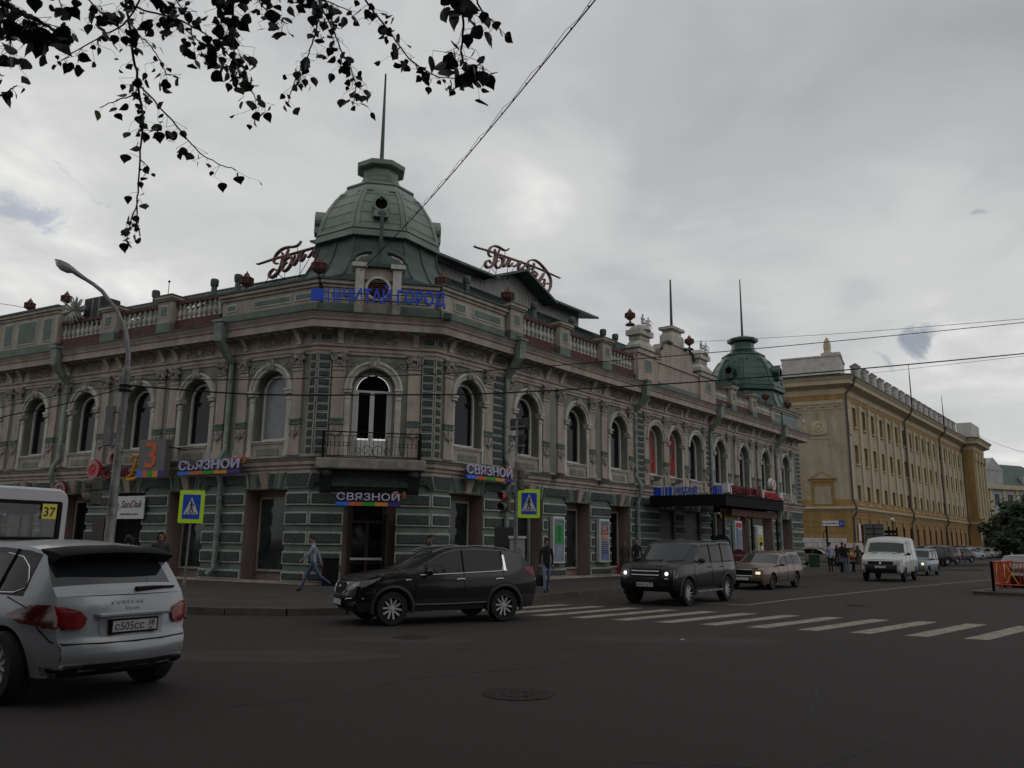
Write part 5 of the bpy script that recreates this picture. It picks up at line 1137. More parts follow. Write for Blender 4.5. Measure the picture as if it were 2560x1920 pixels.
# red and blue arches (kiosk signs) under canopy
for s,n,r,c_,lab in ((0,0,.55,'sblue','round-topped blue board behind the roof of the dark off-roader'),(0,1,.38,'wine','round-topped dark red board right of the dark off-roader')):
    q=D(1802,1360,46) if n==0 else D(1846,1380,43); h_=1.6 if n==0 else 1.0; e=empty('arched_board',(q.x,q.y,.15),0,lab,'sign board'); M=TR(q.x,q.y,.15,R(-12)); b=MB(); b.prism([(-r,.1)]+[(-r*cos(PI*i/12),h_+r*sin(PI*i/12)) for i in range(13)]+[(r,.1)],-.04,.04,'y'); b.build('board',mat('board_'+c_,(.01,.03,.10) if n==0 else (.12,.008,.012),.6,.1),e,M); b=MB(); b.box(-r*.6,r*.6,-.06,-.04,h_,h_+.1); b.build('stripe',Q['yellow'] if n==0 else Q['grey'],e,M)
# bollards near people
for (u,v,lab) in ((2106,1431,'short black bollard at the kerb under the man in the pale shirt'),(2135,1429,'short black bollard at the kerb under the dark jacketed pair'),(2160,1428,'short black bollard at the kerb near the white van')):
    c=G(u,v,.15); b=MB(); b.lathe([(.12,0),(.12,.1),(.1,.15),(.1,.5),(.13,.55),(.09,.65),(0,.68)],10); tag(b.build('bollard',Q['black'],None,TR(c.x,c.y,.15),smooth=40),lab,'bollard','black bollards at the kerb')
# sculpture post (black arc) near people
c=G(2072,1412,.15); b=MB(); b.tube([(0,0,0),(0,0,3.3)],.08,6); b.tube([(0,0,1.9),(-.3,0,2.2),(-.32,0,2.6),(-.05,0,3.0)],.03,5); tag(b.build('decorative_post',Q['black'],None,TR(c.x,c.y,.15)),'thin black decorative post with an arc before the white block base','post')
# green bin by parked car
c=G(2037,1418,.15); b=MB(); b.hexa([(-.35,-.3,0),(.35,-.3,0),(.35,.3,0),(-.35,.3,0)],[(-.42,-.36,.95),(.42,-.36,.95),(.42,.36,.95),(-.42,.36,.95)]); tag(b.build('green_bin',mat('bin_green',(.01,.05,.03),.6,.1),None,TR(c.x,c.y,.15,R(-20)),bev=.02),'dark green bin beside the pale parked car at the building end','litter bin')
# ================= red fence on island =================
Q['fred']=mat('red_fence_paint',(.42,.035,.015),.5,.15,5); 
e=empty('pedestrian_fence',(18.6,30.6,.14),0,'bright red metal pedestrian fence on the traffic island','fence')
fp=[Vector((18.35,31.2,.14)),Vector((19.3,30.35,.14)),Vector((21.6,29.6,.14))]; fq=[Vector((18.35,31.2,.14)),Vector((20.6,33.9,.14)),Vector((24,38,.14))]
for P in (fp,fq):
    for i in range(len(P)-1):
        a,b_=P[i],P[i+1]; L_=(b_-a).length; n=max(1,round(L_/1.5))
        for k in range(n):
            p,q=a.lerp(b_,k/n),a.lerp(b_,(k+1)/n); d=(q-p)
            m=MB(); m.box(p.x-.035,p.x+.035,p.y-.035,p.y+.035,.14,1.25); m.build('post',Q['fred'],e)
            for z in (.25,1.08): m=MB(); m.tube([p+Vector((0,0,z)),q+Vector((0,0,z))],.028,4); m.build('rail',Q['fred'],e)
            for j in range(1,10):
                if j in (4,5,6): continue
                r_=p+d*(j/10); m=MB(); m.tube([r_+Vector((0,0,.25)),r_+Vector((0,0,1.08))],.016,4); m.build('bar',Q['fred'],e)
            c0,c1=p+d*.33,p+d*.67; 
            for A,B in ((c0+Vector((0,0,.25)),c1+Vector((0,0,1.08))),(c0+Vector((0,0,1.08)),c1+Vector((0,0,.25)))): m=MB(); m.tube([A,B],.014,4); m.build('cross_bar',Q['yellow'],e)
# ================= wires =================
def wire(name,P,r,label,m='black',cat='cable'):
    b=MB(); q=[]
    for i in range(len(P)-1):
        p0,p1,p2,p3=P[max(0,i-1)],P[i],P[i+1],P[min(len(P)-1,i+2)]
        for k in range(6):
            t=k/6; q.append(.5*((2*p1)+(p2-p0)*t+(2*p0-5*p1+4*p2-p3)*t*t+(3*p1-p0-3*p2+p3)*t**3))
    q.append(P[-1]); b.tube(q,r,5); return tag(b.build(name,Q[m],smooth=60),label,cat)
def lin(px,d0,d1):
    x0,x1=px[0][0],px[-1][0]; return [D(u,v,d0+(d1-d0)*(u-x0)/(x1-x0)) for u,v in px]
wire('cable',lin([(321,964),(640,986),(980,987),(1240,983),(1740,955),(2150,922),(2560,884),(2800,860)],20.5,30),.022,'thick black cable sagging from the lamppost across the facade to the right edge')
wire('cable',lin([(318,950),(640,949),(823,944),(1034,938),(1240,925),(1740,885),(2140,848),(2560,806),(2800,780)],20.5,30),.014,'upper of the two long black cables crossing the facade')
wire('cable',lin([(1694,857),(1950,843),(2140,831),(2560,797),(2800,778)],60,34),.014,'thin grey cable high in the sky over the second dome')
wire('cable',lin([(2150,936),(2400,908),(2560,890),(2800,862)],84,34),.016,'thin cable running from the yellow building roof to the right edge')
wire('cable',lin([(-250,1120),(6,1043),(121,1020),(321,967)],19,20.5),.014,'black cable from the lamppost down to the left edge')
wire('cable',lin([(-250,1075),(17,1016),(191,980),(318,964)],24,20.5),.010,'thin cable above it from the lamppost to the left edge')
wire('cable',lin([(2440,1086),(2500,1112),(2640,1155)],120,70),.02,'faint thin wire from the far yellow wing to the right edge')
wire('cable',lin([(-200,735),(0,759),(60,769)],32,34),.012,'faint wire at the far left above the parapet')
P0=FP('C',1.4,.6,11.75); P1=D(1520,-40,11)
pts=[P0.lerp(P1,t)+Vector((0,0,-.25*math.sin(PI*t))) for t in [i/10 for i in range(11)]]
sw=wire('span_wire',pts,.013,'steel span wire rising from the corner turret to the top of the view')
b=MB()
for i in range(1,30):
    t=i/30; p=P0.lerp(P1,t)+Vector((0,0,-.25*math.sin(PI*t))); b.box(p.x-.01,p.x+.01,p.y-.01,p.y+.01,p.z-.015,p.z+.04)
cl=b.build('clip',Q['black'],sw); tag(cl,kind='stuff')
pts2=[p+Vector((-.02,0,.05+.05*math.sin(i*2.1))) for i,p in enumerate([P0.lerp(P1,t/40)+Vector((0,0,-.25*math.sin(PI*t/40))) for t in range(6,40)])]
b=MB(); b.tube(pts2,.006,4); b.build('thin_cable',Q['black'],sw)
# ================= urns =================
mb=MB(); mb.lathe([(.32,0),(.30,.08),(.20,.18),(.10,.26),(.07,.36),(.10,.44),(.28,.55),(.38,.70),(.40,.92),(.45,.98),(.36,1.04),(.20,1.12),(.17,1.22),(.09,1.32),(.04,1.36),(.05,1.42),(.0,1.46)],10); ume=mb.mesh('urn_bowl',Q['rust'],35)
mb=MB(); mb.lathe([(.42,0),(.36,.12),(.2,.16)],8); 
for k in range(6): a=k*PI/3; mb.box(cos(a)*.40-.04,cos(a)*.40+.04,sin(a)*.40-.04,sin(a)*.40+.04,.62,.98)
ubm=mb.mesh('urn_lugs',Q['rust'])
for wg,s,n,z,sc,lab in (('L',18.7,.1,12.3,.92,'rusty urn at the far left end of the parapet'),('L',15.9,.05,12.3,.92,'rusty urn left of the star ornament on the left parapet'),('L',4.2,-.1,11.5,1.0,'rusty urn under the left billiard sign'),('L',.6,-.4,11.6,1.1,'rusty urn at the left foot of the dome'),('R',.9,-.6,11.5,1.1,'rusty urn at the right foot of the dome'),('R',4.6,-.15,11.8,1.0,'rusty urn before the gabled clerestory'),
    ('R',15.85,-.5,13.55,1.0,'rusty urn behind the left cherub group'),('R',23.1,-.5,13.55,1.0,'rusty urn behind the right cherub group'),('R',34.6,-.2,11.7,1.0,'rusty urn at the foot of the far green dome'),('R',39.0,-.2,11.7,1.0,'rusty urn at the far end of the right wing parapet')):
    p=FP(wg,s,n,z); e=empty('roof_urn',tuple(p),0,lab,'urn','rusty urns on the parapet'); put(ume,'urn_bowl',e,Matrix.Translation(p)@Matrix.Scale(sc*.68,4)); put(ubm,'urn_lugs',e,Matrix.Translation(p)@Matrix.Scale(sc*.68,4))
# star ornament and striped black box
M=FRr('L',14.75,.35,12.0); mb=MB(); rnd=random.Random(4)
for i in range(70):
    d=Vector((rnd.gauss(0,1),rnd.gauss(0,.5),rnd.gauss(0,1))).normalized(); mb.tube([(0,0,0),d*.35,d*.68],[.03,.05,.01],4)
tag(mb.build('star_ornament',mat('pale_frost',(.36,.37,.34),.7,.2,6),None,M@Matrix.Scale(1.0,4)),'spiky pale starburst decoration on the left balustrade','ornament')
e=thing_at('striped_box','L',13.9,.0,11.5,'dark box with two pale stripes standing behind the left balustrade','box')
mb=MB(); mb.box(-.65,.65,-.5,.5,0,1.15); mb.build('body',Q['dgrey'],e,FRr('L',13.95,-.5,11.5),bev=.05)
for x in (-.02,.45): mb=MB(); mb.box(x,x+.1,-.52,-.5,0,1.12); mb.build('stripe',Q['galv'],e,FRr('L',13.95,-.5,11.5))
mb=MB(); mb.tube([(0,0,11.8),(0,0,13.4)],.02,4); mb.sph((0,0,13.4),.06,6,4); tag(mb.build('antenna',Q['black'],None,FRr('L',10.7,-1.5,0)),'thin rod antenna on the left roof','antenna')
# camera cluster at end of right wing
mb=MB(); mb.lathe([(0,0),(.12,.02),(.13,.35),(0,.37)],8); mb.tube([(0,0,.1),(.2,0,-.1),(.2,0,-.5)],.03,4); tag(mb.build('security_camera',Q['wht'],None,FRr('R',40.2,.5,10.9)),'white security camera at the far end of the right wing parapet','camera')
# side balcony at the far end of the green building
mb=MB(); mb.box(0,1.3,-.1,2.6,4.2,4.45,0)
for k in range(14): mb.tube([(1.25,-.05+k*.2,4.45),(1.25,-.05+k*.2,5.5)],.02,4)
for k in range(7): mb.tube([(k*.2,-.05,4.45),(k*.2,-.05,5.5)],.02,4); 
for k in range(6): mb.tube([(1.25+.0,.1+k*.4+.15*cos(q),4.95+.15*sin(q)) for q in (0,1,2,3,4,5,6.28)],.02,4)
mb.tube([(0,-.05,5.5),(1.25,-.05,5.5),(1.25,2.6,5.5)],.03,5); mb.build('side_balcony',Q['black'],BL,FRr('R',40.15,-.9,0))
# ================= vehicles =================
Q['tyre']=mat('tyre_rubber',(.012,.012,.012),.85,.2,12,.3,60); Q['alloy']=mat('alloy_rim',(.5,.5,.51),.35,.05,3,metal=.15); Q['trimb']=mat('black_trim',(.014,.014,.015),.55,.1,8)
Q['cglass']=mat('car_glass',(.005,.005,.006),.03,0,spec=.28); Q['cglass2']=mat('car_windscreen',(.018,.020,.022),.03,0,spec=.55); Q['chrome']=mat('chrome_strip',(.6,.6,.6),.15,0,metal=1)
Q['tail']=mat('tail_lamp_red',(.22,.004,.006),.25,.25,14,coat=.2); Q['tailb']=mat('tail_lamp_dark',(.09,.004,.006),.12,.15,6,coat=.5)
Q['head']=mat('headlamp_glass',(.22,.23,.24),.08,.3,18,coat=.5,spec=.7); Q['headd']=mat('headlamp_dark',(.06,.06,.065),.1,.3,18,coat=.6)
Q['lit']=mat('lit_headlamp',(.9,.9,.85),.3,0,emit=(1,.97,.9),es=3.2); Q['litw']=mat('lit_warm_lamp',(.9,.75,.5),.3,0,emit=(1,.8,.5),es=2.2); Q['plate']=mat('number_plate',(.45,.45,.44),.5,.05,5)
def paint(n,c,metal=.3,r=.28): return mat('paint_'+n,c,r,.03,2,metal=metal,coat=.45,spec=.3)
def pl(P,x):
    if x<=P[0][0]: return P[0][1]
    for (a,b_),(c,d_) in zip(P,P[1:]):
        if x<=c: return b_+(d_-b_)*(x-a)/(c-a) if c>a else d_
    return P[-1][1]
_wm={}
def wheel_meshes(r,w,n,style,mr):
    k=(r,w,n,style,mr.name)
    if k in _wm: return _wm[k]
    rr=r*.70 if style!='steel' else r*.62
    t=MB(); pr=[(rr,-w/2+.01),(rr+.02,-w/2),(r*.93,-w/2+.005),(r*.985,-w/2+.03),(r,-w*.2),(r,w*.2),(r*.985,w/2-.03),(r*.93,w/2-.005),(rr+.02,w/2),(rr,w/2-.01)]
    t.lathe(pr,28,ax='y',cap=False); tm=t.mesh('wheel',Q['tyre'],35)
    m=MB(); m.lathe([(0,-.02),(rr*.93,-.02),(rr,-w/2+.02),(rr+.004,-w/2+.004),(rr-.02,-w/2+.0),(rr-.03,-w/2+.03),(rr*.9,0.01),(0,.01)],28,ax='y',m=0)
    y0=-w/2+.035
    for i in range(n):
        a=2*PI*i/n+.2
        def P(q,h,y): return (q*cos(a+h/q if q>0.01 else a),y,q*sin(a+h/q if q>.01 else a))
        offs=((-.045,.0),(.045,.0)) if style=='twin' else ((0,0),)
        for o,_ in offs:
            h0=.028 if style=='twin' else rr*.13; s=rr*.08
            m.hexa([P(.05,o*.2-h0*.6,y0+.01),P(.05,o*.2+h0*.6,y0+.01),P(.05,o*.2+h0*.6,y0+.06),P(.05,o*.2-h0*.6,y0+.06)],[P(rr-.02,o*1.7-h0*.75,y0),P(rr-.02,o*1.7+h0*.75,y0),P(rr-.02,o*1.7+h0*.75,y0+.05),P(rr-.02,o*1.7-h0*.75,y0+.05)],1)
    m.lathe([(0,y0-.005),(.05,y0),(.06,y0+.03),(0,y0+.04)],12,ax='y',m=1)
    rm=m.mesh('rim',[Q['trimb'],mr],35); _wm[k]=(tm,rm); return _wm[k]
def car(name,pos,head,label,S,body,group=None,cat='car',z=0.0):
    """S: dict. local x forward, y left, z up"""
    root=empty(name,(pos[0],pos[1],z),0,label,cat,group)
    hv=az(head); lv=Vector((-hv.y,hv.x,0)); T=Matrix(((hv.x,lv.x,0,pos[0]),(hv.y,lv.y,0,pos[1]),(0,0,1,z),(0,0,0,1)))
    W=S['w']/2; fr,top,re=S['front'],S['top'],S['rear']; xa,xb,r=S['xa'],S['xb'],S['r']; RA=S.get('ra',r+.06); za=r; belt=S['belt']; sill=S['sill']
    rw=S.get('roofw',.78); xf=max(p[0] for p in fr); xr=min(p[0] for p in re); Lc=xf-xr; xm=(xf+xr)/2; ztopm=max(p[1] for p in top)
    frz=sorted((z_,x_) for x_,z_ in fr); rez=sorted((z_,x_) for x_,z_ in re); tpx=sorted((x_,z_) for x_,z_ in top); ef=S.get('ef',.14); 
    def plan(x): u=abs(x-xm)/(Lc/2); return 1-ef*u**S.get('pw',7)-.02*u*u
    zbm=pl(sorted(belt),0)
    def ys(x,zz):
        w_=W*plan(x); bz=pl(sorted(belt),x)
        if zz<=bz:
            t=(zz-sill)/(bz-sill); t=max(0,min(1,t)); return w_*(.955+.045*sin(PI*min(1,t*1.25)**.8) if t<.8 else .955+.045*sin(PI*1.0**.8*.999)+0) if False else w_*(1-.05*(1-min(1,t/.35))**2-.045*max(0,(t-.62)/.38)**2)
        t=(zz-bz)/max(.01,ztopm-bz); return w_*(.955-(.955-rw)*t**1.15)
    def xF(zz): return pl(frz,zz)
    def xR(zz): return pl(rez,zz)
    def zt(x): return pl(tpx,x)
    zfb=frz[0][0]; zrb=rez[0][0]
    # columns
    xs=set()
    for p in top: xs.add(round(p[0],4))
    for a,b_ in S['win']: xs|={round(a,4),round(b_,4)}
    for d_ in S.get('doors',()): xs|={round(d_,4)}
    for c in (xa,xb):
        for k in range(13): xs.add(round(c+RA*cos(PI*k/12),4))
    k=xr+.03
    while k<xf: xs.add(round(k,4)); k+=.14
    for k in (.02,.05,.1,.17,.26,.38): xs|={round(xf-k,4),round(xr+k,4)}
    xs=sorted([x for x in xs if xr<=x<=xf]+[xf,xr],reverse=True)
    q=[xs[0]]
    for x in xs[1:]:
        if q[-1]-x>.012: q.append(x)
    xs=q
    def zb(x):
        b_=sill
        if x>xa+RA: b_=zfb
        if x<xb-RA: b_=zrb
        for c in (xa,xb):
            if abs(x-c)<RA: b_=max(b_,za+math.sqrt(max(0,RA*RA-(x-c)**2)))
        return b_
    NL,NU=7,5
    fu=[0,.08,.45,.82,.93,1.0]
    def colpts(x,sd):
        b_=zb(x); t_=zt(x); bz=min(pl(sorted(belt),x),t_); P=[]
        for i in range(NL+1):
            zz=b_+(bz-b_)*(i/NL)**.9; xx=max(min(x,xF(zz)),xR(zz)); P.append(Vector((xx,sd*ys(xx,zz),zz)))
        for i in range(1,NU+1):
            zz=bz+(t_-bz)*fu[i]; xx=max(min(x,xF(zz)),xR(zz)); P.append(Vector((xx,sd*ys(xx,zz),zz)))
        return P
    parts={}
    def mbp(k):
        if k not in parts: parts[k]=MB()
        return parts[k]
    doors=sorted(S.get('doors',()),reverse=True)
    for sd in (1,-1):
        C_=[colpts(x,sd) for x in xs]; n=len(C_[0])
        cells={}
        for i in range(len(xs)-1):
            xmid=(xs[i]+xs[i+1])/2
            for j in range(n-1):
                key='body'
                if NL<=j<n-1:
                    jj=j-NL
                    for wi,(a,b_) in enumerate(S['win']):
                        if min(a,b_)<xmid<max(a,b_) and 1<=jj<=2 and zt(xmid)-pl(sorted(belt),xmid)>.12: key='pane%d'%wi
                        elif min(a,b_)-.05<xmid<max(a,b_)+.05 and jj<=3 and zt(xmid)-pl(sorted(belt),xmid)>.06 and key=='body' and S.get('blackpillar'): key='pillar'
                elif j>=1:
                    for di in range(len(doors)-1):
                        if doors[di+1]<xmid<doors[di]: key='door%d'%di
                if j==0 and S.get('cladding'): key='clad'
                if S.get('lowdark') and j<=S['lowdark'] and key!='pane': key='clad'
                cells.setdefault(key,[]).append((i,j))
        for key,L_ in cells.items():
            m=mbp(key+('L' if sd>0 else 'R'))
            for i,j in L_:
                a,b_,c,d_=C_[i][j],C_[i+1][j],C_[i+1][j+1],C_[i][j+1]
                if (a-d_).length<1e-4 and (b_-c).length<1e-4: continue
                vs=[a,b_,c,d_]
                if (a-d_).length<1e-4: vs=[a,b_,c]
                elif (b_-c).length<1e-4: vs=[a,b_,d_]
                m.add(vs,[tuple(range(len(vs)))])
    # crown/bow skins
    bow=S.get('bow',.10)
    def skin(seq,key,cr,bw,dx,gl=None):
        NV=10; rows=[]
        for (x,zz) in seq:
            ye=ys(x,zz); rows.append([Vector((x+dx*bw*(1-(v)**2),ye*v,zz+cr*(1-abs(v)**2.2))) for v in [(-1+2*k/NV) for k in range(NV+1)]])
        for i in range(len(rows)-1):
            for k in range(NV):
                v=abs(-1+2*(k+.5)/NV); kk=key
                if gl and 0<i<len(rows)-2 and v<.86: kk=gl
                elif gl and v<.86 and S.get('fullglass'): kk=gl
                mbp(kk).add([rows[i][k],rows[i][k+1],rows[i+1][k+1],rows[i+1][k]],[(0,1,2,3)])
    def resamp(P,step):
        o=[P[0]]
        for (a,b_),(c,d_) in zip(P,P[1:]):
            L_=math.hypot(c-a,d_-b_); n=max(1,int(L_/step))
            for k in range(1,n+1): o.append((a+(c-a)*k/n,b_+(d_-b_)*k/n))
        return o
    # front fascia
    skin(resamp(fr,.06),'fascia',0,bow,1)
    skin(resamp(re,.06),'tailpanel',0,bow,-1)
    it=S['ti']  # indices in top of: hood end / windshield end / roof end / rear glass end
    h,wsd,rf,rg=it
    def taper(seq,c0,c1,b0,b1): return seq
    # top skins: bow varies smoothly
    def topskin(seq,key,b0,b1,c0,c1,gl=None):
        NV=10; rows=[]; n=len(seq)
        for i,(x,zz) in enumerate(seq):
            t=i/max(1,n-1); bw=b0+(b1-b0)*t; cr=c0+(c1-c0)*t; ye=ys(x,zz)
            rows.append([Vector((x+bw*(1-v*v),ye*v,zz+cr*(1-abs(v)**2.4))) for v in [(-1+2*k/NV) for k in range(NV+1)]])
        for i in range(len(rows)-1):
            for k in range(NV):
                v=abs(-1+2*(k+.5)/NV); kk=gl if (gl and v<.9 and 0<i<n-2) else key
                mbp(kk).add([rows[i][k],rows[i][k+1],rows[i+1][k+1],rows[i+1][k]],[(0,1,2,3)])
    hc=S.get('hc',.05); rc=S.get('rc',.05)
    topskin(resamp(top[:h+1],.09),'hood',bow,.12,.02,hc)
    topskin(resamp(top[h:wsd+1],.09),'roof',.12,.06,hc,rc,'windscreen')
    topskin(resamp(top[wsd:rf+1],.2),'roof',.06,-.03,rc,rc)
    topskin(resamp(top[rf:rg+1],.08),'roof' if not S.get('tg') else 'tailpanel',-.03,-bow,rc,.02,'rear_window')
    if len(top)>rg+1: topskin(resamp(top[rg:],.09),'boot_lid',-bow,-bow,.02,.01)
    mats_={'pane':Q['cglass'],'windscreen':Q['cglass2'],'rear_window':S.get('rglass',Q['cglass2']),'pillar':Q['trimb'],'clad':Q['trimb']}
    names={'body':'body_side','pane':'side_window','door':'door','fascia':'front_bumper','tailpanel':'tail_panel','hood':'bonnet','roof':'roof','windscreen':'windscreen','rear_window':'rear_window','boot_lid':'boot_lid','pillar':'window_pillar','clad':'lower_cladding'}
    made={}
    for k,m in parts.items():
        base=k.rstrip('LR') if k[:-1] and k[-1] in 'LR' else k
        b2=base.rstrip('0123456789'); mm_=mats_.get(b2,body)
        if k=='fascia' and S.get('fasciam'): mm_=S['fasciam']
        made[k]=m.build(names.get(b2,b2),mm_,root,T,smooth=50,weld=True,fix=False)
    # seams
    sm_=MB()
    for sd in (1,-1):
        for x in doors:
            pts=[]
            for j in range(1,NL+1):
                zz=zb(x)+(pl(sorted(belt),x)-zb(x))*(j/NL)**.9; pts.append((x,sd*(ys(x,zz)+.001),zz))
            sm_.tube(pts,.006,4)
            t_=zt(x); bz=pl(sorted(belt),x)
            if t_-bz>.2: sm_.tube([(x,sd*(ys(x,bz+(t_-bz)*f_)+.001),bz+(t_-bz)*f_) for f_ in (0,.3,.6,.93)],.012 if not S.get('blackpillar') else .02,4)
    sm_.build('door_seam',Q['black'],root,T)
    # under body
    ub=MB(); ub.box(xr+.15,xf-.15,-W*.62,W*.62,sill-.02,min(.85,zbm)); ub.box(xb+RA,xa-RA,-W*.9,W*.9,sill-.01,sill+.2); ub.build('underbody',Q['black'],root,T)
    il=MB(); il.box(xr+.4,min(xf-.9,xa),-W*.72,W*.72,zbm-.1,zbm-.04); il.build('interior_floor',Q['black'],root,T)
    # wheels
    tm,rm=wheel_meshes(r,S.get('tw',.22),S.get('spokes',5),S.get('style','twin'),S.get('rimm',Q['alloy']))
    for c in (xa,xb):
        for sd in (-1,1):
            M=T@Matrix.Translation((c,sd*(W-.13),r))@(Matrix.Identity(4) if sd<0 else Matrix.Rotation(PI,4,'Z'))
            M=M@Matrix.Rotation(S.get('steer',0) if c==xa else 0,4,'Z')
            w_=put(tm,'wheel',root,M); put(rm,'rim',w_,M)
            if S.get('flare'):
                a=MB(); a.tube([(c+(RA+.03)*cos(PI*k/14),sd*(ys(c+RA*cos(PI*k/14),za+.1)-.0),za+(RA+.03)*sin(PI*k/14)) for k in range(-1,16)],.045,6); a.build('wheel_arch_trim',S['flare'],root,T,smooth=50)
    # mirrors
    mx,mz=S.get('mirror',(top[h][0]-.25,zbm+.08))
    for sd in (-1,1):
        m=MB(); y=W*.97; m.sph((mx,sd*(y+.12),mz),.1,10,6,sc=(.75,1.15,.75)); m.tube([(mx,sd*(y-.06),mz-.05),(mx,sd*(y+.08),mz-.03)],.03,6); m.build('side_mirror',S.get('mirm',body),root,T,smooth=50)
    # api for details
    A={}
    def wrap(y,zz,x0,sg):
        ye=ys(x0,zz)
        if abs(y)<=ye: return x0+sg*bow*(1-(abs(y)/ye)**2)
        lo,hi=0,.9
        for _ in range(18):
            md_=(lo+hi)/2
            if ys(x0-sg*md_,zz)<abs(y): lo=md_
            else: hi=md_
        return x0-sg*hi
    def fx(y,zz): return wrap(y,zz,xF(zz),1)
    def rx(y,zz): return wrap(y,zz,xR(zz),-1)
    def poly(nm,pts,m,where='f',off=.012,parent=None,sub=6):
        """filled polygon on the front/rear (y,z) or side (x,z) following the surface"""
        # densify by scanning: triangulate fan from centroid w/ rings
        cx=sum(p[0] for p in pts)/len(pts); cz=sum(p[1] for p in pts)/len(pts); o=[]
        P2=[]
        for (a,b_),(c,d_) in zip(pts,pts[1:]+pts[:1]):
            n=max(1,int(math.hypot(c-a,d_-b_)/.08)); P2+=[(a+(c-a)*k/n,b_+(d_-b_)*k/n) for k in range(n)]
        def mp(a,b_,of):
            if where=='f': return Vector((fx(a,b_)+of,a,b_))
            if where=='r': return Vector((rx(a,b_)-of,a,b_))
            sd=1 if where=='l' else -1
            return Vector((a,sd*(ys(a,b_)+of),b_))
        rings=[1,.75,.5,.25]; m_=MB(); n=len(P2); vs=[];fs=[]
        vs+=[mp(a,b_,-.01) for a,b_ in P2]
        for q_ in rings: vs+=[mp(cx+(a-cx)*q_,cz+(b_-cz)*q_,off) for a,b_ in P2]
        vs.append(mp(cx,cz,off))
        for k in range(len(rings)):
            for i in range(n): j=(i+1)%n; fs.append((k*n+i,k*n+j,(k+1)*n+j,(k+1)*n+i))
        e_=len(rings)*n
        for i in range(n): fs.append((e_+i,e_+(i+1)%n,len(vs)-1))
        m_.add(vs,fs); return m_.build(nm,Q[m] if isinstance(m,str) else m,parent or root,T,smooth=40)
    def line(nm,pts,m,where='f',rad=.01,off=.0,parent=None):
        o=[]
        for a,b_ in pts:
            if where=='f': o.append((fx(a,b_)+off,a,b_))
            elif where=='r': o.append((rx(a,b_)-off,a,b_))
            else: sd=1 if where=='l' else -1; o.append((a,sd*(ys(a,b_)+off),b_))
        m_=MB(); m_.tube(o,rad,5); return m_.build(nm,Q[m] if isinstance(m,str) else m,parent or root,T,smooth=60)
    def plate(zc,txt='',where='f',yc=0,w_=.52,h_=.115):
        x=fx(yc,zc)+.015 if where=='f' else rx(yc,zc)-.015
        M=T@Matrix.Translation((x,yc,zc))@Matrix.Rotation(PI/2 if where=='f' else -PI/2,4,'Z')
        m_=MB(); m_.box(-w_/2-.02,w_/2+.02,-.012,.02,-h_/2-.02,h_/2+.02,0); m_.box(-w_/2,w_/2,-.018,-.01,-h_/2,h_/2,1); p=m_.build('number_plate',[Q['black'],Q['plate']],root,M)
        if txt:
            text(txt,.12,Q['ink'],p,M@Matrix.Translation((-w_/2+.02,-.02,-.04)),'plate_letters',.001,sx=.92); text('38',.085,Q['ink'],p,M@Matrix.Translation((w_/2-.11,-.02,-.01)),'plate_region',.001); text('RUS',.03,Q['ink'],p,M@Matrix.Translation((w_/2-.1,-.02,-.05)),'plate_region',.001)
        return M
    A.update(root=root,T=T,ys=ys,fx=fx,rx=rx,poly=poly,line=line,plate=plate,W=W,xF=xF,xR=xR,zt=zt,made=made)
    return A
def both(A,nm,pts,m,where='f',**k):
    if where in 'fr':
        A['poly'](nm,pts,m,where,**k); A['poly'](nm,[(-a,b_) for a,b_ in pts][::-1],m,where,**k)
    else:
        A['poly'](nm,pts,m,'l',**k); A['poly'](nm,pts,m,'R',**k)
def heading(a,b_): d=Vector(b_)-Vector(a); return math.degrees(math.atan2(d.x,d.y))
# ---- black crossover ----
pb=paint('black_crossover',(.005,.005,.007),0,.25)
S=dict(w=1.855,r=.35,xa=1.32,xb=-1.32,sill=.30,tw=.23,spokes=5,style='twin',ef=.20,pw=6,bow=.13,roofw=.74,rc=.05,hc=.04,
 front=[(1.98,.28),(2.08,.42),(2.10,.60),(2.06,.80),(1.98,.90)],
 top=[(1.98,.90),(1.75,.99),(1.3,1.06),(.92,1.11),(.15,1.50),(-.15,1.585),(-.7,1.60),(-1.3,1.575),(-1.82,1.50),(-2.12,1.14),(-2.16,1.06)],ti=(3,5,8,9),
 rear=[(-2.16,1.06),(-2.24,.80),(-2.22,.62),(-2.12,.32)],belt=[(-2.3,1.16),(-1.5,1.09),(1.0,1.0),(2.1,.86)],
 win=[(.62,-.28),(-.34,-1.25)],doors=[.82,-.31,-1.30],blackpillar=True,flare=Q['trimb'],lowdark=1,mirror=(.55,1.10))
f_,r_=Vector((-2.39,17.44)),Vector((-.25,18.6)); ce=(f_+r_)/2; hd_=heading((-.25,18.6),(-2.39,17.44)); 
hv=az(hd_); lv=Vector((-hv.y,hv.x,0))
near=1 if lv.y<0 else -1
cpos=Vector((ce.x,ce.y,0))-lv*near*.80
A=car('black_crossover',(cpos.x,cpos.y),hd_,'glossy black compact crossover turning across the junction in front of the corner entrance',S,pb)
NB='l' if near>0 else 'R'
for sd in (1,-1):
    A['poly']('headlamp',[(sd*y,z_) for y,z_ in ((.42,.74),(.62,.88),(.84,.93),(.80,.80),(.60,.72))],'head','f',.015)
    A['poly']('fog_lamp',[(sd*y,z_) for y,z_ in ((.50,.46),(.74,.50),(.72,.42),(.62,.38))],'headd','f',.012)
    A['line']('chrome_strip',[(sd*.40,.54),(sd*.6,.56),(sd*.8,.56)],'chrome','f',.010,.006)
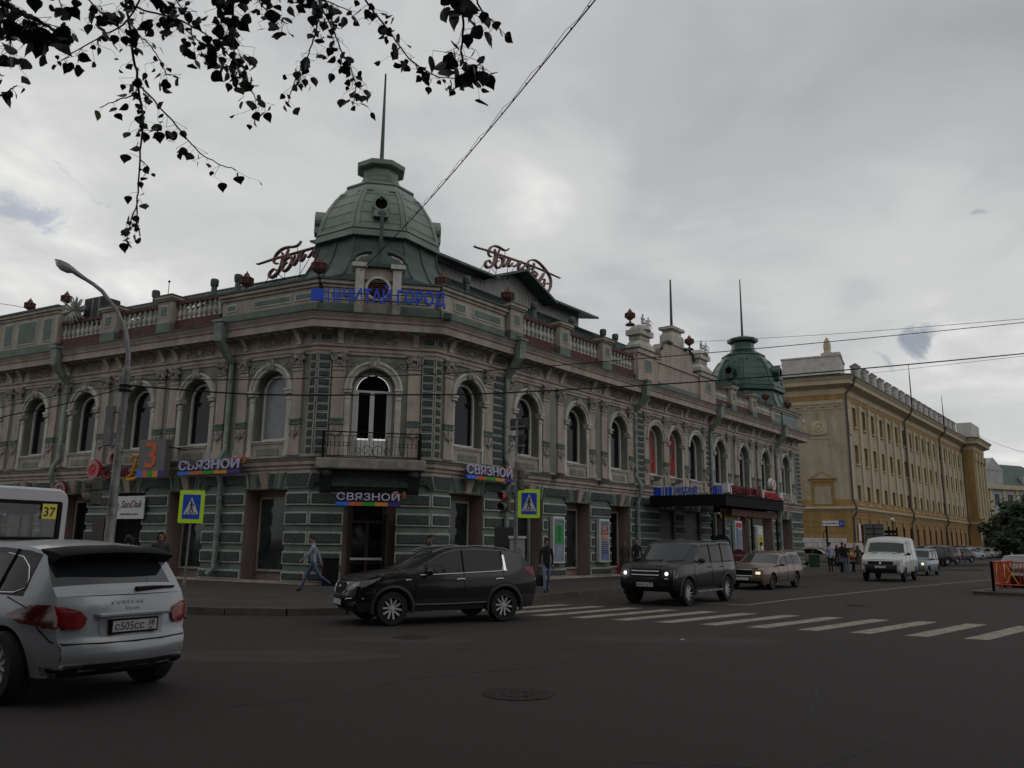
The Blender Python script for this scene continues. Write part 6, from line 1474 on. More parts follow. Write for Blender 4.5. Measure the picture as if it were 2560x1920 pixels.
for wd in ('l','R'):
    A['poly']('headlamp',[(2.0,.90),(1.55,.99),(1.78,.86),(1.98,.78)],'head',wd,.010)
    A['line']('chrome_strip',[(.72,1.03),(-.3,1.065),(-1.42,1.115)],'chrome',wd,.012,.004)
    A['poly']('chrome_corner',[(-1.28,1.12),(-1.38,1.12),(-1.36,1.46),(-1.30,1.46)],'chrome',wd,.010)
    for x in (-.12,-1.08): A['line']('door_handle',[(x,.93),(x-.10,.945),(x-.2,.94)],'chrome',wd,.016,.02)
    A['line']('side_moulding',[(.9,.42),(0,.42),(-.9,.44)],mat('matt_moulding',(.05,.05,.055),.5,.05),wd,.022,.008)
    A['line']('side_badge',[(1.05,.93),(.93,.94)],'chrome',wd,.012,.005)
    A['poly']('tail_lamp',[(-1.82,1.17),(-2.14,1.20),(-2.20,.98),(-2.05,1.02)],'tail',wd,.012)
    m=MB(); sd=1 if wd=='l' else -1; m.tube([(.35,sd*.62,1.50),(.1,sd*.66,1.60),(-.7,sd*.68,1.655),(-1.4,sd*.66,1.60),(-1.55,sd*.64,1.55)],.022,6); m.build('roof_rail',Q['galv'],A['root'],A['T'],smooth=50)
A['poly']('grille',[(-.40,.84),(-.36,.68),(-.12,.62),(.12,.62),(.36,.68),(.40,.84),(.2,.87),(-.2,.87)],'black','f',.008)
A['line']('grille_chrome',[(-.40,.84),(-.36,.68),(-.12,.615),(.12,.615),(.36,.68),(.40,.84),(.2,.88),(-.2,.88),(-.40,.84)],'chrome','f',.012,.012)
A['poly']('badge',[(-.06,.78),(0,.75),(.06,.78),(0,.81)],'chrome','f',.02); A['plate'](.47,'')
A['poly']('lower_intake',[(-.55,.46),(-.5,.34),(.5,.34),(.55,.46)],'black','f',.006)
# ---- dark off-roader ----
pd=paint('dark_offroader',(.006,.006,.009),0,.3)
S=dict(w=1.92,r=.385,xa=1.44,xb=-1.44,sill=.42,tw=.26,spokes=6,style='twin',ef=.10,pw=9,bow=.07,roofw=.84,rc=.03,hc=.03,
 front=[(2.20,.45),(2.26,.6),(2.26,.80),(2.22,1.06),(2.18,1.10)],
 top=[(2.18,1.10),(1.9,1.15),(1.2,1.19),(.98,1.2),(.42,1.74),(.25,1.79),(-.85,1.80),(-.95,1.84),(-2.1,1.84),(-2.32,1.3),(-2.34,1.2)],ti=(3,5,8,9),
 rear=[(-2.34,1.2),(-2.42,1.0),(-2.42,.6),(-2.3,.5)],belt=[(-2.4,1.22),(0,1.19),(2.3,1.04)],
 win=[(.68,-.22),(-.28,-1.12),(-1.2,-2.05)],doors=[.9,-.25,-1.16],blackpillar=True,flare=Q['trimb'],mirror=(.72,1.28),mirm=Q['trimb'])
f2,r2=Vector((5.04,23.85)),Vector((6.88,26.29)); hd_=heading((6.88,26.29),(5.04,23.85)); hv=az(hd_); lv=Vector((-hv.y,hv.x,0)); near=1 if lv.dot(Vector((5.9,25,0)))<0 else -1
ce=(f2+r2)/2; cpos=Vector((ce.x,ce.y,0))-lv*near*.82
A=car('dark_offroader',(cpos.x,cpos.y),hd_,'boxy dark blue-black off-roader with lit headlamps standing at the crosswalk',S,pd)
for sd in (1,-1):
    A['poly']('headlamp',[(sd*y,z_) for y,z_ in ((.52,.80),(.52,1.02),(.90,1.02),(.90,.80))],'headd','f',.014)
    m=MB(); m.sph((A['fx'](sd*.66,.91)+.015,sd*.66,.91),.055,10,6); m.build('lit_lamp',Q['lit'],A['root'],A['T'])
    A['line']('lamp_strip',[(sd*.6,.77),(sd*.86,.77)],'chrome','f',.012,.012)
A['poly']('side_lamp',[(-.93,.84),(-.93,1.0),(-.88,1.0),(-.88,.84)],mat('lit_amber',(.9,.4,.05),.3,0,emit=(1,.35,.05),es=1.5),'f',.02)
A['poly']('grille',[(-.48,.80),(-.48,1.04),(.48,1.04),(.48,.80)],'black','f',.010)
for z_ in (.86,.97):
    A['line']('grille_bar',[(-.44,z_),(0,z_),(.44,z_)],'chrome','f',.016,.016)
    for k in range(10):
        m=MB(); y=-.42+k*.093; m.sph((A['fx'](y,z_)+.02,y,z_+.02),.018,6,4); m.build('grille_stud',Q['chrome'],A['root'],A['T'])
A['plate'](.60,'м862ху','f')
for wd in ('l','R'):
    A['line']('window_strip',[(1.0,1.205),(0,1.205),(-1.1,1.205)],'galv',wd,.012,.004)
    A['poly']('side_vent',[(1.0,.86),(1.0,1.06),(.86,1.06),(.86,.86)],'galv',wd,.012)
    m=MB(); sd=1 if wd=='l' else -1; m.box(-.95,.95,*sorted((sd*.88,sd*1.02)),.36,.41); m.build('running_board',Q['galv'],A['root'],A['T'],bev=.01)
    for x in (0,-.95): A['line']('door_handle',[(x+.0,1.08),(x-.15,1.08)],'trimb',wd,.018,.02)
    m=MB(); m.tube([(.2,sd*.74,1.80),(.0,sd*.75,1.84),(-2.0,sd*.75,1.88)],.02,5); m.build('roof_rail',Q['trimb'],A['root'],A['T'])
M=A['T']@Matrix.Translation((2.14,.5,1.155))@Matrix.Rotation(-PI/2,4,'Z')@Matrix.Rotation(PI/2*.0,4,'X')
text('LAND ROVER',.11,Q['galv'],A['root'],A['T']@Matrix.Translation((2.30,-.48,1.075))@Matrix.Rotation(PI/2,4,'Z'),'bonnet_lettering',.006,space=1.5,sx=.9)
m=MB(); m.box(.86,.9,-.25,-.05,1.27,1.33); m.build('windscreen_sticker',Q['wht'],A['root'],A['T'])
for y0 in (-.55,.15): m=MB(); m.tube([(1.17,y0,1.235),(1.10,y0+.3,1.26),(1.08,y0+.5,1.27)],.012,4); m.build('wiper',Q['black'],A['root'],A['T'])
# ---- beige estate ----
pe=paint('beige_estate',(.19,.14,.105),.45,.3)
S=dict(w=1.76,r=.32,xa=1.42,xb=-1.34,sill=.27,tw=.2,spokes=14,style='steel',rimm=mat('dull_hubcap',(.13,.12,.11),.4,.05,metal=.5),ef=.08,pw=10,bow=.05,roofw=.80,rc=.05,hc=.03,
 front=[(2.30,.24),(2.40,.40),(2.40,.52),(2.32,.55),(2.32,.78)],
 top=[(2.32,.78),(2.0,.86),(1.2,.93),(.95,.95),(.25,1.35),(.1,1.39),(-.5,1.41),(-.7,1.46),(-1.9,1.47),(-2.28,.98),(-2.3,.93)],ti=(3,5,8,9),
 rear=[(-2.3,.93),(-2.36,.7),(-2.46,.5),(-2.4,.28)],belt=[(-2.4,.94),(0,.91),(2.4,.78)],
 win=[(.62,-.2),(-.26,-1.02),(-1.1,-2.0)],doors=[.85,-.23,-1.06],mirror=(.62,.98))
f2,r2=Vector((10.5,33.05)),Vector((12.12,34.85)); hd_=heading((12.12,35.1),(10.5,33.05)); hv=az(hd_); lv=Vector((-hv.y,hv.x,0)); near=1 if lv.dot(Vector((11,33,0)))<0 else -1
cpos=Vector((10.5,33.05,0))-hv*1.42-lv*near*.75
A=car('estate_car',(cpos.x,cpos.y),hd_,'old boxy beige estate car with one warm lit headlamp behind the dark off-roader',S,pe)
for sd in (1,-1):
    A['poly']('headlamp',[(sd*y,z_) for y,z_ in ((.40,.58),(.40,.74),(.84,.74),(.84,.58))],'head','f',.014)
    m=MB(); m.box(A['fx'](sd*.6,.66),A['fx'](sd*.6,.66)+.03,sd*.6-.09,sd*.6+.09,.61,.71); m.build('lit_lamp',Q['litw'],A['root'],A['T'])
A['poly']('grille',[(-.36,.56),(-.36,.77),(.36,.77),(.36,.56)],'black','f',.012); A['line']('grille_frame',[(-.38,.55),(-.38,.78),(.38,.78),(.38,.55),(-.38,.55)],'chrome','f',.01,.014)
A['poly']('lower_intake',[(-.7,.26),(-.7,.34),(.7,.34),(.7,.26)],'black','f',.01); A['plate'](.43)
for wd in ('l','R'):
    A['line']('body_moulding',[(1.0,.52),(-1.0,.52)],'trimb',wd,.012,.004); A['line']('belt_chrome',[(.9,.925),(-2.0,.945)],'galv',wd,.010,.004)
    sd=1 if wd=='l' else -1; m=MB(); m.tube([(-.2,sd*.6,1.46),(-.4,sd*.6,1.53),(-1.5,sd*.6,1.55),(-1.7,sd*.6,1.50)],.016,5); m.build('roof_rail',Q['galv'],A['root'],A['T'])
# ---- white van ----
pw_=paint('white_van',(.50,.51,.50),0,.4)
S=dict(w=2.06,r=.35,xa=1.5,xb=-1.4,sill=.48,tw=.2,spokes=8,style='steel',rimm=mat('dark_wheel',(.05,.05,.05),.6,.1),ef=.10,pw=8,bow=.10,roofw=.83,rc=.07,hc=.04,
 front=[(2.25,.45),(2.36,.6),(2.36,.78),(2.26,1.02),(2.2,1.08)],
 top=[(2.2,1.08),(1.9,1.20),(1.5,1.32),(1.38,1.36),(.86,1.98),(.66,2.14),(-.5,2.22),(-1.5,2.2),(-2.35,2.1),(-2.5,1.5),(-2.52,1.4)],ti=(3,4,8,9),
 rear=[(-2.52,1.4),(-2.56,.9),(-2.52,.5)],belt=[(-2.6,1.36),(0,1.36),(1.4,1.28),(2.4,1.0)],
 win=[(1.02,.30),(.12,-.50)],doors=[1.2,.2,-.7],lowdark=0,mirror=(1.05,1.38),mirm=Q['trimb'])
hd_=heading((21.57,43.9),(20.03,41.75)); hv=az(hd_); lv=Vector((-hv.y,hv.x,0)); near=1 if lv.dot(Vector((20,42,0)))<0 else -1
cpos=Vector((20.03,41.75,0))-hv*1.5-lv*near*.88
A=car('white_van',(cpos.x,cpos.y),hd_,'white high-roof van with black bumper driving towards the junction',S,pw_,cat='van')
A['poly']('black_bumper',[(-.98,.42),(-.98,.82),(-.5,.86),(.5,.86),(.98,.82),(.98,.42)],'trimb','f',.03)
A['poly']('grille',[(-.62,.86),(-.66,1.02),(.66,1.02),(.62,.86)],'black','f',.035)
for sd in (1,-1): A['poly']('headlamp',[(sd*y,z_) for y,z_ in ((.62,.84),(.58,.98),(.93,1.12),(.95,.92))],'head','f',.04)
A['poly']('badge',[(-.05,.93),(0,.87),(.05,.93),(0,.99)],'chrome','f',.05); A['plate'](.74)
for wd in ('l','R'):
    A['poly']('headlamp',[(2.18,1.08),(2.0,1.12),(2.05,.95),(2.2,.88)],'head',wd,.012)
    A['line']('side_rib',[(.1,1.08),(-2.3,1.08)],pw_,wd,.018,.004); A['line']('roof_gutter',[(1.0,1.92),(0,1.95),(-2.3,1.93)],'galv',wd,.014,.004)
for y0 in (-.6,-.1,.4): m=MB(); m.tube([(1.50,y0,1.40),(1.42,y0+.45,1.46)],.014,4); m.build('wiper',Q['black'],A['root'],A['T'])
# ---- small blue-grey box car ----
S=dict(w=1.62,r=.29,xa=1.2,xb=-1.2,sill=.25,tw=.18,spokes=5,style='single',ef=.12,pw=8,bow=.06,roofw=.86,rc=.04,hc=.03,
 front=[(1.72,.25),(1.80,.45),(1.78,.8),(1.72,.88)],top=[(1.72,.88),(1.5,.95),(1.1,1.0),(.98,1.02),(.60,1.50),(.45,1.58),(-.6,1.62),(-1.2,1.6),(-1.62,1.55),(-1.72,1.0),(-1.74,.95)],ti=(3,5,8,9),
 rear=[(-1.74,.95),(-1.78,.6),(-1.7,.3)],belt=[(-1.8,.98),(1.8,.9)],win=[(.72,-.1),(-.18,-.85),(-.95,-1.5)],doors=[.9,-.14,-.9],blackpillar=True)
pc=paint('blue_grey',(.16,.20,.235),.3,.3)
hd_=220; hv=az(hd_); lv=Vector((-hv.y,hv.x,0)); near=1 if lv.dot(Vector((26,51,0)))<0 else -1
cpos=Vector((26.0,51.0,0))-hv*1.2-lv*near*.7
A=car('compact_car',(cpos.x,cpos.y),hd_,'small pale blue box-shaped car with a lit headlamp right behind the white van',S,pc)
for sd in (1,-1):
    A['poly']('headlamp',[(sd*y,z_) for y,z_ in ((.45,.62),(.45,.8),(.72,.84),(.74,.62))],'head','f',.014)
    m=MB(); m.sph((A['fx'](sd*.58,.72)+.01,sd*.58,.72),.09,10,6); m.build('lit_lamp',Q['litw'],A['root'],A['T'])
A['poly']('grille',[(-.35,.5),(-.35,.66),(.35,.66),(.35,.5)],'trimb','f',.012); A['plate'](.42)
# ---- generic parked cars ----
SED=dict(w=1.74,r=.31,xa=1.33,xb=-1.3,sill=.25,tw=.2,spokes=5,style='single',ef=.16,pw=6,bow=.12,roofw=.74,rc=.05,hc=.04,
 front=[(2.08,.24),(2.16,.42),(2.14,.6),(2.08,.68)],top=[(2.08,.68),(1.8,.78),(1.1,.90),(.92,.93),(.15,1.36),(-.1,1.42),(-.6,1.42),(-.9,1.38),(-1.55,1.02),(-1.62,1.0),(-2.12,.96),(-2.2,.90)],ti=(3,5,7,9),
 rear=[(-2.2,.90),(-2.26,.6),(-2.2,.32)],belt=[(-2.3,.98),(0,.93),(2.1,.72)],win=[(.6,-.2),(-.26,-1.1)],doors=[.85,-.23,-1.1])
HAT=dict(w=1.76,r=.32,xa=1.3,xb=-1.28,sill=.27,tw=.2,spokes=5,style='single',ef=.16,pw=6,bow=.12,roofw=.77,rc=.05,hc=.04,
 front=[(1.98,.26),(2.08,.45),(2.06,.65),(2.0,.75)],top=[(2.0,.75),(1.7,.86),(1.15,.97),(.98,1.0),(.2,1.46),(0,1.52),(-.6,1.54),(-1.3,1.50),(-1.75,1.44),(-2.05,1.0),(-2.08,.95)],ti=(3,5,8,9),
 rear=[(-2.08,.95),(-2.16,.62),(-2.1,.34)],belt=[(-2.2,1.06),(0,.97),(2.0,.80)],win=[(.62,-.2),(-.26,-1.0),(-1.08,-1.62)],doors=[.85,-.23,-1.04],blackpillar=True)
JEEP=dict(HAT,w=1.88,r=.37,sill=.36,front=[(2.1,.36),(2.2,.5),(2.2,.85),(2.12,1.0)],top=[(2.12,1.0),(1.8,1.08),(1.15,1.14),(1.0,1.16),(.35,1.62),(.15,1.70),(-.6,1.73),(-1.5,1.71),(-2.0,1.66),(-2.2,1.2),(-2.24,1.1)],rear=[(-2.24,1.1),(-2.3,.7),(-2.24,.42)],belt=[(-2.3,1.18),(0,1.12),(2.1,1.0)],win=[(.7,-.2),(-.26,-1.1),(-1.18,-1.9)],doors=[.9,-.23,-1.14])
def lights(A,S,front=True,big=False):
    zf=S['front'][-1][1]; 
    for sd in (1,-1):
        A['poly']('headlamp',[(sd*y,z_) for y,z_ in ((.42,zf-.16),(.5,zf-.02),(.78,zf+.0),(.78,zf-.14))],'head','f',.014)
        zr=S['rear'][0][1]; A['poly']('tail_lamp',[(sd*y,z_) for y,z_ in ((.5,zr-.18),(.5,zr-.04),(.8,zr-.03),(.8,zr-.2))],'tail','r',.014)
        wd='l' if sd>0 else 'R'; xr_=S['rear'][0][0]; A['poly']('tail_lamp',[(xr_+.3,zr-.02),(xr_+.05,zr+.0),(xr_+.0,zr-.2),(xr_+.15,zr-.2)],'tail',wd,.012)
    A['poly']('grille',[(-.36,zf-.20),(-.4,zf-.06),(.4,zf-.06),(.36,zf-.2)],'trimb','f',.01); A['plate'](zf-.32); A['plate'](S['rear'][1][1]+.1,'','r')
b=MB(); q=[FP('Y',s,n,0) for s,n in ((-9,.0),(-11,11),(10,16),(95,16),(95,0))]; b.prism([(v.x,v.y) for v in q],.0,.3,'z'); tag(b.build('parking_strip',Q['pave'],None),kind='structure')
PK_=[ # u, v(bottom), heading, type, colour, label
 (2318,1414,252,HAT,(.012,.012,.013),'black hatchback nearest in the parked row, mostly behind the blue box car'),
 (2352,1411,235,HAT,(.05,.028,.022),'dark brown parked car next to the nearest black hatchback'),
 (2392,1406,238,SED,(.02,.02,.022),'black parked saloon in the middle-left of the row'),
 (2425,1400,58,SED,(.30,.33,.38),'pale blue saloon parked tail-out with red lamps'),
 (2452,1397,235,SED,(.33,.34,.36),'silver saloon parked just right of the pale blue one'),
 (2447,1392,60,HAT,(.46,.46,.46),'white estate parked tail-out with tall red lamps'),
 (2474,1395,235,SED,(.44,.44,.44),'white saloon low in the right half of the parked row'),
 (2494,1391,240,SED,(.38,.38,.38),'light grey saloon toward the far end of the row'),
 (2508,1388,240,HAT,(.46,.46,.45),'white hatchback near the far end of the row'),
 (2400,1393,240,JEEP,(.36,.36,.36),'pale tall parked car behind the pale blue saloon'),
 (2330,1398,240,JEEP,(.03,.03,.032),'dark tall car behind the row above the nearest hatchback'),
 (2430,1389,240,JEEP,(.03,.03,.03),'dark tall parked car behind the white estate')]
for i,(u,v,hd_,SS,c,lab) in enumerate(PK_):
    g=G(u,v,.3); A=car('parked_car',(g.x,g.y),hd_,lab,SS,paint('parked%d'%i,c,.2,.3),'cars parked beside the yellow building',z=.304); lights(A,SS)
g=D(2545,1385,60); g=G(2545,1400); A=car('dark_suv',(g.x,g.y),212,'dark off-roader with lit headlamp and roof board driving at the right edge',JEEP,paint('far_suv',(.02,.02,.022),.2,.3)); lights(A,JEEP)
for sd in (1,-1): m=MB(); m.sph((A['fx'](sd*.65,.9)+.02,sd*.65,.9),.1,8,5); m.build('lit_lamp',Q['lit'],A['root'],A['T'])
m=MB(); m.box(-1.2,.6,-.9,.9,1.98,2.2); m.box(-.4,-.3,-.7,-.6,1.7,1.98); m.box(-.4,-.3,.6,.7,1.7,1.98); m.build('roof_load',Q['wht'],A['root'],A['T'])
g=G(2040,1419,.15); g=G(2048,1414,.15); A=car('pale_car',(g.x,g.y),128,'pale champagne car parked on the pavement at the far end of the green building',SED,paint('champagne',(.34,.32,.28),.4,.3),z=.15); lights(A,SED)
# car at right edge behind the fence
g=Vector((22.4,35.6,0)); A=car('red_brown_car',(g.x,g.y),39,'rust red car with grey roof glass standing behind the red fence at the right edge',dict(SED,rglass=mat('grey_glass',(.12,.125,.13),.2,.1)),paint('rust_red',(.10,.022,.015),.3,.35)); lights(A,SED)
# ---- silver foreground suv ----
ps=paint('silver_suv',(.31,.32,.335),.35,.3)
S=dict(w=1.94,r=.375,xa=1.45,xb=-1.45,sill=.34,tw=.27,spokes=5,style='twin',ef=.24,pw=4.5,bow=.18,roofw=.72,rc=.05,hc=.05,tg=True,
 front=[(2.1,.3),(2.25,.5),(2.22,.75),(2.1,.92)],
 top=[(2.1,.92),(1.8,1.0),(1.3,1.08),(.98,1.12),(.15,1.57),(-.15,1.63),(-.8,1.665),(-1.4,1.63),(-1.70,1.58),(-2.08,1.16),(-2.12,1.12)],ti=(3,5,8,9),
 rear=[(-2.12,1.12),(-2.17,1.0),(-2.19,.85),(-2.20,.72),(-2.22,.68),(-2.27,.60),(-2.28,.5),(-2.22,.36),(-2.1,.30)],belt=[(-2.3,1.10),(-1.3,1.12),(0,1.04),(2.1,.90)],
 win=[(.6,-.22),(-.28,-1.15),(-1.2,-1.62)],doors=[.85,-.25,-1.18],blackpillar=True,mirror=(.62,1.12))
hd_=-57; hv=az(hd_); lv=Vector((-hv.y,hv.x,0))
cpos=Vector((-4.50,10.40,0))+hv*1.45+lv*.80
A=car('silver_suv',(cpos.x,cpos.y),hd_,'large silver sports SUV with black roof spoiler cut off at the left foreground',S,ps)
rt,T=A['root'],A['T']
# spoiler
rows_=[]
for k in range(13):
    v=-1+2*k/12; y=v*.70; e_=.02+.10*(1-v*v); zc=1.615+.045*(1-abs(v)**2.4)-.02
    rows_.append([(-1.58-e_*.4,y,zc+.015),(-1.75-e_,y,zc+.01+.012*cos(v*9)),(-1.95-e_,y*.97,zc-.035),(-1.97-e_,y*.97,zc-.06),(-1.80-e_*.9,y*.98,zc-.15)])
m=MB(); m.grid(rows_); m.add([rows_[0][i] for i in range(5)],[(0,1,2,3,4)]); m.add([rows_[-1][i] for i in range(5)],[(0,1,2,3,4)]); m.build('roof_spoiler',Q['black'],rt,T,smooth=50)
for sd in (1,-1):
    wd='l' if sd>0 else 'R'
    A['poly']('tail_lamp',[(sd*y,z_) for y,z_ in ((.52,.83),(.50,.90),(.56,.97),(.70,1.02),(.86,1.03),(.82,.80),(.7,.79),(.56,.79))],'tail','r',.03)
    A['poly']('tail_lamp',[(-1.52,.925),(-1.72,1.0),(-1.95,1.04),(-2.13,1.04),(-2.2,.92),(-2.2,.80),(-2.0,.83),(-1.75,.845)],'tailb',wd,.035)
    A['line']('lamp_bar',[(sd*.6,.965),(sd*.72,.975),(sd*.84,.97)],Q['galv'],'r',.012,.024)
    A['poly']('exhaust_tip',[(sd*y,z_) for y,z_ in ((.55,.33),(.52,.42),(.80,.42),(.78,.33))],'chrome','r',.03)
    A['poly']('exhaust_tip_hole',[(sd*y,z_) for y,z_ in ((.57,.345),(.55,.405),(.78,.405),(.76,.345))],'black','r',.035)
    A['line']('tailgate_seam',[(sd*.90,1.10),(sd*.87,1.0),(sd*.83,.78),(sd*.78,.67),(sd*.70,.645),(sd*.35,.64),(0,.64)],'black','r',.008,.012)
    A['line']('window_surround',[(-1.15,1.14),(-1.5,1.15),(-1.66,1.2),(-1.64,1.3),(-1.55,1.42),(-1.35,1.52),(-1.0,1.56)],'chrome',wd,.008,.006)
A['poly']('lower_bumper',[(-.93,.30),(-.93,.415),(-.5,.43),(0,.435),(.5,.43),(.93,.415),(.93,.30)],'trimb','r',.012)
A['poly']('plate_recess',[(-.36,.70),(-.39,.90),(.39,.90),(.36,.70)],mat('silver_shade',(.24,.245,.26),.35,.03,metal=.35),'r',.004)
m=MB(); 
for y0,y1 in ((-.42,.42),): m.box(A['rx'](0,.92)-.05,A['rx'](0,.92)+.08,y0,y1,.90,.945)
m.build('tailgate_grip',ps,rt,T,bev=.012)
A['plate'](.80,'с505сс','r',0,.52,.115)
text('PORSCHE',.06,Q['wht'],rt,T@Matrix.Translation((A['rx'](0,1.04)-.004,.24,1.035))@Matrix.Rotation(-PI/2,4,'Z'),'tailgate_lettering',.004,space=1.6)
text('Cayenne',.05,Q['wht'],rt,T@Matrix.Translation((A['rx'](0,.98)-.006,.10,.975))@Matrix.Rotation(-PI/2,4,'Z'),'tailgate_lettering',.004,shear=.3)
m=MB(); m.tube([(A['rx'](-.1,1.12)+.02,-.05,1.18),(A['rx'](-.3,1.12)+.03,-.3,1.19),(A['rx'](-.6,1.12)+.04,-.62,1.185)],[.03,.022,.012],6); m.build('rear_wiper',Q['black'],rt,T)
# ---- bus ----
bp=D(171,1300,18.0); hb=az(-62); lb_=az(28)  # rear right corner, heading, rear-face direction
Tb=Matrix(((lb_.x,hb.x,0,bp.x),(lb_.y,hb.y,0,bp.y),(0,0,1,0),(0,0,0,1)))  # local x: along rear face to the right, y: forward, z up ; origin at right rear corner ground
e=empty('white_bus',(bp.x,bp.y,0),0,'white city bus seen from behind with route 37 in its rear window','bus')
pbus=paint('bus_white',(.50,.50,.52),0,.4)
BW=2.35; HB=2.78
def outl(o=0,r=.28):
    P=[]
    for cx,cz,a0 in ((-r,HB-r,90),(-BW+r,HB-r,180)):
        pass
    P=[(-o,.45)]
    for k in range(7): a=R(k*15); P.append((-r+(r-o)*cos(a),HB-r+(r-o)*sin(a)))
    for k in range(7): a=R(90+k*15); P.append((-BW+r+(r-o)*cos(a),HB-r+(r-o)*sin(a)))
    P.append((-BW+o,.45)); return P
P=outl(); n=len(P); m=MB()
rows_=[[(x+ (0),-.0,z_) for x,z_ in P]]
ins=outl(.05)
def ins2(L_,o):
    return [L_[0],(-o,1.5),(-o,2.32)]+L_[1:-1]+[(-BW+o,2.32),(-BW+o,1.5),L_[-1]]
Pq=ins2(P,0); iq=ins2(ins,.05); n2_=len(Pq); sh=MB()
ylist=[.08,.8]+[y for k in range(4) for y in (1.0+k*1.35,2.2+k*1.35)]+[6.6]
ylist=sorted(set(ylist)); rws=[[(x,.03,z_) for x,z_ in iq]]+[[(x,y,z_) for x,z_ in Pq] for y in ylist]+[[(x,6.7,z_) for x,z_ in iq]]
for i in range(len(rws)-1):
    for j in range(n2_-1):
        ym=(rws[i][0][1]+rws[i+1][0][1])/2
        if j in (1,n2_-3) and any(1.0+k*1.35<ym<2.2+k*1.35 for k in range(4)): continue
        sh.add([rws[i][j],rws[i][j+1],rws[i+1][j+1],rws[i+1][j]],[(0,1,2,3)])

sh.build('body_shell',pbus,e,Tb,smooth=40,fix=False)
# rear face with window hole
wx0,wx1,wz0,wz1=-BW+.2,-.2,1.70,2.48
m=MB()
def fill(pts): m.add([(x,.03,z_) for x,z_ in pts],[tuple(range(len(pts)))])
m.add([(-BW+.05,.03,.45),(-.05,.03,.45),(-.05,.03,wz0),(-BW+.05,.03,wz0)],[(0,1,2,3)])
fill([(-.05,wz0),(-.05,HB-.28)]+[(-.28+.23*cos(R(a)),HB-.28+.23*sin(R(a))) for a in range(0,91,15)]+[(-.28,wz1+.0),(wx1,wz1),(wx1,wz0)])
fill([(-BW+.05,wz0),(-BW+.05,HB-.28)]+[(-BW+.28-.23*cos(R(a)),HB-.28+.23*sin(R(a))) for a in range(0,91,15)]+[(-BW+.28,wz1),(wx0,wz1),(wx0,wz0)])
fill([(-.28,HB-.05),(-BW+.28,HB-.05),(-BW+.28,wz1),(-.28,wz1)])
m.build('rear_panel',pbus,e,Tb,fix=False)
m=MB()
for a,b_,c,d_ in ((wx0,wx1,wz0-.03,wz0+.03),(wx0,wx1,wz1-.06,wz1+.02),(wx0-.03,wx0+.05,wz0,wz1),(wx1-.06,wx1+.03,wz0,wz1)): m.box(a,b_,.0,.04,c,d_)
m.build('window_frame',Q['black'],e,Tb)
gm_=bpy.data.materials.new('bus_window_glass'); gm_.use_nodes=True; nn_=gm_.node_tree.nodes; ll_=gm_.node_tree.links
tr=nn_.new('ShaderNodeBsdfTransparent'); tr.inputs[0].default_value=(.55,.56,.58,1); gl=nn_.new('ShaderNodeBsdfGlossy'); gl.inputs['Roughness'].default_value=.03; mi=nn_.new('ShaderNodeMixShader'); mi.inputs[0].default_value=.07
ll_.new(tr.outputs[0],mi.inputs[1]); ll_.new(gl.outputs[0],mi.inputs[2]); ll_.new(mi.outputs[0],nn_['Material Output'].inputs[0])
m=MB(); m.add([(wx0,.035,wz0),(wx1,.035,wz0),(wx1,.035,wz1),(wx0,.035,wz1)],[(0,1,2,3)]); m.build('rear_window',gm_,e,Tb,fix=False)
# side windows as gaps shown by light panels inside (far side glazing)
m=MB(); 
for k in range(4): m.add([(-.06,1.0+k*1.35,1.5),(-.06,2.2+k*1.35,1.5),(-.06,2.2+k*1.35,2.32),(-.06,1.0+k*1.35,2.32)],[(0,1,2,3)])
m.build('side_window',gm_,e,Tb,fix=False)
m=MB(); m.box(-BW+.06,-.06,.1,6.5,.75,.85); m.box(-BW+.1,-.1,6.3,6.4,.8,2.6); m.build('interior',Q['dgrey'],e,Tb)
for k in range(2): 
    m=MB(); m.box(-BW+.15+k*.5,-BW+.58+k*.5,1.3,1.4,.85,1.75); m.box(-BW+.15+k*.5,-BW+.58+k*.5,.9,1.3,1.25,1.35); m.build('seat',mat('seat_grey',(.05,.05,.06),.8,.1),e,Tb,bev=.03)
m=MB(); m.tube([(-1.55,.35,1.2),(-1.55,.35,1.86),(-1.45,.35,1.95),(-1.0,.35,1.95)],.022,6); m.build('yellow_handrail',Q['yellow'],e,Tb)
m=MB(); m.tube([(-.75,.5,.9),(-.75,.5,2.6)],.02,6); m.build('grab_pole',Q['dgrey'],e,Tb)
m=MB(); m.box(-.62,-.3,-.01,.0,2.12,2.44); pl_=m.build('route_plate',mat('route_yellow',(.75,.62,.08),.5,.03),e,Tb); text('37',.27,Q['ink'],pl_,Tb@Matrix.Translation((-.60,-.015,2.18)),'route_number',.002,off=.01)
m=MB(); m.box(-.9,-.45,.0,.03,1.58,1.60); m.build('vent_slot',Q['black'],e,Tb)
for x in (-.14,-BW+.14): m=MB(); m.box(x-.08,x+.08,-.0,.04,.95,1.35); m.build('tail_lamp',Q['tail'],e,Tb)
tm,rm=wheel_meshes(.42,.25,8,'steel',Q['dgrey'])
for x in (-.15,-BW+.15):
    for y in (1.6,5.3):
        M=Tb@Matrix.Translation((x,y,.42))@Matrix.Rotation(PI/2 if x>-1 else -PI/2,4,'Z'); w_=put(tm,'wheel',e,M); put(rm,'rim',w_,M)
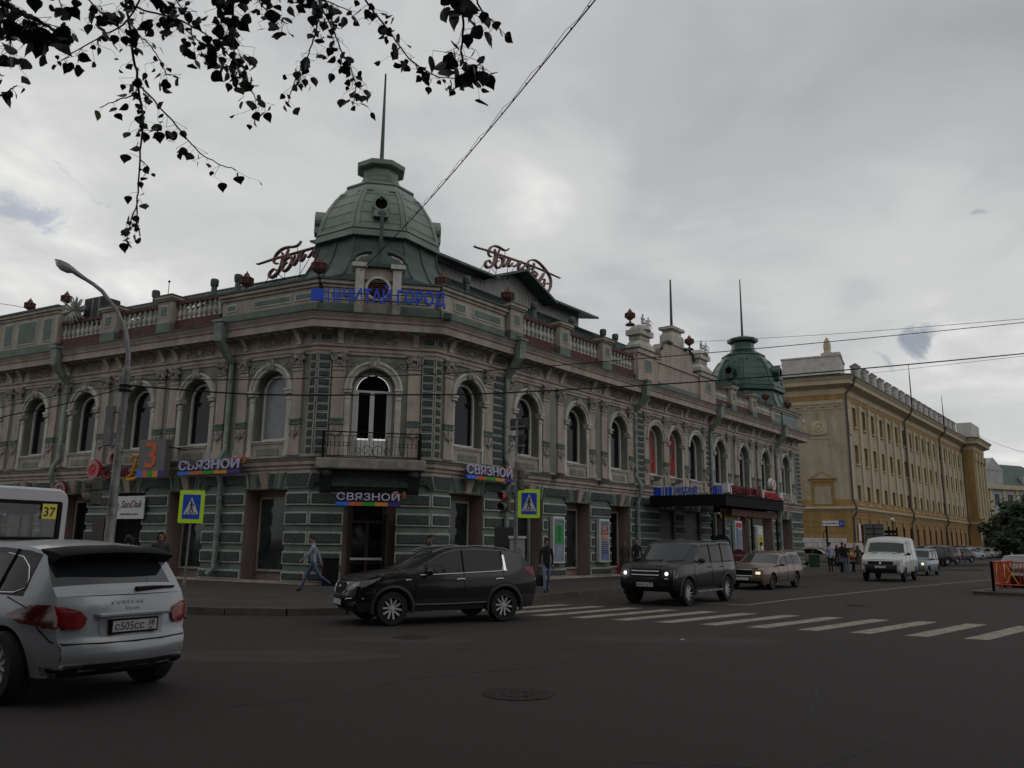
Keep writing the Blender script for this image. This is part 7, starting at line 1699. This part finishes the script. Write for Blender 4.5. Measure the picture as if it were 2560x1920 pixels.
# ================= people =================
Q['skin']=mat('skin',(.30,.16,.11),.6,.08,12); Q['hairb']=mat('hair_dark',(.012,.009,.008),.7,.3,20); Q['hairbr']=mat('hair_brown',(.05,.025,.015),.7,.3,20); Q['hairl']=mat('hair_blond',(.22,.13,.06),.7,.3,20)
def cloth(n,c): return mat('cloth_'+n,c,.9,.2,10,.3,60)
def person(loc,head,h,label,top,legs,shoes=None,hair='hairb',hairlen=.0,swing=0.0,armL=(0,0),armR=(0,0),lean=0,skirt=None,coat=None,z=.15,hands=True,skinm='skin',nomods=False,stone=False,sit=False,lookdown=0,group=None,cat='person',name='person',armsm=None,build=1.0):
    """swing: leg angle; arm=(shoulder swing, elbow bend) deg; forward=+y"""
    k=h/1.75; root=empty(name,(loc[0],loc[1],z if len(loc)<3 else loc[2]),0,label,cat,group)
    zz=z if len(loc)<3 else loc[2]
    hv=az(head); rv=Vector((hv.y,-hv.x,0)); T=Matrix(((rv.x*k,hv.x*k,0,loc[0]),(rv.y*k,hv.y*k,0,loc[1]),(0,0,k,zz),(0,0,0,1)))
    V=[];Ed=[];Rd=[];Z=[]
    def add(p,r,par,zone):
        V.append(Vector(p)); Rd.append(r if isinstance(r,tuple) else (r,r)); Z.append(zone)
        if par is not None: Ed.append((par,len(V)-1))
        return len(V)-1
    sw=R(swing); hipz=.93
    # drop hips so that feet touch
    drop=0
    def leg(sd,a,par,knee):
        a=R(a); hx=sd*.095
        hp_=Vector((hx,0,hipz-.05)); kn=hp_+Vector((0,sin(a)*.42,-cos(a)*.42)); b_=a-R(knee); an=kn+Vector((0,sin(b_)*.42,-cos(b_)*.42))
        return hp_,kn,an,b_
    if sit: la=[leg(1,85,0,85),leg(-1,80,0,75)]
    else: la=[leg(1,swing,0,8 if swing>0 else abs(swing)*.9),leg(-1,-swing,0,8 if swing<0 else abs(swing)*.9)]
    low=min(l[2].z for l in la)-.085
    off=Vector((0,0,-low if not sit else -.45*0))
    if sit: off=Vector((0,0,-.80))
    ln=R(lean); B=build
    def up(p): # lean upper body about hips
        y,z_=p[1],p[2]-hipz; return Vector((p[0],y*cos(ln)+z_*sin(ln),hipz+z_*cos(ln)-y*sin(ln)))+off
    r0=add(Vector((0,0,hipz))+off,(.145*B,.105*B),None,'legs'); t1=add(up((0,0,1.08)),(.135*B,.10*B),r0,'top'); t2=add(up((0,0,1.25)),(.155*B,.11*B),t1,'top'); t3=add(up((0,-.01,1.39)),(.150*B,.10*B),t2,'top')
    nk=add(up((0,.0,1.49)),.055,t3,'skin'); h0=add(up((0,.015,1.56)),(.065,.075),nk,'skin'); h1=add(up((0,.02+lookdown,1.645)),(.076,.095),h0,'skin'); add(up((0,.01+lookdown,1.715)),(.062,.08),h1,'skin')
    hands_=[]
    for sd,(sa,eb) in ((1,armR),(-1,armL)):
        s_=add(up((sd*.175*B,-.01,1.405)),.058,t3,'top'); a=R(sa); el=Vector((sd*.225*B,sin(a)*.28,1.405-cos(a)*.28)); b_=a+R(eb); wr=el+Vector((-sd*.01,sin(b_)*.25,-cos(b_)*.25))
        e=add(up(el),.044,s_,'top'); w_=add(up(wr),.028,e,'top' if coat!='short' else 'skin'); hd=wr+Vector((0,sin(b_)*.09,-cos(b_)*.09)); hands_.append((up(wr),up(hd),sd,b_))
    for (hp_,kn,an,b_),sd in zip(la,(1,-1)):
        i=add(hp_+off,.088*B,r0,'legs'); i2=add(kn+off,.058,i,'legs'); i3=add(an+off,.040,i2,'legs' if not skirt else 'skin'); he=add(an+off+Vector((0,.03,-.05)),.038,i3,'shoes'); add(an+off+Vector((0,.14,-.065)),.034,he,'shoes')
    me=bpy.data.meshes.new('sk'); me.from_pydata(V,Ed,[]); o=bpy.data.objects.new('sk',me); col.objects.link(o)
    md=o.modifiers.new('s','SKIN'); md.use_smooth_shade=True; md.branch_smoothing=.3
    for i,(a,b_) in enumerate(Rd): me.skin_vertices[0].data[i].radius=(a,b_)
    me.skin_vertices[0].data[0].use_root=True
    sb=o.modifiers.new('u','SUBSURF'); sb.levels=1; sb.render_levels=1
    dg=bpy.context.evaluated_depsgraph_get(); m2=bpy.data.meshes.new_from_object(o.evaluated_get(dg)); bpy.data.objects.remove(o)
    zi={'legs':0,'top':1,'skin':2,'shoes':3}
    m2.materials.clear()
    sk=Q[skinm]
    for q in (legs,top,sk,shoes or Q['black']): m2.materials.append(q)
    segs=[(V[a],V[b_],Z[b_],Rd[b_][0]) for a,b_ in Ed]
    for p in m2.polygons:
        c=p.center; best=1e9;bz='top'
        for a,b_,zn,r_ in segs:
            ab=b_-a; t=max(0,min(1,(c-a).dot(ab)/ab.length_squared)); d_=(c-a-ab*t).length-r_
            if d_<best: best=d_;bz=zn
        p.material_index=zi[bz]; p.use_smooth=True
    # hands and face merged into the one body mesh
    mb=MB()
    for wr,hd,sd,b_ in hands_:
        d=(hd-wr).normalized(); sv_=Vector((1,0,0)); up_=d.cross(sv_)
        mb.tube([wr-d*.02,wr+d*.04,wr+d*.085],[.022,.034,.030],8)
        for f_ in range(4):
            x=(-.024+.016*f_); l_=(.065,.078,.072,.055)[f_]; p0=wr+d*.08+sv_*x; mb.tube([p0,p0+d*l_*.5+up_*.006,p0+d*l_+up_*.022],[.0085,.008,.006],5)
        p0=wr+d*.03+sv_*(-sd*.03); mb.tube([p0,p0+d*.035-sv_*sd*.018,p0+d*.06-sv_*sd*.02],[.011,.009,.007],5)
    hc=V[6]
    mb.tube([hc+Vector((0,.085,.01)),hc+Vector((0,.112,-.025)),hc+Vector((0,.09,-.035))],[.008,.013,.008],5)
    for sd in (1,-1): mb.sph(hc+Vector((sd*.076,-.0,-.01)),.022,6,4,sc=(.4,.8,1.2))
    em=MB()
    for sd in (1,-1): em.sph(hc+Vector((sd*.03,.085,.012)),.010,6,4,sc=(1.3,.6,.7))
    em.tube([hc+Vector((-.022,.088,-.055)),hc+Vector((0,.093,-.057)),hc+Vector((.022,.088,-.055))],.005,4)
    bm=bmesh.new(); bm.from_mesh(m2)
    for M_,mi_ in ((mb,2),(em,3)):
        tmp=M_.mesh('t',sk); n0=len(bm.faces); bm.from_mesh(tmp); bm.faces.ensure_lookup_table()
        for f_ in bm.faces[n0:]: f_.material_index=mi_; f_.smooth=True
    bm.to_mesh(m2); bm.free()
    m2.name='body'; link(bpy.data.objects.new('body',m2),root,T)
    if hair:
        hb=MB(); hb.sph(hc+Vector((0,-.015,.035)),.098,12,8,sc=(.92,1.12,.95)) if False else None
        hb=MB(); c=hc+Vector((0,-.012,.028)); rows_=[]
        for i in range(7):
            a=-R(25)*(1 if hairlen<.1 else 1.3)+i*(PI/2+R(25))/6; rr=[]
            for j in range(17):
                b_=2*PI*j/16; fr_=max(0,sin(b_)); lift=.075*fr_**1.5 if a<.35 else 0
                rr.append(c+Vector((.084*cos(a)*cos(b_),.105*cos(a)*sin(b_),.092*sin(a)+lift)))
            rows_.append(rr)
        hb.grid(rows_)
        if hairlen: 
            hb.tube([c+Vector((0,-.07,.02)),c+Vector((0,-.105,-.08)),c+Vector((0,-.10,-.08-hairlen))],[.08,.085,.05],8)
            for sd in (1,-1): hb.tube([c+Vector((sd*.07,-.02,.02)),c+Vector((sd*.088,-.02,-.08)),c+Vector((sd*.08,-.01,-.04-hairlen))],[.03,.035,.015],6)
        hb.build('hair',Q[hair],root,T,smooth=60,fix=False)
    if skirt or coat:
        mt=skirt or coat
        if mt!='short':
            zt_=(1.08 if skirt else 1.40); zb_=.42 if skirt else .52
            cm=MB(); rows_=[]
            prof=[(1.0,.16,.12),(.9,.18,.13),(.7,.21,.16),(zb_,.235,.19)] if skirt else [(1.42,.15,.09),(1.3,.185,.135),(1.1,.165,.125),(.95,.185,.14),(.7,.21,.16),(zb_,.225,.18)]
            for z_,a,b_ in prof: rows_.append([up((a*cos(2*PI*j/16)*(1+.04*sin(j*2.3)),b_*sin(2*PI*j/16),z_)) if z_>.93 else Vector((a*cos(2*PI*j/16)*(1+.05*sin(j*2.3)),b_*sin(2*PI*j/16),z_))+off for j in range(17)])
            cm.grid(rows_); cm.build('skirt' if skirt else 'coat',mt,root,T,smooth=60,fix=False)
    return root,T,hands_
def bag(p,label,m,w=.3,h=.32,rz=0,handle=.25,name='bag'):
    b=MB(); b.hexa([(-w/2*.8,-.06,-h),(w/2*.8,-.06,-h),(w/2*.8,.06,-h),(-w/2*.8,.06,-h)],[(-w/2,-.07,-h*.35),(w/2,-.07,-h*.35),(w/2,.07,-h*.35),(-w/2,.07,-h*.35)]); b.hexa([(-w/2,-.07,-h*.35),(w/2,-.07,-h*.35),(w/2,.07,-h*.35),(-w/2,.07,-h*.35)],[(-w/2*.8,-.03,0),(w/2*.8,-.03,0),(w/2*.8,.03,0),(-w/2*.8,.03,0)])
    e=empty(name,(p.x,p.y,p.z-handle),rz,label,'bag'); M=TR(p.x,p.y,p.z-handle,rz); b.build('bag_body',m,e,M,bev=.02)
    b=MB(); b.tube([(-w*.3,0,0),(-w*.12,0,handle*.8),(0,0,handle),(w*.12,0,handle*.8),(w*.3,0,0)],.01,5); b.build('handle',m,e,M)
black_c=cloth('black',(.010,.010,.012)); jeans=cloth('jeans',(.06,.09,.16)); jeansl=cloth('jeans_pale',(.15,.20,.30)); darkb=cloth('navy',(.012,.014,.024)); paleb=cloth('pale_blue_shirt',(.25,.28,.34)); lil=cloth('lilac_shirt',(.33,.34,.44)); olive=cloth('olive',(.05,.045,.03)); beig=cloth('beige',(.30,.23,.16)); gry=cloth('grey_green',(.045,.05,.04)); redc=cloth('red',(.28,.015,.02))
def P2(u,v,z=.15): return G(u,v,z)
p=P2(1366,1482); r_=person((p.x,p.y),168,1.68,'woman in black jacket and pale jeans walking right of the crossing sign',black_c,jeansl,hair='hairbr',swing=12,armL=(-4,10),armR=(-6,8),lookdown=.01,armsm=None)
hh=r_[1]@r_[2][0][1]; bag(hh,'black handbag hanging from the hand of the woman in black jacket',black_c,.30,.36,R(20),.22)
p=P2(780,1478); person((p.x,p.y),-96,1.76,'man striding left in pale blue shirt and jeans before the corner building',paleb,jeans,swing=30,armL=(32,20),armR=(-28,12),lean=4)
p=G(1064,1440,.15); p=Vector((-3.4,27.3,0)); p=D(1069,1380,27.5); person((p.x,p.y),95,1.78,'dark haired man whose head shows above the black crossover roof',black_c,black_c,swing=14,lean=6)
p=D(398,1400,22.5); person((p.x,p.y),165,1.72,'woman with long reddish hair and dark jacket behind the silver car',gry,redc,hair='hairbr',hairlen=.18,swing=5,skirt=redc,build=1.1)
p=D(334,1400,21.5); person((p.x,p.y),-70,1.66,'dark haired person in beige top bending beside the silver car roof',beig,black_c,hair='hairb',hairlen=.1,lean=20,swing=8)
p=D(1562,1400,38.5); r_=person((p.x,p.y),200,1.68,'blond woman in olive coat walking beside the man in a navy jacket',olive,olive,hair='hairl',swing=8,coat=olive)
hh=r_[1]@r_[2][1][1]; hh=r_[1]@r_[2][0][1]; bag(hh,'bright red bag carried by the blond woman in the olive coat',redc,.34,.42,R(10),.2)
p=D(1592,1400,38.2); person((p.x,p.y),205,1.76,'bald man in navy jacket over a blue shirt walking behind the dark off-roader',darkb,darkb,hair=None,swing=10)
pp=[(2078,1430,12,1.78,'man in a lilac shirt and dark trousers seen from behind near the kerb',lil,black_c,'hairb',8),
(2109,1425,20,1.80,'tall person in black jacket and dark jeans seen from behind beside the lilac shirt',black_c,jeans,'hairb',10),
(2117,1426,15,1.70,'person in black half hidden behind the tall dark-jacketed person',black_c,jeans,'hairbr',6),
(2095,1422,200,1.64,'woman in dark clothes between the lilac shirt and the black jacket',darkb,darkb,'hairl',6),
(2148,1428,210,1.62,'woman in dark dress with long brown hair standing left of the white van',olive,black_c,'hairbr',6)]
for i,(u,v,hd_,h_,lab,tp,lg,hr,sw_) in enumerate(pp):
    p=G(u,v,.15); person((p.x,p.y),hd_,h_,lab,tp,lg,hair=hr,swing=sw_,hairlen=.15 if i>=3 else 0,skirt=olive if i==4 else None,armR=(10,60) if i==4 else (0,8),armL=(0,8))
p=D(1905,1390,50); person((p.x,p.y),-60,1.72,'dark haired person in a white top whose head shows above the beige estate car',Q['wht'],black_c,swing=6)
p=G(2408,1415,.0); person((p.x,p.y),250,1.72,'person in brown jacket and blue jeans running across the far roadway',cloth('brown',(.10,.045,.03)),jeans,shoes=Q['wht'],hair='hairbr',swing=34,armL=(40,60),armR=(-30,50),lean=10,z=0)
# driver and passenger
Tp=Tb@Matrix.Translation((-.98,1.0,1.28)); l_=Tp.translation
person((l_.x,l_.y,l_.z),-62+80,1.68,'seated bus passenger in a pale shirt seen through the bus rear window',cloth('pale_shirt',(.42,.42,.40)),beig,sit=True,armL=(30,60),armR=(30,60),hair='hairb')
# cherubs
def cherubs(s,label):
    p=FP('R',s,.1,13.52); e0=None
    for i,(dx,dn,hd_,sc_) in enumerate(((-.12,.25,129,1.02),(.42,.3,160,.9))):
        q=FP('R',s+dx,dn,13.52)
        person((q.x,q.y,q.z),hd_,sc_,label[i],Q['stone'],Q['stone'],shoes=Q['stone'],hair='stone_',sit=True,armL=(20,40),armR=(35,30),skinm='stone',group='white cherub statues on the attic',cat='statue',name='cherub_statue',build=1.5)
Q['stone_']=Q['stone']
cherubs(16.05,('taller white cherub statue sitting on the left attic pedestal','smaller white cherub statue leaning out on the left attic pedestal')); cherubs(23.3,('taller white cherub statue sitting on the right attic pedestal','smaller white cherub statue leaning out on the right attic pedestal'))
# ================= overhanging branches =================
Q['leafn']=mat('poplar_leaf',(.022,.035,.012),.6,.35,9); Q['leafb']=mat('poplar_leaf_bright',(.07,.12,.02),.6,.3,9); Q['twig']=mat('twig_bark',(.018,.012,.010),.85,.3,30)
nt=Q['leafb'].node_tree; pb_=nt.nodes['Principled BSDF']; tl=nt.nodes.new('ShaderNodeBsdfTranslucent'); tl.inputs[0].default_value=(.07,.12,.015,1); mxs=nt.nodes.new('ShaderNodeMixShader'); mxs.inputs[0].default_value=.45
nt.links.new(pb_.outputs[0],mxs.inputs[1]); nt.links.new(tl.outputs[0],mxs.inputs[2]); nt.links.new(mxs.outputs[0],nt.nodes['Material Output'].inputs[0])
TREE=empty('street_tree',(-4.2,1.8,0),0,'leafy tree whose hanging twigs fill the upper left of the view','tree')
mb=MB(); mb.tube([(-4.2,1.8,0),(-4.15,1.85,1.5),(-4.0,1.9,3.2),(-3.6,2.1,4.6),(-3.0,2.4,5.6)],[.2,.17,.14,.11,.07],10); mb.build('trunk',Q['bark'],TREE)
rl_=random.Random(11)
def leafmesh(k,m):
    r=random.Random(k); L_=1.0; w_=.42+.06*r.random(); pts=[]
    prof=[(0,0),(.04,.24),(.16,.40),(.32,.44),(.5,.36),(.68,.22),(.84,.09),(1,0)]
    left=[(-w_/.44*y*(1+.1*r.uniform(-1,1)),-x) for x,y in prof[1:-1]]; right=[(w_/.44*y*(1+.1*r.uniform(-1,1)),-x) for x,y in prof[1:-1]]
    fold=r.uniform(.05,.28); curl=r.uniform(-.25,.25)
    vs=[(0,0,0)]+[(0,curl*x*x,-x) for x,_ in prof[1:-1]]+[(0,curl,-1)]
    n=len(prof); a=len(vs); vs+=[(x,fold*abs(x)+curl*z*z,z) for x,z in left]; b_=len(vs); vs+=[(x,fold*abs(x)+curl*z*z,z) for x,z in right]
    fs=[(0,1,a),(0,b_,1)]
    for i in range(n-3): fs+=[(1+i,2+i,a+i+1,a+i),(1+i,b_+i,b_+i+1,2+i)]
    fs+=[(n-2,n-1,a+n-3),(n-2,b_+n-3,n-1)]
    me=bpy.data.meshes.new('leaf'); me.from_pydata(vs,[],fs); me.materials.append(m); me.polygons.foreach_set('use_smooth',[True]*len(me.polygons)); return me
LM=[leafmesh(k,Q['leafn']) for k in range(6)]; LB=[leafmesh(k+10,Q['leafb']) for k in range(3)]
TW=[ # points px, depth, leaf size m, leaves, base radius
([(322,-150),(314,0),(321,43),(333,130),(344,208),(354,275),(357,304),(351,376),(344,480),(341,545),(350,590)],3.6,.055,30,.012),
([(344,208),(365,229),(420,289),(463,341),(503,385),(550,411),(590,425)],3.6,.055,20,.006),
([(344,225),(327,240),(290,252),(249,269)],3.6,.055,6,.005),([(345,500),(325,560),(318,600)],3.6,.05,5,.004),([(350,400),(368,415),(360,440)],3.6,.045,3,.003),
([(380,-60),(320,50),(255,90),(188,130),(153,152)],3.4,.055,22,.007),
([(-60,-30),(0,5),(60,35),(95,50),(135,75)],2.2,.062,34,.022),([(30,-60),(20,20),(25,90),(30,130)],2.6,.055,20,.006),
([(290,-60),(315,0),(359,26),(428,43),(469,61),(515,87),(579,145),(605,190),(640,246),(658,264)],3.5,.060,34,.008),
([(360,-60),(388,0),(434,46),(492,98),(535,130),(560,165)],3.5,.058,26,.006),
([(330,60),(350,90),(372,110),(400,150),(415,190)],3.5,.055,16,.005),
([(590,-80),(585,0),(580,60),(587,145),(600,190)],3.2,.062,50,.008),([(560,-50),(548,20),(556,80)],3.3,.06,22,.006),
([(800,-60),(799,0),(795,54),(784,101),(762,155),(737,202),(719,260)],3.8,.055,36,.007),
([(800,-40),(806,18),(835,80),(856,134),(878,174),(889,217),(882,262)],3.8,.055,38,.007),
([(880,-80),(914,0),(943,40),(976,83),(1012,134),(1048,166),(1095,192),(1146,197),(1180,202)],3.8,.055,46,.008),
([(1150,-80),(1153,0),(1160,72),(1153,137),(1175,170),(1204,156)],2.4,.060,34,.008),
([(1180,-60),(1200,20),(1240,60),(1255,90)],2.3,.064,7,.005),
([(0,240),(29,223),(43,214)],2.6,.060,4,.004),([(-60,170),(-20,180),(10,190)],2.6,.05,4,.004),
([(640,-50),(660,20),(720,60)],3.4,.06,24,.005),([(450,-60),(440,0),(470,30)],3.3,.06,16,.005),([(230,-60),(225,0),(250,30),(290,60)],3.2,.06,20,.005),([(700,-60),(760,-10),(820,5),(880,30)],3.4,.06,24,.006),([(120,-60),(150,10),(165,30)],3.0,.055,10,.004)]
cntL=0; extra=MB(); twn=MB()
for ti_,(px_,dep,ls,n,r0_) in enumerate(TW):
    n=int(n*1.6); ls*=.98
    P=[D(u,v,dep*(1+.02*math.sin(i*1.7+ti_))) for i,(u,v) in enumerate(px_)]
    q=[]
    for i in range(len(P)-1):
        p0,p1,p2,p3=P[max(0,i-1)],P[i],P[i+1],P[min(len(P)-1,i+2)]
        for k in range(5):
            t=k/5; q.append(.5*((2*p1)+(p2-p0)*t+(2*p0-5*p1+4*p2-p3)*t*t+(3*p1-p0-3*p2+p3)*t**3)+Vector((rl_.gauss(0,.002),0,rl_.gauss(0,.002))))
    q.append(P[-1]); m_=len(q); mb=MB(); mb.tube(q,[r0_*.55*(1-.75*i/(m_-1))+.0012 for i in range(m_)],6)
    tw_=mb.build('twig',Q['twig'],TREE,smooth=60)
    st=MB()
    for j in range(n):
        t=rl_.uniform(.06,1)**.8 if n<25 else rl_.uniform(.02,1); base=q[min(m_-1,int(t*(m_-1)))]
        bigL=ti_==17 or (ti_==18)
        pet=rl_.uniform(.02,.055); a=rl_.uniform(0,2*PI); dv=Vector((cos(a)*.8,sin(a)*.4,-rl_.uniform(.1,1.1))).normalized(); tip=base+dv*pet
        if n>22 and rl_.random()<.5: # short side shoot
            sd_=Vector((rl_.uniform(-1,1),rl_.uniform(-.4,.4),rl_.uniform(-.9,.1))).normalized(); b2=base+sd_*rl_.uniform(.03,.10); st.tube([base,b2],.0011,3); base=b2; tip=base+dv*pet
        st.tube([base,base+dv*pet*.6+Vector((0,0,.004)),tip],.0007,3)
        s_=ls*rl_.uniform(.45,1.1); yaw=rl_.gauss(0,.9); 
        M=Matrix.Translation(tip)@Matrix.Rotation(yaw,4,'Z')@Matrix.Rotation(rl_.gauss(0,.6),4,'X')@Matrix.Rotation(rl_.gauss(0,.75),4,'Y')@Matrix.Scale(s_,4)
        me=rl_.choice(LB) if (bigL or rl_.random()<.05) else rl_.choice(LM)
        if cntL<300 and (n<30 or rl_.random()<.55): put(me,'leaf',TREE,M); cntL+=1
        else: extra.add([M@v.co for v in me.vertices],[tuple(p.vertices) for p in me.polygons])
    st.build('petiole',Q['twig'],tw_,fix=False)
    # thick limb joints out of view
    if px_[0][1]>-20 and px_[0][0]>-20: continue
    mb=MB(); mb.tube([P[0],P[0].lerp(Vector((-1.0,2.2,5.2)),.5)+Vector((0,0,.2)),Vector((-1.6,2.2,5.4))],[r0_*.55,.012,.03],5); mb.build('branch',Q['twig'],TREE)
mb=MB(); mb.tube([(-3.0,2.4,5.6),(-1.6,2.2,5.4),(0,2.4,5.5),(1.2,2.6,5.3)],[.09,.07,.05,.03],7); mb.build('limb',Q['bark'],TREE)
x_=extra.build('leaf_mass',Q['leafn'],TREE,fix=False); tag(x_,kind='stuff')
# ================= park trees behind the viewer =================
mbk=MB(); crown(mbk,(0,0,8.5),5.5,8,2600,.55,77); bck=mbk.mesh('crown',Q['leaf'],fix=False)
tk=MB(); tk.tube([(0,0,0),(.1,0,4),(0,.1,8)],[.3,.22,.1],7); tkm=tk.mesh('trunk',Q['bark'])
for i,(x,y,s_) in enumerate(((-14,-7,1.2),(-5,-9,1.3),(4,-8,1.25),(13,-9,1.3),(22,-5,1.2),(-23,-2,1.2),(3,-18,1.7),(-14,-17,1.7))):
    e=empty('park_tree',(x,y,0),i,'broad leafy park tree on the near side of the junction behind the viewpoint','tree','park trees behind the viewpoint'); M=TR(x,y,0,i*1.3)@Matrix.Scale(s_,4); put(bck,'crown',e,M); put(tkm,'trunk',e,M)
